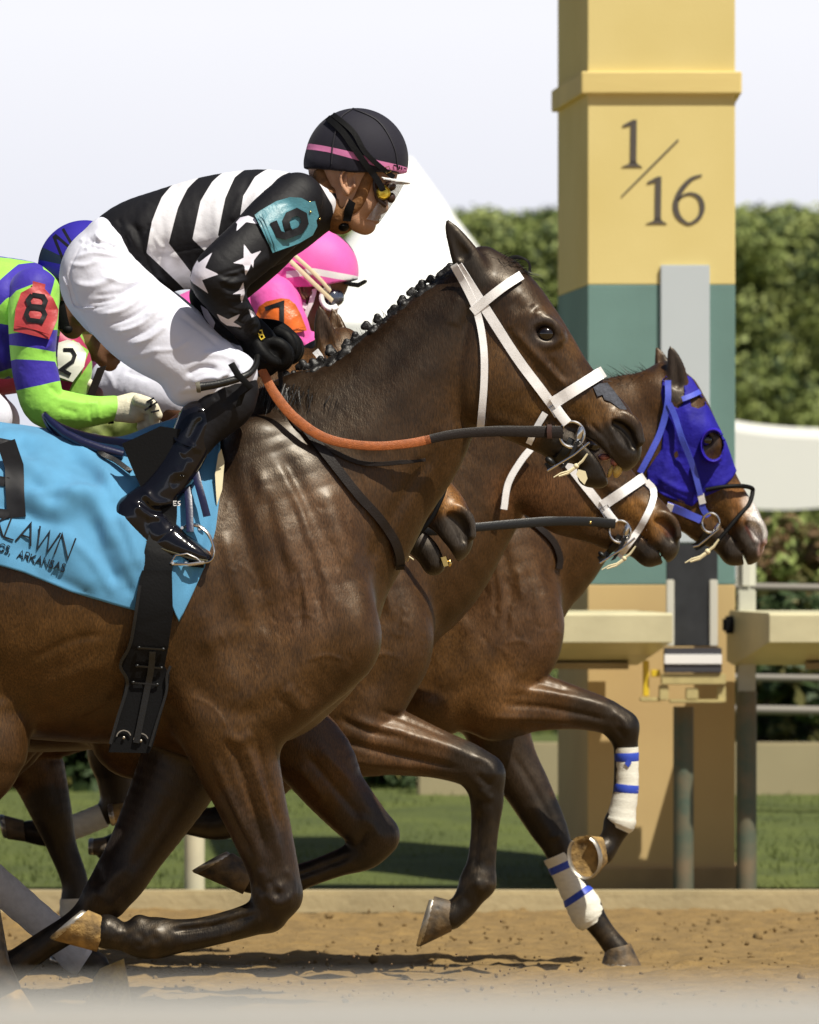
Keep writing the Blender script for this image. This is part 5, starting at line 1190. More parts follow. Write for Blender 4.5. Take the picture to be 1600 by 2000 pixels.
# whip
m = MB(); P = smooth([(392, 764, -.315), (430, 758, -.310), (470, 747, -.300), (492, 736, -.280), (503, 720, -.245), (506, 702, -.20)], 6); bw = gpt(440, 755, -.25)
m.tube([gpt(*q) for q in P], np.interp(np.linspace(0, 1, len(P)), [0, .05, .6, 1], [.013, .0115, .0085, .0075]), 12)
t = thing("riding_whip", "short thick black whip held by the front jockey at his knee", "whip", bw); m.build("shaft", M['black_leather'], t, bw)
m = MB(); m.lathe([(.0, -.004), (.0135, -.004), (.0145, .001), (.0140, .006), (.012, .007)], gpt(393, 764, -.315), ax=(1, 0, .12), n=14); m.build("cap", mat("worn_cap", (.12, .11, .08), .6), t, bw)
m = MB(); m.ribbon([gpt(457, 718, -.300), gpt(470, 740, -.312), gpt(495, 765, -.300), gpt(478, 778, -.290), gpt(470, 800, -.280)], [(.008, 0, .004)] * 5, .003); m.build("wrist_loop", M['rubber_black'], t, bw)
# ================================================================== the other horses
def tmpl_horse(name_label, Y, Ttrunk, head_T, neck, fore, hind, hoofs, vox=.0065, base_col=BAY, pats=(), mouth=.0, extra=None, nose_white=False, group="racehorses galloping along the track", headless=False):
    """a horse from the lead horse's proportions (Ttrunk, head_T place template pixels in the picture) with its own neck and legs"""
    S = Sculpt(Y, vox); T = Ttrunk; s = T.s
    ch = lambda pts, **k: S.chain([T(p[0], p[1]) + (p[2], p[3] * s) + tuple(p[4:]) for p in pts], **k)
    ch([(-470, 1090, 0, 225, .92), (-330, 1080, 0, 255, .86), (-150, 1105, 0, 278, .82), (30, 1135, 0, 292, .80), (200, 1150, 0, 296, .76), (340, 1150, 0, 292, .70), (450, 1160, 0, 262, .66)], k=.05)
    ch([(560, 1090, 0, 170, 1.0), (590, 1190, 0, 138, 1.15), (590, 1255, 0, 133, 1.2), (560, 1300, 0, 118, 1.2)], k=.05)
    ch([(500, 880, -.115, 60, .6), (560, 1030, -.15, 90, .55), (620, 1180, -.16, 100, .65), (640, 1240, -.15, 92, .7)], k=.05, mirror=True)
    ch([(640, 1250, -.15, 92, .75), (540, 1330, -.165, 105, .7), (450, 1400, -.16, 100, .7)], k=.05, mirror=True)
    ch([(-330, 1150, -.17, 190, .6), (-190, 1330, -.17, 160, .6)], k=.06, mirror=True)
    S.chain(neck, k=.045)
    for P in fore + hind: S.chain(P[0], k=P[1])
    st = S.stroke; tl = T.l
    for P, sg, am in (([(500, 900), (530, 1000), (570, 1100), (600, 1190)], 13, 5), ([(520, 960), (545, 1060), (575, 1150)], 9, -6), ([(565, 960), (600, 1060), (625, 1150), (630, 1220)], 9, -6),
                      ([(390, 1270), (440, 1240), (500, 1235), (540, 1270)], 15, 4), ([(370, 1320), (430, 1380), (500, 1390), (560, 1350)], 15, -4), ([(640, 1180), (665, 1250), (640, 1320), (590, 1370)], 17, -6),
                      ([(575, 1100), (590, 1160), (590, 1230)], 5, -4), ([(605, 1130), (620, 1180), (612, 1260)], 5, -4), ([(640, 1120), (650, 1190)], 4, 3), ([(660, 1120), (672, 1180), (668, 1230)], 4, -3), ([(600, 1290), (640, 1280), (675, 1290)], 3., 1.8)):
        st(tl(P), sg * s, am)
    r = np.random.default_rng(int(Y * 100) + 1)
    for i in range(30):
        x, y = r.uniform(540, 725), r.uniform(1100, 1330); a = r.uniform(.6, 1.9); l = r.uniform(14, 38); bx = r.uniform(-.5, .5)
        st(tl([(x, y), (x + math.cos(a) * l * .5 + bx * l * .3, y + math.sin(a) * l * .5), (x + math.cos(a + bx) * l, y + math.sin(a + bx) * l)]), 2.6 * s, r.choice([-1.4, 1.2]))
    for P, sg, am in (extra or {}).get('strokes', ()): st(P, sg, am)
    if head_T is not None:
        H = head_T; hs = H.s; hc = lambda pts, **k: S.chain([H(p[0], p[1]) + (p[2], p[3] * hs) + tuple(p[4:]) for p in pts], **k); he = lambda c, rr, an, **k: S.ell(H(c[0], c[1]) + (c[2],), tuple(q * hs for q in rr), an + H.a(), **k)
        hc([(938, 560, 0, 62, .95), (985, 588, 0, 70, 1.0), (1030, 640, 0, 66, 1.12), (1066, 686, 0, 60, 1.02), (1104, 738, 0, 54, .86), (1144, 784, 0, 52, .80), (1186, 826, 0, 52, .86), (1210, 862, 0, 44, .95)], k=.03)
        hc([(1010, 640, -.045, 50, .7), (1060, 720, -.038, 46, .7), (1110, 780, -.028, 40, .75)], k=.03, mirror=True); hc([(1052, 632, -.070, 24, .8), (1082, 655, -.066, 22, .8)], k=.02, mirror=True)
        he((972, 735, -.050), (92, 34, 108), 30, k=.035, mirror=True)
        J = lambda pts: [(x + (1000 - x) * 0 + (y - 800) * .0 - 0, y, *q) for x, y, *q in pts]
        if mouth > .5:
            hc([(1000, 800, -.030, 55, .55), (1050, 838, -.026, 42, .55), (1095, 868, -.020, 30, .7)], k=.03, mirror=True); hc([(1095, 868, 0, 32, 1.), (1135, 885, 0, 28, 1.1), (1165, 905, 0, 27, 1.15), (1182, 928, 0, 24, 1.15)], k=.02)
            he((1222, 892, 0), (26, 38, 32), -40, k=.02); hc([(1128, 848, 0, 4, 9.), (1170, 868, 0, 7, 9.), (1200, 895, 0, 10, 6.), (1222, 935, 0, 14, 4.)], k=.006, sub=True)
        else:
            hc([(1000, 800, -.030, 55, .55), (1050, 828, -.026, 44, .55), (1100, 855, -.020, 34, .7)], k=.03, mirror=True); hc([(1100, 850, 0, 36, 1.), (1145, 872, 0, 33, 1.05), (1184, 897, 0, 31, 1.1)], k=.02)
            he((1222, 895, 0), (27, 40, 34), -40, k=.02); he((1182, 906, 0), (27, 34, 25), -30, k=.015); hc([(1128, 838, 0, 2.2, 14.), (1165, 860, 0, 2.4, 14.), (1200, 890, 0, 2.8, 14.), (1222, 930, 0, 4.5, 10.)], k=.005, sub=True)
        hc([(1190, 828, -.048, 12, .8), (1215, 812, -.046, 11, .8), (1240, 830, -.043, 11, .8), (1248, 862, -.040, 11, .8)], k=.014, mirror=True)
        hc([(1188, 830, -.048, 11, .8), (1196, 862, -.048, 10, .8), (1222, 884, -.043, 10, .8)], k=.014, mirror=True)
        hc([(1204, 830, -.060, 10, 1.), (1218, 838, -.058, 14, 1.), (1230, 852, -.055, 14, 1.), (1236, 872, -.050, 9, 1.)], k=.004, sub=True, mirror=True)
        he((1063, 650, -.098), (23, 16, 17), -25, k=.010, sub=True, mirror=True)
        for sg, dx in ((-1, 0), (1, extra.get('ear_dx', 5) if extra else 5)):
            E = (extra or {}).get('ears')
            if E is None: E = [(935, 548, 32), (915, 515, 30), (897, 480, 22), (882, 452, 13), (874, 436, 5)]; Q = [H(x + dx, y) + (.055 * sg + i * .003 * sg, r_ * hs, .6) for i, (x, y, r_) in enumerate(E)]
            else: Q = [(x + dx, y, .050 * sg + i * .003 * sg, r_, .6) for i, (x, y, r_) in enumerate(E)]
            S.chain(Q, k=.012); Q2 = [(q[0] + (1.5), q[1], q[2] - q[3] * SC(Y) * .75, q[3] * .55, .8) for q in Q[1:]]; S.chain(Q2, k=.006, sub=True)
        hc([(945, 515, 0, 34, .9), (985, 540, 0, 34, .9)], k=.03)
        for P, sg, am in (([(1000, 645), (1040, 690), (1088, 740), (1120, 762)], 7, 5), ([(1040, 716), (1070, 752), (1110, 790)], 13, -5), ([(1000, 590), (1020, 612)], 12, -7), ([(1120, 700), (1150, 760), (1185, 800)], 6, 2.5), ([(1105, 740), (1135, 770), (1140, 800)], 3, 3), ([(985, 625), (1005, 650), (1000, 600)], 9, 4), ([(1160, 790), (1175, 820), (1168, 850)], 4, -2.5)):
            st(H.l(P), sg * hs, am)
    V, F, N = S.mesh()
    pt = [(P, a * s, b * s, c, k_) for P, a, b, c, k_ in ((tl([(-500, 830), (100, 830), (440, 850)]), 40, 190, DARK, .85), (tl([(560, 1250), (500, 1330), (440, 1400)]), 40, 150, TAN, .4))]
    if head_T is not None:
        pt += [(H.l(P), a * hs, b * hs, c, k_) for P, a, b, c, k_ in (([(1240, 900), (1215, 870), (1165, 935), (1140, 900)], 30, 56, MEALY, 1.), ([(1210, 834), (1230, 854)], 8, 17, (.05, .012, .009) if Y > 2 else (.003, .002, .002), 1.), ([(1062, 650)], 24, 42, (.03, .022, .02), .9), ([(1180, 800), (1120, 820), (1060, 800)], 15, 45, TAN, .8), ([(1170, 925), (1180, 900)], 20, 36, (.02, .016, .014), .9), ([(888, 440), (905, 500)], 6, 22, (.03, .018, .014), .8))]
    pt += list(pats)
    base = W(*T(350, 1990), Y); base.z = 0; base = base[:]
    t = thing("race_horse", name_label, "horse", base, group)
    body = mesh_obj("body", V, F, M['coat'], t, base, attrs={'coat': coat_colors(S, V, base_col, pt)})
    if head_T is not None:
        ex, ey = H(1063, 651); eyes(S, t, base, ex, ey, -.0815, .0195)
    for hf in hoofs: hoof(t, base, Y, *hf[:3], **(hf[3] if len(hf) > 3 else {}))
    tl_ = [S.P(p) for p in (T(-640, 930) + (0,), T(-700, 960) + (0,))]; hair_tufts(tl_, 500, .7, (-.75, 0, -.5), .02, t, base, "tail", .004, .12, 8, grav=.5)
    return t, V, F, base, S
def legs(*a): return list(a)

# ---- horse B: brown muzzle low beside the lead horse's neck
YB = .82
TB = Tf((728, 1250), (1257, 880), (540, 1280), (540 + 529 * .96, 1280 - 370 * .96)); HB = Tf((935, 560), (1257, 880), (655, 715), (926, 1064))
foreB = [([TB(640, 1300) + (-.15, 70, .8), (600, 1460, -.15, 76, .8), (655, 1540, -.14, 60, .85), (705, 1598, -.135, 50, .85), (738, 1628, -.13, 40, .9)], .03), ([(738, 1632, -.13, 39, .9), (715, 1662, -.125, 34, .85), (660, 1684, -.12, 26, .8), (600, 1706, -.115, 25, .8), (560, 1718, -.11, 31, .85), (525, 1720, -.11, 27, .95), (490, 1714, -.11, 28, 1.)], .02),
         ([TB(500, 1400) + (.15, 70, .8), (355, 1470, .15, 66, .8), (318, 1560, .14, 46, .85), (275, 1640, .13, 38, .9), (235, 1710, .13, 28, .9), (190, 1765, .13, 24, .9), (140, 1822, .13, 26, .9)], .03)]
hindB = [([(-200, 1330, -.17, 140, .6), (-120, 1450, -.16, 110, .6), (-120, 1560, -.14, 66, .7), (-95, 1640, -.13, 46, .75), (-40, 1690, -.13, 33, .8), (30, 1750, -.13, 30, .85), (110, 1820, -.13, 28, .85), (152, 1860, -.13, 33, .9), (190, 1882, -.13, 27, .95)], .03),
         ([TB(-190, 1330) + (.17, 140, .6), TB(-240, 1460) + (.16, 110, .65), TB(-300, 1570) + (.14, 70, .7), TB(-330, 1660) + (.13, 48, .75), TB(-300, 1760) + (.13, 32, .8), TB(-280, 1860) + (.13, 34, .85), TB(-255, 1910) + (.13, 29, .95)], .03)]
neckB = [TB(450, 1130) + (0, 240, .62), (420, 990, 0, 190, .6), (505, 880, 0, 150, .55), (575, 810, 0, 115, .55), (628, 755, 0, 86, .68)]
BAYB = (.052, .022, .0060)
M['pale_dirt'] = mat('pale_dirt', (.52, .36, .11), .9, var=(.30, .19, .07), nscale=40, bump=.004, bscale=90)
hB, VB_, FB_, baseB, SB = tmpl_horse("orange-brown racehorse whose dark muzzle shows just behind the front horse's neck", YB, TB, HB, neckB, foreB, hindB,
    [(((476, 1744), (506, 1690)), ((383, 1703), (461, 1661)), -.11,  dict(mt='hoof')), (((138, 1835), (112, 1850)), ((140, 1890), (90, 1870)), .13, {}), (((246, 1868), (186, 1892)), ((266, 1978), (164, 1980)), -.13, dict(shoe=False, mt='pale_dirt', latb=.06, label="hoof caked in pale yellow dirt")),
     ((TB(-230, 1905), TB(-285, 1930)), (TB(-190, 1980), TB(-275, 1985)), .13, {})],
    base_col=BAYB, mouth=1, extra=dict(ears=[(650, 700, 26), (640, 672, 24), (633, 645, 19), (628, 620, 12), (625, 600, 4)], ear_dx=26, strokes=[([(600, 1470), (660, 1540), (710, 1600)], 6, -7), ([(620, 1450), (690, 1530), (735, 1600)], 6, 6), ([(580, 1490), (640, 1560)], 6, 6), ([(700, 1590), (730, 1610), (745, 1640)], 6, 5), ([(715, 1620), (700, 1650)], 5, -5), ([(690, 1668), (620, 1695), (570, 1712)], 4, -6)]),
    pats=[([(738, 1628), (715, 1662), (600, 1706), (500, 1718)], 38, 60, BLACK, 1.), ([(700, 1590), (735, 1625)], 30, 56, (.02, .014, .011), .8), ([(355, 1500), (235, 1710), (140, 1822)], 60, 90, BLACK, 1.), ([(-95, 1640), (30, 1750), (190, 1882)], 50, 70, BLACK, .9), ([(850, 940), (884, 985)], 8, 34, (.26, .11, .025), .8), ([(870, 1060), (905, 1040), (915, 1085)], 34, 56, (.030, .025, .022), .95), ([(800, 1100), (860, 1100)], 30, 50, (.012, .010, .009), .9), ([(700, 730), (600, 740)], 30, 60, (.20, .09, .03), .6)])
bvB = bvh_of(VB_, FB_, (W(560, 0, YB).x, W(960, 0, YB).x))
# ---- horse C: white noseband, near foreleg stretched forward
YC = 2.25
TC = Tf((728, 1250), (1257, 880), (832, 1250), (832 + 529 * .897, 1250 - 370 * .897)); HC = Tf((1178, 730), (1257, 872), (1259, 935), (1330, 1054))
foreC = [([TC(640, 1300) + (-.15, 78, .8), (690, 1425, -.16, 78, .75), (770, 1448, -.15, 64, .8), (850, 1470, -.145, 48, .85), (910, 1490, -.14, 42, .9), (944, 1510, -.135, 40, .9)], .03), ([(944, 1515, -.135, 38, .9), (950, 1560, -.13, 33, .85), (946, 1620, -.125, 27, .8), (940, 1680, -.12, 28, .8), (934, 1718, -.12, 35, .85)], .02), ([(932, 1722, -.12, 32, .9), (905, 1765, -.12, 26, .95), (880, 1785, -.12, 28, 1.)], .015),
         ([TC(500, 1400) + (.15, 80, .8), TC(420, 1500) + (.14, 60, .85), TC(330, 1600) + (.13, 44, .9), TC(280, 1650) + (.13, 34, .9), TC(180, 1640) + (.13, 26, .9), TC(120, 1620) + (.13, 30, .9)], .03)]
hindC = [([TC(-190, 1330) + (sg * .17, 140, .6), TC(-240, 1460) + (sg * .16, 105, .65), TC(-300 - dx, 1570) + (sg * .14, 66, .7), TC(-330 - dx, 1660) + (sg * .13, 44, .75), TC(-380 - dx, 1760) + (sg * .13, 30, .8), TC(-440 - dx, 1860) + (sg * .13, 32, .85)], .03) for sg, dx in ((-1, 0), (1, 80))]
neckC = [TC(470, 1130) + (0, 225, .62), (760, 1085, 0, 188, .6), (850, 995, 0, 158, .54), (930, 900, 0, 130, .52), (990, 830, 0, 100, .6), (1040, 790, 0, 74, .72)]
hC, VC_, FC_, baseC, SCC = tmpl_horse("bay racehorse with crossed white noseband, its head between the front and hooded horses", YC, TC, HC, neckC, foreC, hindC,
    [(((882, 1816), (880, 1752)), ((820, 1846), (850, 1741)), -.12, dict(mt='hoof', label="dark forward hoof hanging in the air")), ((TC(100, 1600), TC(90, 1650)), (TC(40, 1610), TC(50, 1660)), .13, {}), ((TC(-430, 1870), TC(-470, 1900)), (TC(-440, 1930), TC(-490, 1940)), -.13, {}), ((TC(-510, 1870), TC(-550, 1900)), (TC(-520, 1930), TC(-570, 1940)), .13, {})],
    base_col=(.043, .019, .0056), extra=dict(strokes=[([(650, 1440), (740, 1465), (830, 1485), (900, 1500)], 6, -9), ([(690, 1405), (780, 1430), (870, 1455), (930, 1480)], 7, 8), ([(660, 1400), (720, 1425), (800, 1440)], 5, -6), ([(640, 1475), (730, 1490), (820, 1498)], 6, 7), ([(740, 1385), (820, 1415), (880, 1440)], 4, -5), ([(920, 1475), (955, 1490), (968, 1520)], 6, 6), ([(930, 1510), (960, 1535)], 5, -6), ([(935, 1540), (962, 1560)], 5, 5), ([(935, 1580), (930, 1640), (925, 1690)], 4.5, -7), ([(958, 1570), (955, 1640), (950, 1690)], 4, 4), ([(925, 1715), (945, 1735), (955, 1715)], 6, 4), ([(905, 1745), (920, 1765)], 5, -3)]), pats=[([(944, 1490), (950, 1600), (934, 1720), (880, 1790)], 46, 66, BLACK, 1.), ([(860, 1478), (920, 1500)], 10, 60, (.018, .013, .010), .9), ([(760, 1440), (830, 1460)], 30, 60, (.12, .056, .022), .5), ([(1240, 1000), (1270, 1030)], 14, 40, (.19, .085, .02), .8), ([(1000, 960), (1100, 980)], 30, 70, (.12, .05, .018), .6), (TC.l([(280, 1650), (100, 1620)]), 60, 90, BLACK, 1.)])
for P, sg_, am in ():
    pass
bvC = bvh_of(VC_, FC_, (W(820, 0, YC).x, W(1380, 0, YC).x))
# ---- horse D: blue blinker hood and bandaged forelegs
YD = 3.0
TD = Tf((728, 1250), (1257, 880), (1086, 1225), (1086 + 529 * .87, 1225 - 370 * .87)); HD = Tf((935, 560), (1257, 880), (1288, 768), (1494, 1074))
foreD = [([TD(640, 1300) + (-.15, 78, .8), (960, 1368, -.16, 74, .75), (1040, 1370, -.15, 58, .8), (1120, 1382, -.145, 42, .85), (1180, 1398, -.14, 34, .9), (1212, 1418, -.135, 31, .9)], .03), ([(1214, 1420, -.135, 30, .9), (1220, 1460, -.13, 24, .85), (1218, 1530, -.125, 22, .8), (1212, 1580, -.12, 23, .8), (1206, 1604, -.12, 27, .85)], .02), ([(1206, 1606, -.12, 25, .9), (1190, 1640, -.12, 22, .95), (1172, 1662, -.13, 27, 1.)], .015),
         ([TD(560, 1380) + (.12, 78, .8), (990, 1470, .13, 56, .8), (1030, 1540, .13, 46, .85), (1068, 1610, .125, 38, .9), (1088, 1650, .12, 30, .9), (1112, 1710, .12, 24, .85), (1146, 1775, .12, 30, .85)], .03), ([(1148, 1778, .12, 28, .9), (1180, 1822, .12, 22, .95), (1208, 1858, .12, 24, 1.)], .015)]
hindD = [([TD(-190, 1330) + (-.17, 140, .6), (30, 1420, -.16, 84, .7), (75, 1500, -.14, 56, .75), (105, 1585, -.14, 40, .8), (125, 1650, -.13, 29, .85), (150, 1720, -.13, 26, .85), (150, 1775, -.13, 28, .9), (170, 1815, -.13, 24, .95)], .03),
         ([TD(-190, 1330) + (.17, 130, .6), (60, 1390, .16, 90, .65), (-50, 1480, .14, 60, .7), (-110, 1570, .13, 40, .75), (-150, 1680, .13, 28, .8), (-190, 1790, .13, 28, .85)], .03)]
neckD = [TD(470, 1130) + (0, 215, .62), (1000, 1045, 0, 180, .6), (1090, 950, 0, 152, .54), (1165, 875, 0, 122, .52), (1225, 820, 0, 88, .6), (1270, 795, 0, 64, .74)]
hD, VD_, FD_, baseD, SD_ = tmpl_horse("bay racehorse in a blue blinker hood with blue and white bandaged forelegs, farthest right", YD, TD, HD, neckD, foreD, hindD,
    [(((1180, 1684), (1160, 1632)), ((1149, 1714), (1133, 1624)), -.13, dict(tdy=.0, bdy=-.05, latt=.036, latb=.051, lvd=(1, -.25, 0), label="dirty upturned hoof with its steel shoe facing the camera")), (((1234, 1846), (1182, 1858)), ((1258, 1895), (1172, 1884)), .12, dict(mt='hoof')), (((185, 1815), (160, 1835)), ((205, 1875), (150, 1875)), -.13, {}), (((-185, 1800), (-225, 1812)), ((-190, 1860), (-245, 1850)), .13, {})],
    base_col=(.054, .0235, .0068), extra=dict(ears=[(1318, 775, 22), (1321, 750, 22), (1319, 722, 18), (1313, 696, 11), (1307, 676, 3)], ear_dx=-22, strokes=[([(980, 1375), (1060, 1380), (1140, 1395), (1190, 1408)], 5, -7), ([(1000, 1345), (1080, 1355), (1150, 1370), (1200, 1385)], 6, 7), ([(960, 1400), (1040, 1402), (1120, 1408)], 5, 6), ([(1040, 1330), (1110, 1350)], 4, -4), ([(1190, 1390), (1215, 1405), (1225, 1430)], 5, 5), ([(1200, 1420), (1220, 1440)], 4, -4), ([(1000, 1470), (1050, 1550), (1085, 1620)], 5, -5), ([(1075, 1640), (1095, 1630)], 5, 4)]),
    pats=[([(1215, 1400), (1220, 1500), (1205, 1600), (1172, 1662)], 36, 50, BLACK, 1.), ([(1060, 1600), (1146, 1775), (1210, 1860)], 40, 56, BLACK, 1.), ([(1140, 1385), (1190, 1400)], 16, 50, (.02, .014, .010), .9), ([(1030, 1540), (990, 1470)], 40, 60, (.02, .014, .010), .9), ([(105, 1585), (150, 1720), (170, 1815)], 46, 66, BLACK, 1.),
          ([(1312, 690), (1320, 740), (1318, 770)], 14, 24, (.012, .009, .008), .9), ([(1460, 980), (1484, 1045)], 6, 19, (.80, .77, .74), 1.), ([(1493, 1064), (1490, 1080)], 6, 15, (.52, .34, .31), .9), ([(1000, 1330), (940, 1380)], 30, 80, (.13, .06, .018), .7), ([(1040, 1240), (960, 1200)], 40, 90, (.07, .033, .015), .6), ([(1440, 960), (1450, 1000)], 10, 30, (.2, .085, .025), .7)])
bvD = bvh_of(VD_, FD_, (W(1030, 0, YD).x, W(1540, 0, YD).x)); bvDl = bvh_of(VD_, FD_, (W(1000, 0, YD).x, W(1300, 0, YD).x))
# ---- horse E: mostly hidden; folded bandaged foreleg seen under the lead horse
YE = 3.75
TE = Tf((728, 1250), (1257, 880), (400, 1215), (400 + 529 * .84, 1215 - 370 * .84)); HE = Tf((935, 560), (1257, 880), (575, 790), (780, 1075))
foreE = [([TE(560, 1380) + (-.15, 70, .8), (222, 1450, -.15, 50, .8), (228, 1510, -.14, 38, .85), (234, 1560, -.135, 32, .9)], .03), ([(232, 1572, -.135, 28, .9), (200, 1592, -.13, 22, .85), (150, 1612, -.125, 21, .85), (100, 1625, -.12, 26, .85), (60, 1622, -.12, 22, .9)], .02), ([TE(560, 1380) + (.12, 70, .8), (300, 1500, .13, 50, .8), (330, 1600, .13, 38, .9), (260, 1640, .12, 28, .9), (205, 1660, .12, 24, .9)], .03)]
hindE = [([TE(-190, 1330) + (sg * .17, 130, .6), TE(-240, 1460) + (sg * .16, 100, .65), TE(-300, 1570) + (sg * .14, 60, .7), TE(-330, 1660) + (sg * .13, 42, .75), TE(-300, 1760) + (sg * .13, 28, .8), TE(-280, 1860) + (sg * .13, 30, .85)], .03) for sg in (-1, 1)]
neckE = [TE(470, 1130) + (0, 205, .62), (350, 1030, 0, 170, .6), (430, 940, 0, 140, .54), (500, 870, 0, 110, .54), (560, 815, 0, 76, .7)]
hE, VE_, FE_, baseE, SE_ = tmpl_horse("dark horse mostly hidden, its folded bandaged foreleg seen below the front horse's belly", YE, TE, HE, neckE, foreE, hindE,
    [(((50, 1600), (55, 1645)), ((10, 1590), (20, 1640)), -.12, dict(mt='hoof')), (((206, 1636), (206, 1678)), ((178, 1640), (178, 1674)), .12, dict(mt='hoof'))] + [((TE(-255, 1880), TE(-300, 1900)), (TE(-220, 1960), TE(-290, 1965)), sg * .13, {}) for sg in (-1, 1)], vox=.009,
    base_col=(.03, .018, .011), pats=[([(222, 1450), (234, 1560), (100, 1625), (30, 1620)], 60, 90, BLACK, 1.), ([(300, 1500), (205, 1660)], 60, 90, BLACK, 1.)])
# ---- bandages
def bandage(name_label, Y, bvh, pts, stripes=(), m_=None, diamond=None, wr=None):
    base = W(*pts[0][:2], Y)[:]; mb = MB(); Q = smooth(pts, 5); P = []; rad = []
    for i, q in enumerate(Q): P.append(gpt(q[0], q[1], q[2], Y)); rad.append(q[3] * SC(Y) * (1 + .02 * math.sin(i * 2.1)))
    mb.tube(P, rad, 24); o = mb.build("leg_bandage", m_ or M['tendon_white'], base=base); tag(o, name_label, "bandage", "bandages on the horses' legs"); bv = mb.bvh()
    for i0, i1 in stripes:
        mb = MB(); a, b = int(i0 * (len(Q) - 1)), i1
        pa = np.array([np.interp(i0 * (len(Q) - 1), range(len(Q)), np.array(P)[:, k]) for k in range(3)]); pb = np.array([np.interp(i1 * (len(Q) - 1), range(len(Q)), np.array(P)[:, k]) for k in range(3)])
        ra = np.interp(i0 * (len(Q) - 1), range(len(Q)), rad) * 1.03; rb = np.interp(i1 * (len(Q) - 1), range(len(Q)), rad) * 1.03
        mb.tube([pa, (pa * .9 + pb * .1), (pa + pb) / 2, (pa * .1 + pb * .9), pb], [ra * .97, ra, (ra + rb) / 2, rb, rb * .97], 24); s_ = mb.build("tape_stripe", M['bandage_blue'], o, base); s_.location = (0, 0, 0)
    if diamond:
        x, y = diamond; mb = MB(); decal(mb, bv, [(x, y - 9), (x + 7, y - 1), (x, y + 8), (x - 7, y)], Y, off=.003, th=.002); d = mb.build("diamond_mark", M['bandage_blue'], o, base); d.location = (0, 0, 0)
    return o
bandage("white bandage with blue stripes and diamond on the hooded horse's raised foreleg", YD, None, [(1221, 1458, -.13, 23.5), (1222, 1500, -.127, 23), (1221, 1540, -.125, 24), (1214, 1580, -.122, 26.5), (1210, 1604, -.12, 30), (1205, 1616, -.12, 24)], ((.05, .13), (.35, .43)), diamond=(1224, 1489))
bandage("blue striped white bandage on the landing foreleg of the hooded horse", YD, None, [(1089, 1672, .12, 28), (1104, 1705, .12, 26), (1122, 1740, .12, 28), (1140, 1768, .12, 34), (1152, 1795, .12, 32), (1160, 1808, .12, 24)], ((.10, .18), (.44, .52)))
bandage("white bandage on the folded foreleg seen below the front horse's belly", YE, None, [(206, 1590, -.13, 24), (180, 1601, -.128, 24), (155, 1611, -.125, 24), (136, 1618, -.125, 23)])
bandage("grey-white bandage on the low hind leg at the lower left edge", YB, None, [(-20, 1708, -.13, 34), (30, 1750, -.13, 33), (80, 1793, -.13, 32), (120, 1828, -.13, 33), (155, 1862, -.13, 36), (172, 1874, -.13, 30)], m_=mat("grey_bandage", (.72, .72, .74), .8, noise=.15, nscale=60, bump=.0015, bscale=200))
bandage("white bandage low on the dark leg beside the lower left muddy hoof", YD, None, [(148, 1752, -.13, 27), (150, 1785, -.13, 29), (160, 1805, -.13, 26)])
# ---- bridles
brC, brCb = build_bridle("bridle", "white bridle with crossed noseband on the middle horse beyond the front horse", bvC, HC, YC, M['white_strap'], -.078, opts=("nothroat",))
m = MB(); strap(m, bvC, [(1262, 940), (1276, 958), (1270, 990), (1250, 1030), (1225, 1065), (1208, 1088)], 13, YC, off=.010, n=8); m.build("nose_strap", M['white_strap'], brC, brCb)
m = MB(); strap(m, bvC, [(1042, 872), (1018, 900), (992, 945), (983, 996)], 13, YC, off=.03, n=8); m.build("neck_strap", M['white_strap'], brC, brCb)
rein("rein", "black rein of the horse with the white noseband, studded near the bit", [(560, 960, -.2), (700, 1040, -.22), (850, 1040, -.26), (925, 1033, -.26), (1000, 1026, -.22), (1080, 1020, -.18), (1150, 1020, -.12), (1200, 1024, -.09)], [15, 16, 18, 20, 20], YC, None, (("rein_leather", M['black_leather'], 0, 1),))
m = MB()
for x in (1151, 1168): m.ball(gpt(x, 1022, -.125 + (x - 1151) * .0015, YC), (.0045, .003, .0045), 6)
m.build("stud", M['brass'], brC, brCb)
HDb = Tf((1084, 800), (1116, 850), (1375, 985), (1388, 1022))
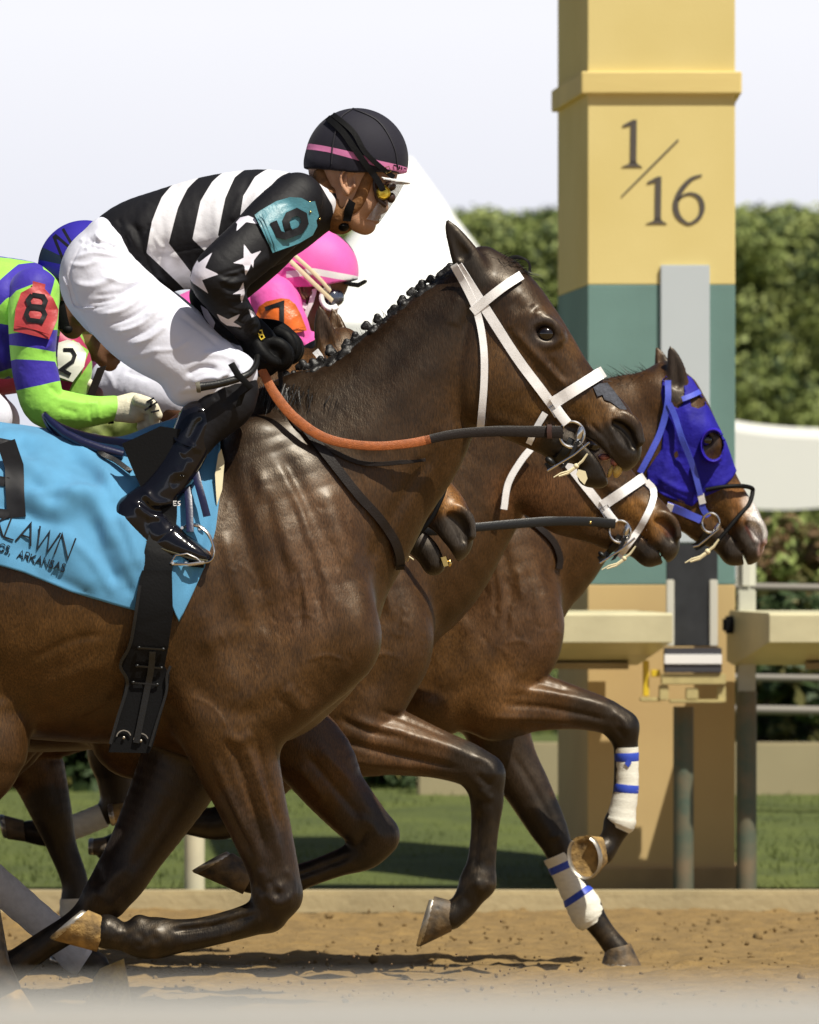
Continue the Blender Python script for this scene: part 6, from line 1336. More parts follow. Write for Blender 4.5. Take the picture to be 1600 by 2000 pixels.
def bridleD():
    base = W(1380, 980, YD)[:]; t = thing("bridle", "blue webbing bridle with black rubber noseband on the hooded horse", "bridle", base, "bridles on the horses' heads"); Y = YD
    m = MB(); strap(m, bvD, [(1305, 790), (1316, 815), (1330, 860), (1350, 910), (1366, 968)], 11, Y, off=.020, n=8); m.build("cheek_strap", M['blue_strap'], t, base)
    m = MB(); strap(m, bvD, [(1303, 745), (1302, 790), (1290, 840), (1272, 880), (1248, 925)], 12, Y, off=.016, n=8); m.build("throat_latch", M['blue_strap'], t, base)
    m = MB(); strap(m, bvD, [(1330, 782), (1350, 774), (1366, 766)], 10, Y, off=.016, n=4); m.build("browband", M['blue_strap'], t, base)
    m = MB(); strap(m, bvD, [(1366, 966), (1371, 985)], 13, Y, off=.020, n=3); m.build("buckle_keeper", M['white_strap'], t, base)
    m = MB(); strap(m, bvD, [(1368, 980), (1372, 995), (1382, 1010)], 12, Y, off=.018, n=4); strap(m, bvD, [(1300, 988), (1330, 1000), (1372, 1018)], 15, Y, off=.018, n=5); m.build("bit_strap", M['blue_strap'], t, base)
    m = MB(); strap(m, bvD, [(1300, 990), (1312, 994)], 14, Y, off=.022, n=3); m.build("keeper", M['white_strap'], t, base)
    m = MB(); c = (1386, 1022); m.tube([gpt(c[0] + 17 * math.cos(a), c[1] + 19 * math.sin(a), -.082, Y) for a in np.linspace(0, 2 * math.pi, 25)], .004, 8, cap=False)
    m.tube([gpt(1402, 1034, -.09, Y), gpt(1380, 1052, -.09, Y), gpt(1362, 1066, -.088, Y), gpt(1352, 1068, -.085, Y)], .003, 8); m.lathe([(.006, -.014), (.008, 0), (.006, .014)], gpt(1398, 1032, -.084, Y), ax=(.5, 0, 1), n=12); m.build("bit", M['steel'], t, base)
    m = MB(); P = smooth([(1376, 958, -.085), (1410, 952, -.08), (1445, 950, -.06), (1466, 953, -.02), (1470, 960, -.01), (1462, 985, -.035), (1440, 1010, -.06), (1415, 1040, -.075), (1396, 1062, -.08), (1385, 1075, -.07)], 6); m.tube([gpt(*q, Y) for q in P], .0068, 10); m.build("noseband", M['rubber_black'], t, base)
    m = MB(); tie(m, 1380, 1078, -.085, Y, .005); m.build("cotton_tie", M['straw'], t, base)
    m = MB(); strap(m, bvD, [(1382, 1040), (1372, 1058), (1355, 1070)], 16, Y, off=.006, n=4); m.build("curb_strap", M['black_leather'], t, base)
    # hood
    hb_ = gpt(1360, 880, -.1, Y); h = thing("blinker_hood", "blue stretch blinker hood with one plastic eye cup over the far horse's head", "hood", hb_)
    H = Sculpt(Y, .0050); HT = HD; hs = HT.s
    hc = lambda pts, **k: H.chain([HT(p[0], p[1]) + (p[2], p[3] * hs + 4) + tuple(p[4:]) for p in pts], **k)
    hc([(938, 560, 0, 62, .95), (985, 588, 0, 70, 1.0), (1030, 640, 0, 66, 1.12), (1066, 686, 0, 60, 1.02), (1104, 738, 0, 54, .86), (1144, 784, 0, 50, .80)], k=.03)
    hc([(1010, 640, -.045, 50, .7), (1060, 720, -.038, 46, .7), (1110, 780, -.028, 40, .75)], k=.03, mirror=True); H.ell(HT(972, 735) + (-.050,), (94 * hs, 38 * hs, 112 * hs), 30 + HT.a(), k=.035, mirror=True)
    hc([(1052, 632, -.070, 24, .8), (1082, 655, -.066, 22, .8)], k=.02, mirror=True); hc([(1000, 800, -.030, 55, .55), (1050, 828, -.026, 44, .55)], k=.03, mirror=True); hc([(945, 515, 0, 36, .9), (985, 540, 0, 36, .9)], k=.03)
    for P, sg, am in (([(1310, 830), (1300, 900), (1290, 960)], 5, 4), ([(1325, 860), (1310, 930)], 4, -4), ([(1280, 930), (1320, 955), (1360, 965)], 4, 4), ([(1270, 950), (1320, 975), (1350, 990)], 3.5, -4), ([(1340, 800), (1350, 840)], 5, 3), ([(1300, 880), (1340, 900)], 5, -3)): H.stroke(P, sg, am)
    V, F, N = H.mesh(post=1)
    OUT = np.array([(1294, 735), (1326, 728), (1350, 738), (1378, 785), (1412, 850), (1444, 912), (1428, 936), (1404, 958), (1372, 972), (1350, 990), (1330, 982), (1300, 972), (1262, 948), (1262, 920), (1290, 880), (1296, 820), (1290, 770)], float)
    HOLE = [(1392 + 21 * math.cos(a), 872 + 27 * math.sin(a)) for a in np.linspace(0, 6.283, 20)[:-1]]; EAR = [(1299, 738), (1332, 738), (1336, 765), (1333, 790), (1322, 800), (1304, 790)]; NOTCH = [(1346, 780), (1362, 772), (1376, 778), (1378, 792), (1362, 800), (1348, 796)]
    sc_ = SC(Y); px_ = lambda c: (c[:, 0] / sc_ + 800, HORZ - (c[:, 2] - HCAM) / sc_)
    # smooth cut: move the border vertices onto the outline
    def keep(c):
        x, y = px_(c); return (poly_sd(x, y, [OUT]) > 0) & (poly_sd(x, y, [HOLE]) < 0) & (poly_sd(x, y, [EAR]) < 0) & (poly_sd(x, y, [NOTCH]) < 0)
    V, F, u = open_clip(V, F, keep)
    E = np.sort(np.vstack([F[:, [0, 1]], F[:, [1, 2]], F[:, [2, 3]], F[:, [3, 0]]]), 1); uq, cn = np.unique(E, axis=0, return_counts=True); bd = np.unique(uq[cn == 1])
    x, y = px_(V[bd]); 
    for PL in ([tuple(p) for p in OUT], HOLE, EAR, NOTCH):
        Q = np.vstack([PL, PL[:1]]); d2, tt = seg_d2(x, y, Q); L = np.r_[0, np.cumsum(np.hypot(*np.diff(Q, axis=0).T))]; m_ = d2 < 36
        nx_, ny_ = np.interp(tt * L[-1], L, Q[:, 0]), np.interp(tt * L[-1], L, Q[:, 1]); vb = V[bd]; vb[m_, 0] = (nx_[m_] - 800) * sc_; vb[m_, 2] = HCAM + (HORZ - ny_[m_]) * sc_; V[bd] = vb; x, y = px_(V[bd])
    o = mesh_obj("hood_cloth", V, F, M['blue_hood'], h, hb_); md = o.modifiers.new("t", 'SOLIDIFY'); md.thickness = .003
    m = MB(); c = gpt(1392, 872, -.098, Y); rr = []
    for i, a in enumerate(np.linspace(math.radians(70), math.radians(300), 22)): pass
    V2 = []; F2 = []
    for i, a in enumerate(np.linspace(math.radians(50), math.radians(310), 26)):
        k = math.sin(math.pi * i / 25) ** .5
        for q, (rad, out) in enumerate(((1.18, -.01), (1.08, .018 * k), (1.0, .045 * k + .004), (.95, .044 * k + .003), (1.0, .015 * k), (1.1, -.012))):
            p = gpt(1390 + 24 * rad * math.cos(a), 872 - 31 * rad * math.sin(a), 0, Y); V2.append((p[0] + .0, Y - .085 - out, p[2]))
    F2 = [(i * 6 + q, i * 6 + q + 1, i * 6 + q + 7, i * 6 + q + 6) for i in range(25) for q in range(5)]; m.add(V2, F2); m.build("eye_cup", M['blue_plastic'], h, hb_)
bridleD()
mb = MB(); rr = np.random.default_rng(1)
crD = [SD_.P(p) for p in ((1290, 745, 0), (1250, 752, 0), (1215, 758, 0), (1170, 775, 0), (1120, 800, 0), (1060, 850, 0))]
hair_tufts(crD, 1500, .085, (-.8, -.1, .25), .006, hD, baseD, "mane", .0022, .22, 12, grav=.2)
crC = [SCC.P(p) for p in ((1000, 735, 0), (930, 790, 0), (840, 860, 0), (760, 920, 0))]; hair_tufts(crC, 300, .07, (-.7, 0, .3), .006, hC, baseC, "mane", .003, .25, 13)
crB = [SB.P(p) for p in ((640, 690, 0), (560, 745, 0), (480, 800, 0))]; hair_tufts(crB, 300, .05, (-.7, 0, .3), .006, hB, baseB, "mane", .003, .25, 14)
# B: bridle pieces
tb = thing("bridle", "thin black rubber noseband on the brown muzzle beside the front horse's chest", "bridle", gpt(860, 980, -.1, YB), "bridles on the horses' heads"); bb_ = tuple(tb.location)
m = MB(); m.tube([gpt(x, y, d, YB) for x, y, d in smooth([(868, 922, -.02), (872, 940, -.06), (862, 975, -.085), (840, 1018, -.09), (815, 1048, -.08), (800, 1075, -.06)], 6)], .0062, 10); m.ball(gpt(869, 922, -.015, YB), (.011, .02, .009), 8); m.build("noseband", M['rubber_black'], tb, bb_)
m = MB(); m.tube([gpt(796, 1096, -.03, YB), gpt(800, 1088, -.07, YB), gpt(808, 1094, -.08, YB)], .002, 6); m.build("cotton_tie", M['straw'], tb, bb_)
m = MB(); m.ribbon([gpt(866 + i * 2, 1088 + i * 6, -.035, YB) for i in range(4)], [(.008, 0, .002)] * 4, .008); m.ball(gpt(878, 1100, -.035, YB), (.006, .006, .010), 8); m.build("bit", M['brass'], tb, bb_)
m = MB(); strap(m, bvB, [(617, 688), (626, 700), (632, 718)], 13, YB, off=.03, n=4); m.build("browband", M['white_strap'], tb, bb_)
# D: breast strap, C: strap
m = MB(); strap(m, bvD, [(1010, 1000), (1050, 1030), (1080, 1060), (1092, 1090), (1090, 1112)], 12, YD, off=.004, th=.005, n=8); o = m.build("breast_strap", M['brown_leather'], base=gpt(1080, 1060, -.15, YD)); tag(o, "dark leather strap across the hooded horse's lower neck", "strap")
# ================================================================== jockeys behind
def rider(label, Y, base_px, parts, skin, head_T=None, group="jockeys riding the racehorses"):
    base = W(*base_px, Y)[:]; t = thing("person", label, "person", base, group)
    B = Sculpt(Y, .006)
    for ch in parts: B.chain([(a, b, c, r * .84, w_) for a, b, c, r, w_ in ch], k=.02)
    if head_T is not None: B.vox = .0038; head_skin(B, head_T)
    V, F, N = B.mesh(post=1); mesh_obj("body", V, F, skin, t, base); return t, base, (V, F)
def garment(nm, t, base, Y, chains, m_, vox=.0045, strokes=(), sd=None, k=.025, clip=None):
    S = Sculpt(Y, vox)
    for ch in chains: S.chain(ch, k=k)
    for P, sg, am in strokes: S.stroke(P, sg, am)
    V, F, N = S.mesh(post=1, clip=clip); x, y = S.px(V); at = {}
    if sd is not None:
        for i, pl in enumerate(sd): at['sd%d' % (i + 1)] = poly_sd(x, y, pl)
    o = mesh_obj(nm, V, F, m_, t, base, attrs=at); return o, bvh_of(V, F), (V, F)
def badge(t, base, Y, bvh, outline, m_, strokes, wd, seam, fall=-.2, sm=None):
    mb = MB(); decal(mb, bvh, outline, Y, off=.010, th=.006, cell=6, fall=fall); b = mb.build("arm_badge", m_, t, base); bv = mb.bvh(); mb = MB()
    for P in strokes:
        decal(mb, bv, stroke_poly(P, wd), Y, off=.002, th=.003)
    mb.build("number", M['dark_mark'], b, base); mb = MB()
    for P in seam:
        for q in stroke_poly(P, 1.6): decal(mb, bv, q, Y, off=.0012, th=.002)
    if seam: mb.build("seam", m_, b, base)
    return b
def glove(t, base, Y, wrist, palm, ends, m_, dy, rr=12):
    G = Sculpt(Y, .0034); G.chain([(wrist[0], wrist[1], dy, rr * 2.1, .8), (palm[0], palm[1], dy, rr * 2.5, .8)], k=.015)
    for i, (a, b, c) in enumerate(ends): G.chain([(a[0], a[1], dy - .035 + i * .022, rr, 1), (b[0], b[1], dy - .04 + i * .022, rr * .95, 1), (c[0], c[1], dy - .03 + i * .022, rr * .85, 1)], k=.006)
    V, F, N = G.mesh(post=1); return mesh_obj("glove", V, F, m_, t, base)
# ---- number 8, green and blue
Y8 = YB
t8, b8, _ = rider("jockey in lime green and blue hooped silks with red 8 armband, at the left edge", Y8, (50, 860), [[(-230, 560, 0, 60, 1.5), (-80, 590, 0, 92, 1.4), (40, 590, 0, 80, 1.6)], [(70, 590, -.17, 52, .9), (72, 700, -.2, 44, .9), (95, 800, -.2, 38, .9), (180, 810, -.16, 30, .9), (235, 800, -.14, 24, .9)],
    [(70, 590, .17, 52, .9), (60, 700, .2, 44, .9), (95, 790, .2, 38, .9), (200, 800, .1, 28, .9)], [(-230, 600, -.1, 75, .9), (-100, 720, -.2, 66, .9), (-60, 760, -.22, 50, .9), (-140, 900, -.24, 40, .9), (-180, 1010, -.25, 30, .9), (-90, 1050, -.26, 18, 1.2)], [(-230, 600, .1, 75, .9), (-100, 720, .2, 66, .9), (-60, 760, .22, 50, .9), (-140, 900, .24, 40, .9), (-180, 1010, .25, 30, .9), (-90, 1050, .26, 18, 1.2)]],
    M['skin_dark'], Tf((697, 312), (725, 445), (170, 520), (150, 652)))
GB = tone_mat("hooped_silk", [(.36, .78, .10), (.050, .030, .40)], .6, .005, 22)
BL = [[(-60, 470), (70, 502), (105, 520), (60, 512), (20, 506), (-60, 500)], [(-60, 600), (0, 560), (40, 520), (80, 512), (104, 560), (106, 590), (60, 566), (20, 590), (0, 610), (-60, 660)],
      [(-60, 660), (0, 636), (24, 640), (40, 690), (32, 720), (-60, 745)], [(-60, 770), (20, 735), (40, 760), (40, 800), (-60, 830)]]
garment("jersey", t8, b8, Y8, [[(-230, 560, 0, 66, 1.5), (-80, 592, 0, 98, 1.35), (30, 590, 0, 84, 1.7), (72, 575, 0, 56, 1.9), (100, 565, 0, 40, 1.3)], [(-60, 640, 0, 90, 1.3), (10, 680, 0, 60, 1.6)]], GB, sd=[BL], strokes=[([(0, 640), (12, 690), (20, 740)], 6, 5), ([(-10, 700), (10, 730)], 5, -5), ([(70, 520), (90, 560)], 4, 4)])
BLs = [[(20, 505), (120, 505), (112, 560), (104, 592), (80, 560), (40, 575), (15, 600)], [(12, 660), (125, 650), (125, 690), (112, 693), (70, 686), (26, 680)], [(20, 712), (40, 708), (115, 712), (128, 748), (90, 758), (40, 768)]]
j8, s8, _ = garment("sleeve", t8, b8, Y8, [[(72, 578, -.17, 50, .9), (72, 640, -.2, 48, .9), (72, 700, -.2, 44, .9), (80, 750, -.2, 44, .9), (96, 796, -.2, 42, .9), (140, 806, -.18, 37, .9), (190, 806, -.16, 29, .9), (226, 800, -.15, 24, .9)]], GB, sd=[BLs], vox=.004,
    strokes=[([(110, 780), (150, 790), (200, 792)], 4, 3), ([(105, 760), (130, 780)], 4, -4), ([(120, 800), (160, 812)], 4, -3), ([(195, 780), (200, 825)], 3, 3), ([(180, 782), (184, 828)], 3, -3), ([(50, 780), (70, 820), (95, 838)], 6, 3), ([(90, 690), (104, 680), (108, 668)], 4, 4)])
garment("sleeve", t8, b8, Y8, [[(70, 590, .17, 50, .9), (60, 700, .2, 46, .9), (92, 795, .2, 40, .9), (200, 800, .1, 26, .9)]], GB, vox=.006, sd=[BLs])
garment("breeches", t8, b8, Y8, [[(-245, 590, 0, 80, 1.4), (-220, 640, 0, 70, 1.2)], [(-230, 600, -.1, 80, .9), (-100, 720, -.2, 70, .9), (-66, 755, -.22, 52, .9)], [(-230, 600, .1, 80, .9), (-100, 720, .2, 70, .9), (-66, 755, .22, 52, .9)]], M['white_cloth'], vox=.006)
for sg in (-1, 1): garment("boot", t8, b8, Y8, [[(-75, 800, sg * .23, 42, .9), (-140, 920, sg * .245, 38, .9), (-185, 1005, sg * .25, 34, .9), (-130, 1040, sg * .255, 26, 1.1), (-85, 1056, sg * .26, 16, 1.4)]], M['patent'], vox=.006)
badge(t8, b8, Y8, s8, [(73, 557), (97, 563), (96, 572), (112, 590), (122, 612), (120, 632), (105, 670), (36, 654), (40, 612), (50, 580), (72, 568)], M['red_leather'], [[(72, 584), (93, 587), (98, 596), (94, 608), (68, 606), (64, 594), (72, 584)], [(66, 609), (92, 611), (97, 622), (90, 636), (66, 633), (61, 622), (66, 609)]], 9, [[(38, 645), (70, 650), (106, 662)]])
gl8 = glove(t8, b8, Y8, (236, 802), (262, 800), [((275, 785), (300, 795), (312, 815)), ((275, 795), (302, 806), (306, 826)), ((272, 805), (298, 818), (296, 832)), ((268, 812), (286, 826), (280, 836))], mat("cream_glove", (.80, .74, .56), .7, noise=.2, nscale=40, bump=.002, bscale=90), -.15)
m = MB(); band(m, s8, (212, 776), (218, 828), 11, Y8, a0=-150, a1=-30, off=.004, n=10); m.build("cuff_band", M['rubber_black'], t8, b8)
m = MB()
for P in ([(292, 790), (306, 782)], [(296, 800), (312, 790)], [(288, 806), (300, 798), (300, 790)], [(300, 810), (316, 806)]):
    for q in stroke_poly(P, 3.4): m.add([gpt(a, b, -.215, Y8) for a, b in q] + [gpt(a, b, -.205, Y8) for a, b in q], [(0, 1, 2, 3), (7, 6, 5, 4), (0, 4, 5, 1), (1, 5, 6, 2), (2, 6, 7, 3), (3, 7, 4, 0)])
m.build("glove_logo", M['dark_mark'], gl8, b8)
HM8 = tone_mat("blue_cover", [(.028, .018, .34), (.015, .03, .06), (.006, .006, .012)], .7, .0007, 700, sheen=.0)
o8, hb8, _ = garment("helmet", t8, b8, Y8, [[(166, 522, 0, 92, .80), (172, 524, 0, 90, .80)]], HM8, vox=.004, clip=plane_clip(((170, 566), (70, 530))), sd=[[[(72, 492), (84, 484), (140, 512), (150, 526), (124, 520), (74, 508)]], [stroke_poly([(106, 462), (127, 512)], 6)[0], stroke_poly([(108, 460), (150, 496)], 6)[0], stroke_poly([(124, 448), (150, 492)], 6)[0]]])
m = MB(); m.ball(gpt(134, 645, -.06, Y8), (.014, .010, .012), 8); m.ribbon([gpt(118, 590, -.07, Y8), gpt(124, 620, -.07, Y8), gpt(130, 645, -.062, Y8)], [(.014, 0, 0)] * 3, .006); m.build("chin_strap", M['rubber_black'], o8, b8)
# ---- number 7, pink
Y7 = YC
t7, b7, _ = rider("jockey in bright pink silks and pink cap with orange 7 armband", Y7, (420, 860), [[(270, 725, 0, 50, 1.3), (330, 690, 0, 76, 1.3), (440, 640, 0, 84, 1.4), (520, 600, 0, 66, 1.7)], [(530, 600, -.17, 46, .9), (555, 650, -.2, 40, .9), (580, 690, -.2, 34, .9), (640, 700, -.15, 26, .9), (690, 690, -.1, 20, .9)],
    [(530, 600, .17, 46, .9), (555, 650, .2, 40, .9), (580, 690, .2, 34, .9), (690, 700, .1, 24, .9)], [(260, 760, -.1, 46, .9), (350, 800, -.2, 46, .9), (400, 830, -.2, 44, .9), (340, 930, -.24, 34, .9), (290, 1020, -.25, 28, .9)], [(260, 760, .1, 46, .9), (350, 800, .2, 46, .9), (400, 830, .2, 44, .9), (340, 930, .24, 34, .9), (290, 1020, .25, 28, .9)]],
    M['skin_dark'], Tf((697, 312), (751, 412), (616, 530), (652, 618)))
PK = tone_mat("pink_silk_black", [(.80, .11, .44), (.008, .007, .009)], .6, .005, 20)
garment("jersey", t7, b7, Y7, [[(240, 720, 0, 62, 1.4), (330, 684, 0, 86, 1.35), (430, 640, 0, 90, 1.4), (510, 602, 0, 74, 1.8), (560, 590, 0, 48, 1.5)]], PK, sd=[[[(368, 612), (450, 628), (460, 650), (380, 640)]]], strokes=[([(470, 560), (500, 580), (540, 600)], 6, 4), ([(400, 600), (440, 640), (480, 670)], 6, -4), ([(380, 620), (430, 670)], 5, 4), ([(520, 560), (540, 590), (545, 620)], 5, -4)])
s7o, s7, _ = garment("sleeve", t7, b7, Y7, [[(535, 590, -.17, 48, .9), (558, 640, -.2, 46, .9), (580, 678, -.2, 38, .9), (625, 684, -.17, 28, .9), (640, 684, -.16, 22, .9)]], PK, vox=.004, sd=[[[(0, 0), (1, 0), (0, 1)]]], strokes=[([(580, 665), (600, 680), (612, 700)], 4, 4), ([(560, 690), (590, 696), (610, 690)], 4, -3)])
badge(t7, b7, Y7, s7, [(504, 620), (509, 606), (524, 596), (552, 590), (568, 592), (580, 602), (590, 620), (602, 652), (565, 661), (545, 646), (522, 642), (508, 636)], M['orange_leather'], [[(521, 611), (554, 600), (554, 644)]], 8.5, [[(566, 654), (600, 645)]])
garment("sleeve", t7, b7, Y7, [[(535, 590, .17, 48, .9), (558, 640, .2, 44, .9), (600, 690, .15, 30, .9)]], PK, vox=.006, sd=[[[(0, 0), (1, 0), (0, 1)]]])
br7, _, _ = garment("breeches", t7, b7, Y7, [[(222, 742, 0, 46, 1.7), (236, 756, 0, 50, 1.5)], [(228, 748, -.1, 50, .9), (300, 765, -.16, 56, .9), (365, 790, -.2, 46, .9), (400, 815, -.2, 40, .9)], [(235, 745, .1, 50, .9), (350, 800, .2, 46, .9), (400, 830, .2, 40, .9)]], M['white_cloth'], vox=.005, strokes=[([(200, 720), (220, 740), (230, 770)], 4, 3), ([(250, 730), (300, 745)], 4, -3)])
for sg in (-1, 1): garment("boot", t7, b7, Y7, [[(395, 850, sg * .22, 36, .9), (340, 930, sg * .24, 34, .9), (292, 1018, sg * .25, 30, .9), (340, 1050, sg * .255, 22, 1.1), (380, 1064, sg * .26, 14, 1.4)]], M['patent'], vox=.007)
HM7 = tone_mat("pink_cover", [(.86, .13, .48), (.85, .82, .82), (.02, .015, .02)], .5, .0007, 500, sheen=.3)
o7, hb7, _ = garment("helmet", t7, b7, Y7, [[(610, 530, 0, 85, .80), (616, 531, 0, 85, .80)], [(576, 545, 0, 40, 1.5), (584, 552, 0, 34, 1.6)]], HM7, vox=.004, clip=plane_clip(((700, 559), (620, 562)), ((620, 562), (540, 578))), sd=[[[(560, 533), (614, 527), (660, 535), (702, 541), (702, 552), (660, 548), (614, 540), (560, 546)]], [[(652, 455), (672, 462), (690, 480), (704, 500), (696, 500), (680, 478), (664, 464)]]])
mb = MB(); 
mf, ff = MB(), MB()
m = MB(); m.ribbon([gpt(563, 508, -.100, Y7), gpt(590, 534, -.110, Y7), (gpt(615, 558, -.104, Y7)), gpt(634, 575, -.088, Y7), gpt(650, 590, -.078, Y7)], [(.003, 0, .006)] * 5, .003); m.ribbon([gpt(577, 503, -.102, Y7), gpt(605, 528, -.110, Y7), gpt(630, 553, -.100, Y7), gpt(646, 572, -.085, Y7)], [(.003, 0, .005)] * 4, .003); m.build("goggle_strap", M['straw'], o7, b7)
m = MB(); m.poly_prism([(W(x, y, Y7).x, W(x, y, Y7).z) for x, y in ((672, 556), (700, 560), (714, 552), (717, 549), (712, 548), (700, 554), (680, 552))], Y7 - .06, Y7 + .06); m.build("peak", M['rubber_black'], o7, b7)
m = MB(); c = gpt(650, 583, -.056, Y7); m.ball(c, (.022, .016, .024), 10); m.ball(gpt(658, 582, -.03, Y7), (.022, .032, .024), 8); g7 = m.build("goggles", mat("smoked_lens", (.05, .06, .09), .08, coat=1., spec=.8), t7, b7)
m = MB(); m.tube([gpt(648 + 19 * math.cos(a) , 584 + 20 * math.sin(a), -.072 + .014 * math.cos(a), Y7) for a in np.linspace(math.pi * .3, math.pi * 1.45, 15)], .0055, 8, flat=1.6); m.build("frame", M['white_plain'], g7, b7)
m = MB(); m.ribbon([gpt(555, 568, -.06, Y7), gpt(575, 585, -.07, Y7), gpt(600, 603, -.075, Y7)], [(.003, 0, .007)] * 3, .005); m.ribbon([gpt(616, 566, -.078, Y7), gpt(608, 595, -.078, Y7), gpt(600, 612, -.075, Y7), gpt(594, 628, -.07, Y7)], [(.008, 0, .002)] * 4, .005); m.build("chin_strap", M['white_strap'], o7, b7)
glove(t7, b7, Y7, (655, 684), (672, 684), [((676, 672), (690, 680), (692, 694)), ((678, 680), (690, 690), (686, 700)), ((676, 688), (684, 698), (676, 704)), ((672, 694), (676, 702), (668, 704))], M['white_cloth'], -.14, 9)
# ---- number 2, green and maroon
Y2 = 1.5
t2, b2, _ = rider("jockey with white 2 armband half hidden between the green-blue jockey and a white thigh", Y2, (120, 860), [[(-120, 700, 0, 60, 1.4), (0, 690, 0, 76, 1.4), (100, 690, 0, 60, 1.7)], [(120, 680, -.17, 44, .9), (135, 730, -.19, 38, .9), (120, 790, -.19, 32, .9), (165, 765, -.16, 24, .9)], [(110, 680, .17, 44, .9), (130, 750, .2, 38, .9), (180, 770, .1, 24, .9)],
    [(-130, 720, -.1, 60, .9), (-20, 820, -.2, 52, .9), (-80, 960, -.22, 34, .9), (-120, 1050, -.22, 26, .9)], [(-130, 720, .1, 60, .9), (-20, 820, .2, 52, .9), (-80, 960, .22, 34, .9), (-120, 1050, .22, 26, .9)]], M['skin_dark'], Tf((697, 312), (725, 445), (212, 615), (222, 715)))
GR = tone_mat("green_silk", [(.30, .62, .09), (.42, .03, .10)], .45, .003, 30)
garment("jersey", t2, b2, Y2, [[(-120, 700, 0, 66, 1.4), (0, 692, 0, 80, 1.4), (110, 684, 0, 62, 1.8)]], GR, sd=[[[(-200, 740), (60, 730), (60, 790), (-200, 800)]]])
s2o, s2, _ = garment("sleeve", t2, b2, Y2, [[(120, 680, -.17, 46, .9), (142, 720, -.19, 44, .9), (140, 770, -.19, 36, .9)]], GR, vox=.0045, sd=[[[(110, 655), (170, 640), (190, 700), (165, 740), (180, 690), (150, 670), (110, 690)], [(70, 738), (150, 752), (140, 775), (60, 770)]]])
badge(t2, b2, Y2, s2, [(122, 676), (140, 670), (162, 676), (176, 696), (172, 722), (150, 752), (122, 742), (112, 720), (114, 692)], M['badge_white'], [[(132, 690), (148, 690), (154, 700), (150, 712), (128, 728), (146, 738)]], 7.5, [])
garment("breeches", t2, b2, Y2, [[(-140, 725, 0, 60, 1.4), (-110, 740, 0, 50, 1.2)], [(-130, 720, -.1, 62, .9), (-20, 820, -.2, 52, .9)], [(-130, 720, .1, 62, .9), (-20, 820, .2, 52, .9)]], M['white_cloth'], vox=.007)
for sg in (-1, 1): garment("boot", t2, b2, Y2, [[(-30, 860, sg * .21, 38, .9), (-80, 960, sg * .22, 34, .9), (-120, 1050, sg * .22, 30, .9), (-60, 1085, sg * .225, 20, 1.2)]], M['patent'], vox=.008)
glove(t2, b2, Y2, (140, 768), (160, 762), [((165, 748), (182, 756), (180, 772)), ((168, 756), (184, 766), (178, 778)), ((166, 764), (178, 774), (170, 782)), ((162, 770), (170, 780), (162, 784))], bpy.data.materials['cream_glove'], -.16, 10)
m = MB(); m.ribbon([gpt(176 + 30 * u, 800 - 78 * u, -.24, Y2) for u in np.linspace(0, 1, 7)], [(.013, 0, .004)] * 7, .008); o = m.build("riding_whip", M['brown_leather'], base=gpt(190, 762, -.24, Y2)); tag(o, "dark brown whip held upright beside the white 2 armband", "whip")
garment("helmet", t2, b2, Y2, [[(215, 610, 0, 70, .8), (220, 612, 0, 70, .8)]], M['red_leather'], vox=.006)
rein("rein", "dark rein of the orange-brown horse reaching back to the green-sleeved jockey", [(290, 815, -.14), (420, 900, -.2), (600, 1000, -.2), (740, 1040, -.12), (800, 1060, -.08)], [14, 16, 18], YB, None, (("rein_leather", M['brown_leather'], 0, 1),))
# ================================================================== ground, rail, pylon, hedge, tents
def tri_noise(x, y, seed, sc0, octv=4):
    r = np.random.default_rng(seed); out = np.zeros_like(x); amp = 1.
    for o in range(octv):
        for k in range(4):
            a = r.uniform(0, 6.283); f = sc0 * 2 ** o * r.uniform(.7, 1.4); out += amp * np.sin((x * math.cos(a) + y * math.sin(a)) * f + r.uniform(0, 6.28)); 
        amp *= .55
    return out / 4
YK = 7.9
m = MB(); m.add([(-1500, -40, -.06), (1500, -40, -.06), (1500, 2500, -.06), (-1500, 2500, -.06)], [(0, 1, 2, 3)]); o = m.build("ground", mat("far_ground", (.20, .16, .08), .95, var=(.10, .12, .03), nscale=.2)); o["kind"] = "structure"
# raked dirt track with hoof-churned relief
xs = np.r_[np.linspace(-40, -4, 30), np.linspace(-3.9, 3.9, 420), np.linspace(4, 40, 30)]; ys_ = np.r_[np.linspace(-18, -1.6, 24), np.linspace(-1.5, YK, 560)]
XX, YY = np.meshgrid(xs, ys_, indexing='ij'); Z = .012 * tri_noise(XX, YY * 1.4, 1, 3, 3) + .009 * tri_noise(XX, YY, 2, 17, 4)
Z += -.013 * np.clip(tri_noise(XX * .6, YY * 1.8, 3, 9, 3) - .35, 0, 1) + .012 * np.clip(tri_noise(XX, YY, 8, 34, 3) - .3, 0, 1)
rp = np.random.default_rng(77)
for i in range(170):                      # hoof prints with pushed-up rims
    hx, hy = rp.uniform(-2.6, 2.6), rp.uniform(-1.2, 7.4); ia = slice(*np.searchsorted(xs, [hx - .2, hx + .2])); ja = slice(*np.searchsorted(ys_, [hy - .2, hy + .2]))
    dd = np.sqrt(((XX[ia, ja] - hx) / 1.2) ** 2 + (YY[ia, ja] - hy) ** 2) / .062; Z[ia, ja] += -.022 * np.exp(-dd ** 4) + .010 * np.exp(-((dd - 1.5) / .4) ** 2) * (XX[ia, ja] < hx)
nx, ny = XX.shape; V = np.stack([XX, YY, Z - .0], 2).reshape(-1, 3); F = (np.arange((nx - 1) * ny).reshape(nx - 1, ny)[:, :-1].reshape(-1, 1) + np.array([0, ny, ny + 1, 1]))
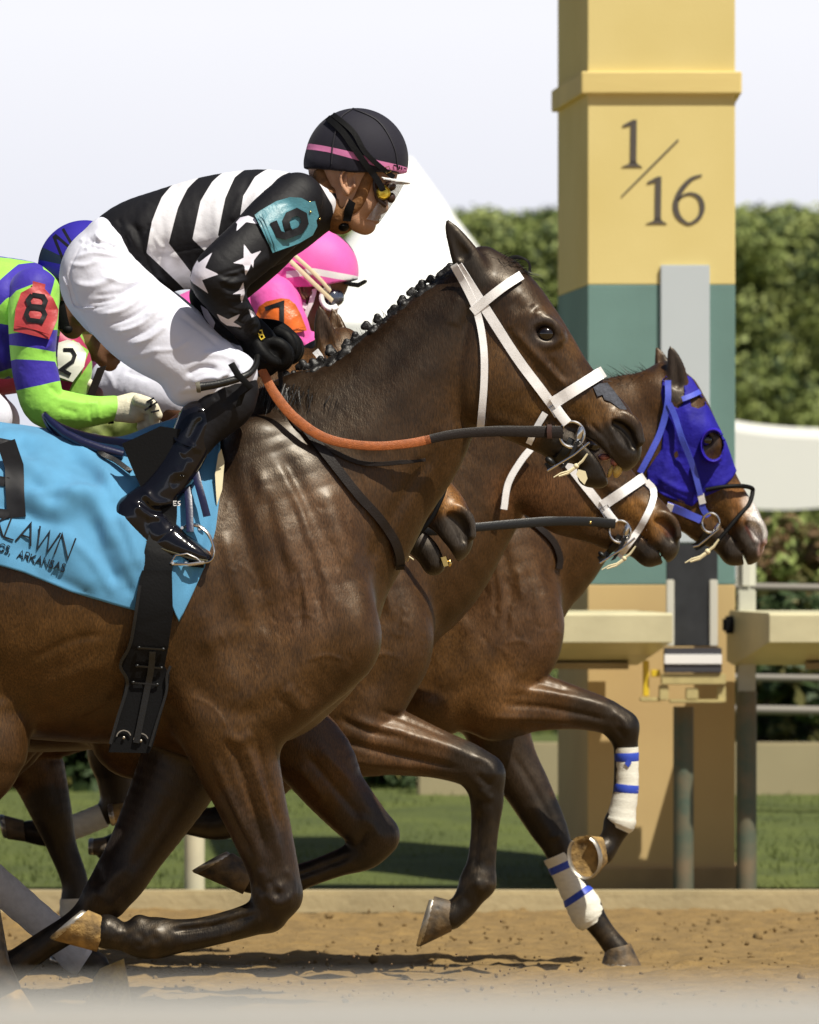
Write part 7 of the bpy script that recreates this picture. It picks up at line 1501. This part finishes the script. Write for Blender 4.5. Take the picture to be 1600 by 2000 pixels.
DM = mat("track_dirt", (.250, .160, .056), .95, var=(.175, .112, .040), nscale=9, bump=.012, bscale=38, bdet=8)
o = mesh_obj("track", V, F, DM); o["kind"] = "structure"
r = np.random.default_rng(21); Vc = []; Fc = []
ico = bmesh.new(); bmesh.ops.create_icosphere(ico, subdivisions=1, radius=1); ico.verts.index_update(); iv = np.array([v.co[:] for v in ico.verts]); if_ = [[v.index for v in f.verts] for f in ico.faces]; ico.free()
nC = 2200
for i in range(nC):
    x, y = r.uniform(-2.6, 2.6), r.uniform(-1.2, YK) ; s_ = abs(r.normal(0, .0035)) + .002
    if r.random() < .03: s_ *= 2.2
    vv = iv * s_ * r.uniform(.6, 1.3, 3) * (1 + .25 * r.normal(0, 1, (len(iv), 1))); Vc.append(vv + np.array([x, y, .004 + s_ * .3])); Fc.append(np.array(if_) + i * len(iv))
o = mesh_obj("dirt_clods", np.vstack(Vc), np.vstack(Fc), mat("clod", (.22, .142, .052), .95, var=(.14, .09, .035), nscale=6), smooth_=False); o["kind"] = "stuff"
# flying dirt
Vc = []; Fc = []
for i in range(70):
    px_, py_ = r.uniform(20, 1250), 1930 - abs(r.normal(0, 60)); Yq = r.uniform(0, 3); s_ = r.uniform(.0015, .004); p = W(px_, py_, Yq); Vc.append(iv * s_ * r.uniform(.6, 1.3, 3) + np.array(p)); Fc.append(np.array(if_) + i * len(iv))
o = mesh_obj("flying_dirt", np.vstack(Vc), np.vstack(Fc), mat("clod_dark", (.16, .10, .05), .95), smooth_=False); o["kind"] = "stuff"
# kerb
m = MB(); m.box((0, YK + .09, .03), (40, .09, .045), bev=.012); o = m.build("kerb", mat("kerb_concrete", (.46, .375, .21), .85, noise=.25, nscale=3, bump=.004, bscale=30)); o["kind"] = "structure"
# grass
xs = np.linspace(-14, 14, 260); ys_ = np.linspace(YK + .18, 34, 200); XX, YY = np.meshgrid(xs, ys_, indexing='ij'); Z = .01 + .02 * tri_noise(XX, YY, 5, 2, 3); nx, ny = XX.shape
RISE = lambda y: np.clip((y - YK - .2) / 5.4, 0, 1) * .31
Z = Z + RISE(YY)
V = np.stack([XX, YY, Z], 2).reshape(-1, 3); F = (np.arange((nx - 1) * ny).reshape(nx - 1, ny)[:, :-1].reshape(-1, 1) + np.array([0, ny, ny + 1, 1]))
GM = mat("lawn", (.105, .130, .022), .9, var=(.060, .080, .016), nscale=3, bump=.02, bscale=60)
o = mesh_obj("lawn", V, F, GM); o["kind"] = "structure"
n = 60000; x = r.uniform(-4.5, 4.5, n); y = YK + .2 + r.uniform(0, 1, n) ** 1.4 * 22; h_ = r.uniform(.01, .028, n); a = r.uniform(0, 6.28, n); wd = .004
P0 = np.stack([x - np.cos(a) * wd, y - np.sin(a) * wd, np.full(n, .0)], 1); P1 = np.stack([x + np.cos(a) * wd, y + np.sin(a) * wd, np.full(n, .0)], 1); P2 = np.stack([x + r.normal(0, .012, n), y + r.normal(0, .012, n), .01 + h_], 1)
for Pq in (P0, P1, P2): Pq[:, 2] += RISE(y)
V = np.stack([P0, P1, P2], 1).reshape(-1, 3); F = np.arange(3 * n).reshape(n, 3)
o = mesh_obj("grass", V, F, mat("grass_blade", (.110, .140, .024), .8, var=(.068, .092, .018), nscale=2), smooth_=False); o["kind"] = "stuff"
# inner rail: sloping cover boxes on posts
YR = 8.15
RM = mat("cream_rail", (.62, .57, .36), .45, noise=.15, nscale=6, bump=.001, bscale=30); RU = mat("rail_underside", (.35, .28, .15), .7, noise=.3, nscale=6)
PG = mat("green_post", (.045, .085, .065), .6, noise=.5, nscale=9, var=(.16, .12, .07))
def rail_cover(x0, x1, label):
    zt, zf = W(0, 1198, YR).z, W(0, 1254, YR).z; base = ((x0 + x1) / 2, YR, zt)
    t = thing("rail_cover", label, "rail", base, "cover boxes of the inner rail")
    def sect(x):
        k = .135 / .52
        return [(x - k * (y - YR + .26), y, z) for y, z in ((YR - .26, zt - .008), (YR - .25, zt), (YR + .22, zt + .012), (YR + .26, zt - .03), (YR + .26, zf - .07), (YR + .18, zf - .085), (YR - .22, zf - .006), (YR - .26, zf))]
    V = sect(x0) + sect(x1); n = 8; F = [(i, (i + 1) % n, (i + 1) % n + n, i + n) for i in range(n)] + [tuple(range(n))[::-1], tuple(range(n, 2 * n))]
    m = MB(); m.add(V, F); m.build("cover", RM, t, base, smooth_=False)
    m = MB(); zc = zf - .08
    m.box(((x0 + x1) / 2, YR + .12, zc - .008), ((x1 - x0) / 2 - .15, .05, .012)); m.build("stiffener", RU, t, base); return t
rail_cover(W(-1500, 0, YR).x, W(1309, 0, YR).x, "long cream rail cover left of the dark timing box"); rail_cover(W(1497, 0, YR).x, W(3300, 0, YR).x, "cream rail cover with a slanted end at the right edge")
def rail_post(px_, w_, label, mt, top=1200, Y=YR + .1, hd=None):
    c = W(px_, 1740, Y); zt = W(0, top, Y).z; base = (c.x, Y, 0); t = thing("rail_post", label, "post", base, "posts of the inner rail"); m = MB()
    R = w_ * SC(Y) / 2; m.lathe([(0, 0), (R * 1.02, 0), (R * 1.02, .02), (R, .03), (R, zt), (0, zt)], (c.x, Y, 0), n=28); m.build("shaft", mt, t, base)
    m = MB(); m.lathe([(R * 1.9, 0), (R * 1.9, .012), (R * 1.1, .02), (R * 1.0, .045)], (c.x, Y, 0), n=24); m.build("foot", mt, t, base); return t
PM = mat("cream_post", (.60, .55, .40), .55, noise=.15, nscale=8)
rail_post(380, 40, "cream round rail post standing behind the front horse's forelegs", PM, 1250)
rail_post(1335, 40, "weathered green rail post in front of the yellow pylon", PG, 1380)
rail_post(1458, 40, "dark green rail post right of the yellow pylon", PG, 1350)
for px_ in (-560, 2400): rail_post(px_, 40, "cream round rail post farther along the track", PM, 1250)
# light box on the right post
bx = W(1462, 1330, YR - .02); t = thing("post_box", "pale grey box and rounded cap fixed on the post right of the pylon", "box", bx[:]); m = MB()
z0, z1 = W(0, 1356, YR).z, W(0, 1150, YR).z; m.box((W(1463, 0, YR).x, YR + .2, (z0 + z1) / 2), (.033, .03, (z1 - z0) / 2), bev=.005); m.build("casing", mat("grey_casing", (.55, .55, .46), .5, noise=.1), t, bx[:])
m = MB(); zc = W(0, 1155, YR).z; zt = W(0, 1060, YR).z; m.box((W(1462, 0, YR).x, YR + .2, (zc + zt) / 2), (.036, .034, (zt - zc) / 2), bev=.022); m.build("cap", mat("grey_cap", (.60, .60, .52), .5), t, bx[:])
m = MB(); m.box((W(1430, 1215, YR).x, YR + .2, W(0, 1220, YR).z), (.026, .03, .032), bev=.01); m.build("bracket", M['rubber_black'], t, bx[:])
# photo-finish / timing box with dark panel
TY = YR - .05; bx = W(1352, 1380, TY); t = thing("timing_box", "dark timing sensor panel with white side strips on a cream bracket before the pylon", "timing box", bx[:])
def bxp(m, x0, y0, x1, y1, Y, dep, bev=.003):
    a, b = W(x0, y0, Y), W(x1, y1, Y); m.box(((a.x + b.x) / 2, Y + dep / 2, (a.z + b.z) / 2), (abs(b.x - a.x) / 2, dep / 2, abs(a.z - b.z) / 2), bev=bev)
m = MB(); bxp(m, 1302, 1062, 1402, 1262, TY, .06); m.build("panel", mat("dark_screen", (.035, .038, .042), .35, noise=.4, nscale=12), t, bx[:])
m = MB(); bxp(m, 1302, 1132, 1317, 1262, TY - .012, .05); m.build("side_strip", mat("pale_strip", (.58, .57, .50), .5), t, bx[:]); m = MB(); bxp(m, 1386, 1132, 1402, 1262, TY - .012, .05); m.build("side_strip", bpy.data.materials["pale_strip"], t, bx[:])
m = MB(); bxp(m, 1298, 1265, 1410, 1314, TY - .03, .12); s1 = m.build("band_box", mat("dark_band", (.05, .05, .06), .5), t, bx[:]); m = MB(); bxp(m, 1298, 1278, 1410, 1297, TY - .036, .02, .001); m.build("white_band", M['white_plain'], s1, bx[:])
m = MB(); bxp(m, 1292, 1316, 1418, 1337, TY - .02, .10); bxp(m, 1288, 1338, 1306, 1368, TY - .01, .10); bxp(m, 1308, 1366, 1412, 1373, TY - .01, .10); bxp(m, 1340, 1344, 1364, 1366, TY - .01, .08); bxp(m, 1402, 1340, 1418, 1372, TY + .0, .10); bxp(m, 1250, 1362, 1292, 1370, TY, .06); m.build("bracket", mat("cream_metal", (.52, .44, .20), .55, noise=.2), t, bx[:])
m = MB(); bxp(m, 1256, 1290, 1268, 1360, TY + .02, .04); bxp(m, 1272, 1308, 1290, 1322, TY, .06); m.build("yellow_bracket", mat("yellow_paint", (.72, .52, .03), .4), t, bx[:])
# the furlong pylon
YP = 8.52
def pylon():
    x0, x1 = W(1148, 0, YP).x, W(1436, 0, YP).x; dep = .95; base = ((x0 + x1) / 2, YP, 0); t = thing("marker_pylon", "tall yellow pylon with a green band and the fraction 1/16", "pylon", base)
    zt = W(0, -90, YP).z; zb0, zb1 = W(0, 1142, YP).z, W(0, 556, YP).z; rot = -1
    sk = .145                       # the pylon is turned a little, showing its left side
    def blk(nm, za, zb, g, mt, bev=.004):
        m = MB(); A = [(x0 - g, YP - g), (x1 + g, YP - g), (x1 + g - sk * .0 + .0, YP + dep + g), (x0 - g - .093 * 1.0, YP + dep + g)]
        V = [(a, b, za) for a, b in A] + [(a, b, zb) for a, b in A]; F = [(3, 2, 1, 0), (4, 5, 6, 7)] + [(i, (i + 1) % 4, (i + 1) % 4 + 4, i + 4) for i in range(4)]; m.add(V, F); o = m.build(nm, mt, t, base, smooth_=False)
        md = o.modifiers.new("b", 'BEVEL'); md.width = bev; md.segments = 2; return o
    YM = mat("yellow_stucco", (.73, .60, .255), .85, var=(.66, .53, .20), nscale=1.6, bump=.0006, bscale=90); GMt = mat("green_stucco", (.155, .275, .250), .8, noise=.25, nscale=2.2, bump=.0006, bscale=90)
    blk("shaft", .02, zb0, 0, mat("shaded_yellow_stucco", (.58, .42, .19), .85, var=(.50, .35, .16), nscale=2)); blk("green_band", zb0, zb1, .0, GMt); blk("shaft", zb1, zt, 0, YM)  # lower shaft: the yellow darkened, its shade put into the colour
    blk("collar", W(0, 184, YP).z, W(0, 140, YP).z, .024, mat("yellow_wood", (.74, .58, .22), .7, noise=.12, nscale=4, bump=.002, bscale=20, stretch=(.2, 1, 1)), .006)
    blk("plinth", .0, W(0, 1695, YP).z, .03, mat("plinth_stone", (.40, .27, .13), .9, noise=.3, nscale=6))
    # numerals drawn with a broad pen: thick and thin parts
    m = MB(); yf = YP - .004
    def pl(P): 
        Q = [(W(x, y, YP).x, W(x, y, YP).z) for x, y in P]; m.poly_prism(Q, yf, yf + .003)
    def bl(P): # list of (x,y,width) as a swelling stroke
        P = smooth(P, 6); T_ = np.gradient(P[:, :2], axis=0); T_ /= np.linalg.norm(T_, axis=1)[:, None]; Nn = np.stack([-T_[:, 1], T_[:, 0]], 1) * P[:, 2:3] / 2; A = P[:, :2] + Nn; B = P[:, :2] - Nn
        for i in range(len(P) - 1): pl([tuple(A[i]), tuple(A[i + 1]), tuple(B[i + 1]), tuple(B[i])])
    def one(ox, oy, k=1.0):
        pl([(ox + 22 * k, oy), (ox + 30 * k, oy), (ox + 29 * k, oy + 84 * k), (ox + 17 * k, oy + 84 * k), (ox + 18 * k, oy + 13 * k)]); pl([(ox + 2 * k, oy + 11 * k), (ox + 22 * k, oy), (ox + 20 * k, oy + 10 * k), (ox + 3 * k, oy + 14 * k)])
        pl([(ox + 17 * k, oy + 82 * k), (ox + 29 * k, oy + 82 * k), (ox + 32 * k, oy + 87 * k), (ox + 41 * k, oy + 92 * k), (ox + 0, oy + 92 * k), (ox + 13 * k, oy + 87 * k)])
    one(1214, 234); one(1262, 345)
    bl([(1214, 384, 2), (1270, 328, 3), (1325, 273, 3)])
    bl([(1371, 342, 3), (1350, 350, 7), (1330, 372, 10), (1320, 398, 11), (1324, 420, 10), (1338, 434, 6), (1350, 436, 5), (1366, 424, 8), (1372, 405, 10), (1366, 386, 8), (1350, 378, 5), (1334, 382, 4), (1324, 392, 4)])
    m.build("numerals", mat("numeral_paint", (.085, .072, .06), .7), t, base)
    m = MB(); a, b = W(1290, 518, YP), W(1386, 1060, YP); m.box(((a.x + b.x) / 2, YP - .010, (a.z + b.z) / 2), (abs(b.x - a.x) / 2, .009, abs(a.z - b.z) / 2), bev=.003); m.build("reflective_panel", mat("pale_panel", (.52, .57, .60), .32, spec=.5, noise=.06, nscale=2), t, base)
pylon()
# low wall, tube rails and shrubs behind
def longbox(name, label, cat, y, z0, z1, x0, x1, th, m_, bev=.01, group=None):
    m = MB(); m.box(((x0 + x1) / 2, y, (z0 + z1) / 2), ((x1 - x0) / 2, th, (z1 - z0) / 2), bev=bev); o = m.build(name, m_, base=((x0 + x1) / 2, y, z0), smooth_=False); tag(o, label, cat, group); return o
YW = 13.5
longbox("low_wall", "low beige wall along the far side of the lawn", "wall", YW, .2, W(0, 1450, YW).z, W(815, 0, YW).x, 12, .1, mat("beige_wall", (.36, .305, .18), .85, noise=.15, nscale=2))
for zpy, rr, yy, lb in ((1385, .020, 12.2, "thin pale tube rail just above the low wall"), (1145, .017, 12.2, "upper grey tube rail behind the post box"), (1322, .016, 12.2, "middle grey tube rail behind the post box")):
    m = MB(); z = W(0, zpy, yy).z; xa = W(1380, 0, yy).x; m.tube([(xa, yy, z), (xa + 2, yy, z - .03), (11, yy, z - .12)], rr, 10); o = m.build("tube_rail", mat("tube_grey", (.22, .20, .17), .5), base=(xa, yy, z)); tag(o, lb, "rail", "tube rails behind the pylon")
def leafy(name, label, cat, c, rad, n, cols, leaf=.06, seed=0, trunk=True, group=None, squash=.3, lumps=90, pw=.75, level=False):
    """a crown of leaf-sized faces gathered in clumps over a trunk and limbs"""
    r = np.random.default_rng(seed); base = (c[0], c[1], 0); t = thing(name, label, cat, base, group); c = np.array(c, float); rad = np.array(rad, float)
    d = r.normal(0, 1, (lumps, 3)); d /= np.linalg.norm(d, axis=1)[:, None]; d = np.sign(d) * np.abs(d) ** pw;  cc = c + d * rad * r.uniform(.35, .92, (lumps, 1)); cr = r.uniform(.16, .34, lumps) * min(rad)
    if level: cc = c + r.uniform(-1, 1, (lumps, 3)) * rad; cc[:int(lumps * .35), 2] = c[2] + rad[2] * 2; cc[int(lumps * .35):int(lumps * .8), 1] = c[1] - rad[1] * r.uniform(.6, 1, int(lumps * .8) - int(lumps * .35)); cr = r.uniform(.20, .32, lumps) * min(rad)
    if level: cc[:, 2] = np.minimum(cc[:, 2], c[2] + rad[2] * .93 - cr + r.uniform(-.22, .04, lumps))
    k = r.integers(0, lumps, n); dd = r.normal(0, 1, (n, 3)); dd /= np.linalg.norm(dd, axis=1)[:, None]; p = cc[k] + dd * cr[k][:, None] * r.uniform(.6, 1.08, (n, 1)); p[:, 2] = np.maximum(p[:, 2], .05)
    u = np.cross(dd, r.normal(0, 1, (n, 3))); u /= np.linalg.norm(u, axis=1)[:, None]; nn = dd + r.normal(0, .5, (n, 3)); v = np.cross(nn, u); v /= np.linalg.norm(v, axis=1)[:, None]; l = leaf * r.uniform(.6, 1.3, (n, 1))
    V = np.stack([p - u * l, p + v * l * .45, p + u * l, p - v * l * .45], 1).reshape(-1, 3); F = np.arange(4 * n).reshape(n, 4); mi = r.integers(0, len(cols), n) ; 
    mi = np.where(r.random(n) < .7, (k % len(cols)), mi)
    mesh_obj("crown", V, F, parent=t, base=base, smooth_=False, mats=cols, mi=mi)
    m = MB(); m.tube([(c[0], c[1], 0), (c[0] + .03, c[1], c[2] * .5), (c[0] - .03, c[1], c[2])], [rad[0] * .09, rad[0] * .07, rad[0] * .04], 8)
    for i in range(0, lumps, 3): m.tube([(c[0], c[1], c[2] * .45), tuple((cc[i] + c * np.array([1, 1, .6])) / 2), tuple(cc[i])], [rad[0] * .035, rad[0] * .025, rad[0] * .01], 5)
    m.build("trunk", bpy.data.materials.get("bark") or mat("bark", (.10, .07, .045), .9, noise=.4), t, base); return t
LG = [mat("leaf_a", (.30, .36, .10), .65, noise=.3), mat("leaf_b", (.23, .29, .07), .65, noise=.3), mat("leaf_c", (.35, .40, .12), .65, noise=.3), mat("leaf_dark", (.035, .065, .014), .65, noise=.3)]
LB = [mat("leaf_olive", (.14, .13, .030), .6, noise=.3), mat("leaf_rust", (.17, .10, .04), .65, noise=.3), LG[1]]
YT = 45
k = SC(YT)
def tree_at(px_, top_py, wpx, seed, label, Y=YT, leaf=.05, n=60000, cols=LG):
    x = W(px_, 0, Y).x; zt = W(0, top_py, Y).z; rz = zt * .5; leafy("hedge_tree", label, "tree", (x, Y, zt - rz * .95), (wpx * SC(Y) / 2, wpx * SC(Y) / 2 * .8, rz), n, cols, leaf, seed, group="dense trees behind the track", pw=.30, lumps=420, level=True)
for i, (a, b, c_, lb) in enumerate(((930, 412, 520, "broad green tree just right of the white tent peak"), (1120, 402, 520, "green tree whose crown is cut by the pylon's left edge"), (1330, 404, 520, "green tree directly behind the pylon"), (1500, 400, 520, "green tree right of the pylon with a thin sprout on top"), (1680, 414, 520, "green tree cut by the right edge of the picture"), (740, 490, 460, "lower green tree behind the white tent"), (540, 575, 460, "low green tree behind the front jockey's thigh"), (330, 640, 360, "low green tree hidden behind the jockeys"))):
    tree_at(a, b, c_, 30 + i, lb, n=110000 if i < 5 else 20000, leaf=.036 if i < 5 else .08)
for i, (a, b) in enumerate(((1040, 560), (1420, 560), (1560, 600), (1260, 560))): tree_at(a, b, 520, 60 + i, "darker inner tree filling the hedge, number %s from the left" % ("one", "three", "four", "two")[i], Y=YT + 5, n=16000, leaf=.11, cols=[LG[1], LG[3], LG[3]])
m = MB(); 
for x, y in ((1484, 375), (1576, 385)):
    p = W(x, y + 40, YT); q = W(x, y, YT); m.tube([p[:], ((p + q) / 2)[:], q[:]], [.02, .015, .01], 5)
for i, (a, b, w_, n, lb) in enumerate(((1540, 985, 190, 5000, "olive and rust bush right of the hooded horse's nose"), (1680, 1010, 200, 3500, "olive bush beyond the right edge of the rail"))):
    Yb = 20; x = W(a, 0, Yb).x; zt = W(0, b, Yb).z; leafy("bush", lb, "bush", (x, Yb, zt - .55), (w_ * SC(Yb) / 2, .5, .56), n, LB, .035, 80 + i)
for i, (a, b, w_, n) in enumerate(((1490, 1130, 260, 5200), (1600, 1140, 260, 4200), (600, 1200, 560, 9000), (260, 1220, 560, 9000), (-40, 1200, 560, 7000))):
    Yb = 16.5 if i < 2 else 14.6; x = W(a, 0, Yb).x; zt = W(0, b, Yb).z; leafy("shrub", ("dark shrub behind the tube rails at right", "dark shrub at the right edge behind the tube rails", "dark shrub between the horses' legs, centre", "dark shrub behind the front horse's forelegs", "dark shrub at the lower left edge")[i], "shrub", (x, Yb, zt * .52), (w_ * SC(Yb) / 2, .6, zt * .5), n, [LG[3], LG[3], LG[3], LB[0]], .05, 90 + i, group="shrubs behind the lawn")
# white canopy tent with a tall peak
def tent():
    Yt = 34; WM = mat("tent_white", (.88, .88, .86), .6, noise=.03, nscale=2); base = W(797, 1250, Yt); base.z = 0; t = thing("tent", "white tent with a steep pointed peak behind the pink jockey", "tent", base[:])
    m = MB(); apex = W(800, 308, Yt); n = 32; rings = []
    for hh, f in ((0, 0), (.12, .14), (.3, .33), (.55, .60), (.8, .84), (1, 1)):
        z = apex.z + (W(0, 640, Yt).z - apex.z) * hh; R = .012 + (W(1030, 0, Yt).x - apex.x) * (f ** 1.04)
        rings.append([(apex.x + R * 1.0 * math.copysign(abs(math.cos(a)) ** .6, math.cos(a)), Yt + R * math.copysign(abs(math.sin(a)) ** .6, math.sin(a)), z) for a in np.linspace(0, 2 * math.pi, n + 1)[:-1]])
    V = [v for r_ in rings for v in r_]; F = [(i * n + j, i * n + (j + 1) % n, (i + 1) * n + (j + 1) % n, (i + 1) * n + j) for i in range(5) for j in range(n)] + [tuple(range(n))]; m.add(V, F); m.build("roof", WM, t, base[:])
    z = rings[-1][0][2]; m = MB(); R = rings[-1]; m.add(R + [(a, b, z - .5) for a, b, _ in R], [(j, (j + 1) % n, (j + 1) % n + n, j + n) for j in range(n)]); m.build("valance", WM, t, base[:])
    m = MB()
    for sx in (-1, 1):
        for sy in (-1, 1): m.tube([(apex.x + sx * 1.15 * .6, Yt + sy * .7, 0), (apex.x + sx * 1.15 * .6, Yt + sy * .7, z)], .04, 8)
    m.build("frame", M['steel'], t, base[:])
tent()
def canopy2():
    Yt = 26; WM = mat("awning_white", (.80, .79, .75), .6, noise=.04, nscale=1.5); base = W(1520, 1250, Yt); base.z = 0; t = thing("awning", "white swooping awning at the right edge beyond the pylon", "awning", base[:])
    xs = np.linspace(W(1380, 0, Yt).x, W(2100, 0, Yt).x, 40); V = []; 
    for x in xs:
        px_ = x / SC(Yt) + 800; u = (px_ - 1430) / 120; yt = 828 + 20 * (1 - math.exp(-max(0, u) * 1.2)) if px_ > 1430 else 828 - 0
        yb = 990 + 6 * math.sin((px_ - 1430) / 60.) ; V += [(x, Yt + 1.0, W(0, yt - 6, Yt).z), (x, Yt, W(0, yt, Yt).z), (x, Yt - .01, W(0, yt + 14, Yt).z), (x, Yt - .01, W(0, (yt + yb) / 2, Yt).z), (x, Yt - .01, W(0, yb, Yt).z)]
    F = [(i * 5 + j, (i + 1) * 5 + j, (i + 1) * 5 + j + 1, i * 5 + j + 1) for i in range(39) for j in range(4)]; m = MB(); m.add(V, F); o = m.build("canopy", WM, t, base[:], smooth_=False); md = o.modifiers.new("s", 'SOLIDIFY'); md.thickness = .03
    m = MB()
    for px_ in (1440, 1800, 2060):
        x = W(px_, 0, Yt).x; m.tube([(x, Yt + .2, 0), (x, Yt + .2, W(0, 860, Yt).z)], .03, 8)
    m.build("frame", M['steel'], t, base[:])
canopy2()
# blurred outer rail close to the camera
YO = -15.9
t = thing("outer_rail", "out-of-focus pale rail running along the very bottom of the picture", "rail", (0, YO, 0)); zt = W(0, 1936, YO).z
m = MB(); m.box((0, YO, zt - .045), (6, .03, .045), bev=.012); m.build("rail_tube", mat("pale_rail", (.47, .46, .44), .7), t, (0, YO, 0))
m = MB()
for x in (-3, 3): m.tube([(x, YO + .03, 0), (x, YO + .03, zt - .05)], .025, 10)
m.build("post", bpy.data.materials["pale_rail"], t, (0, YO, 0))
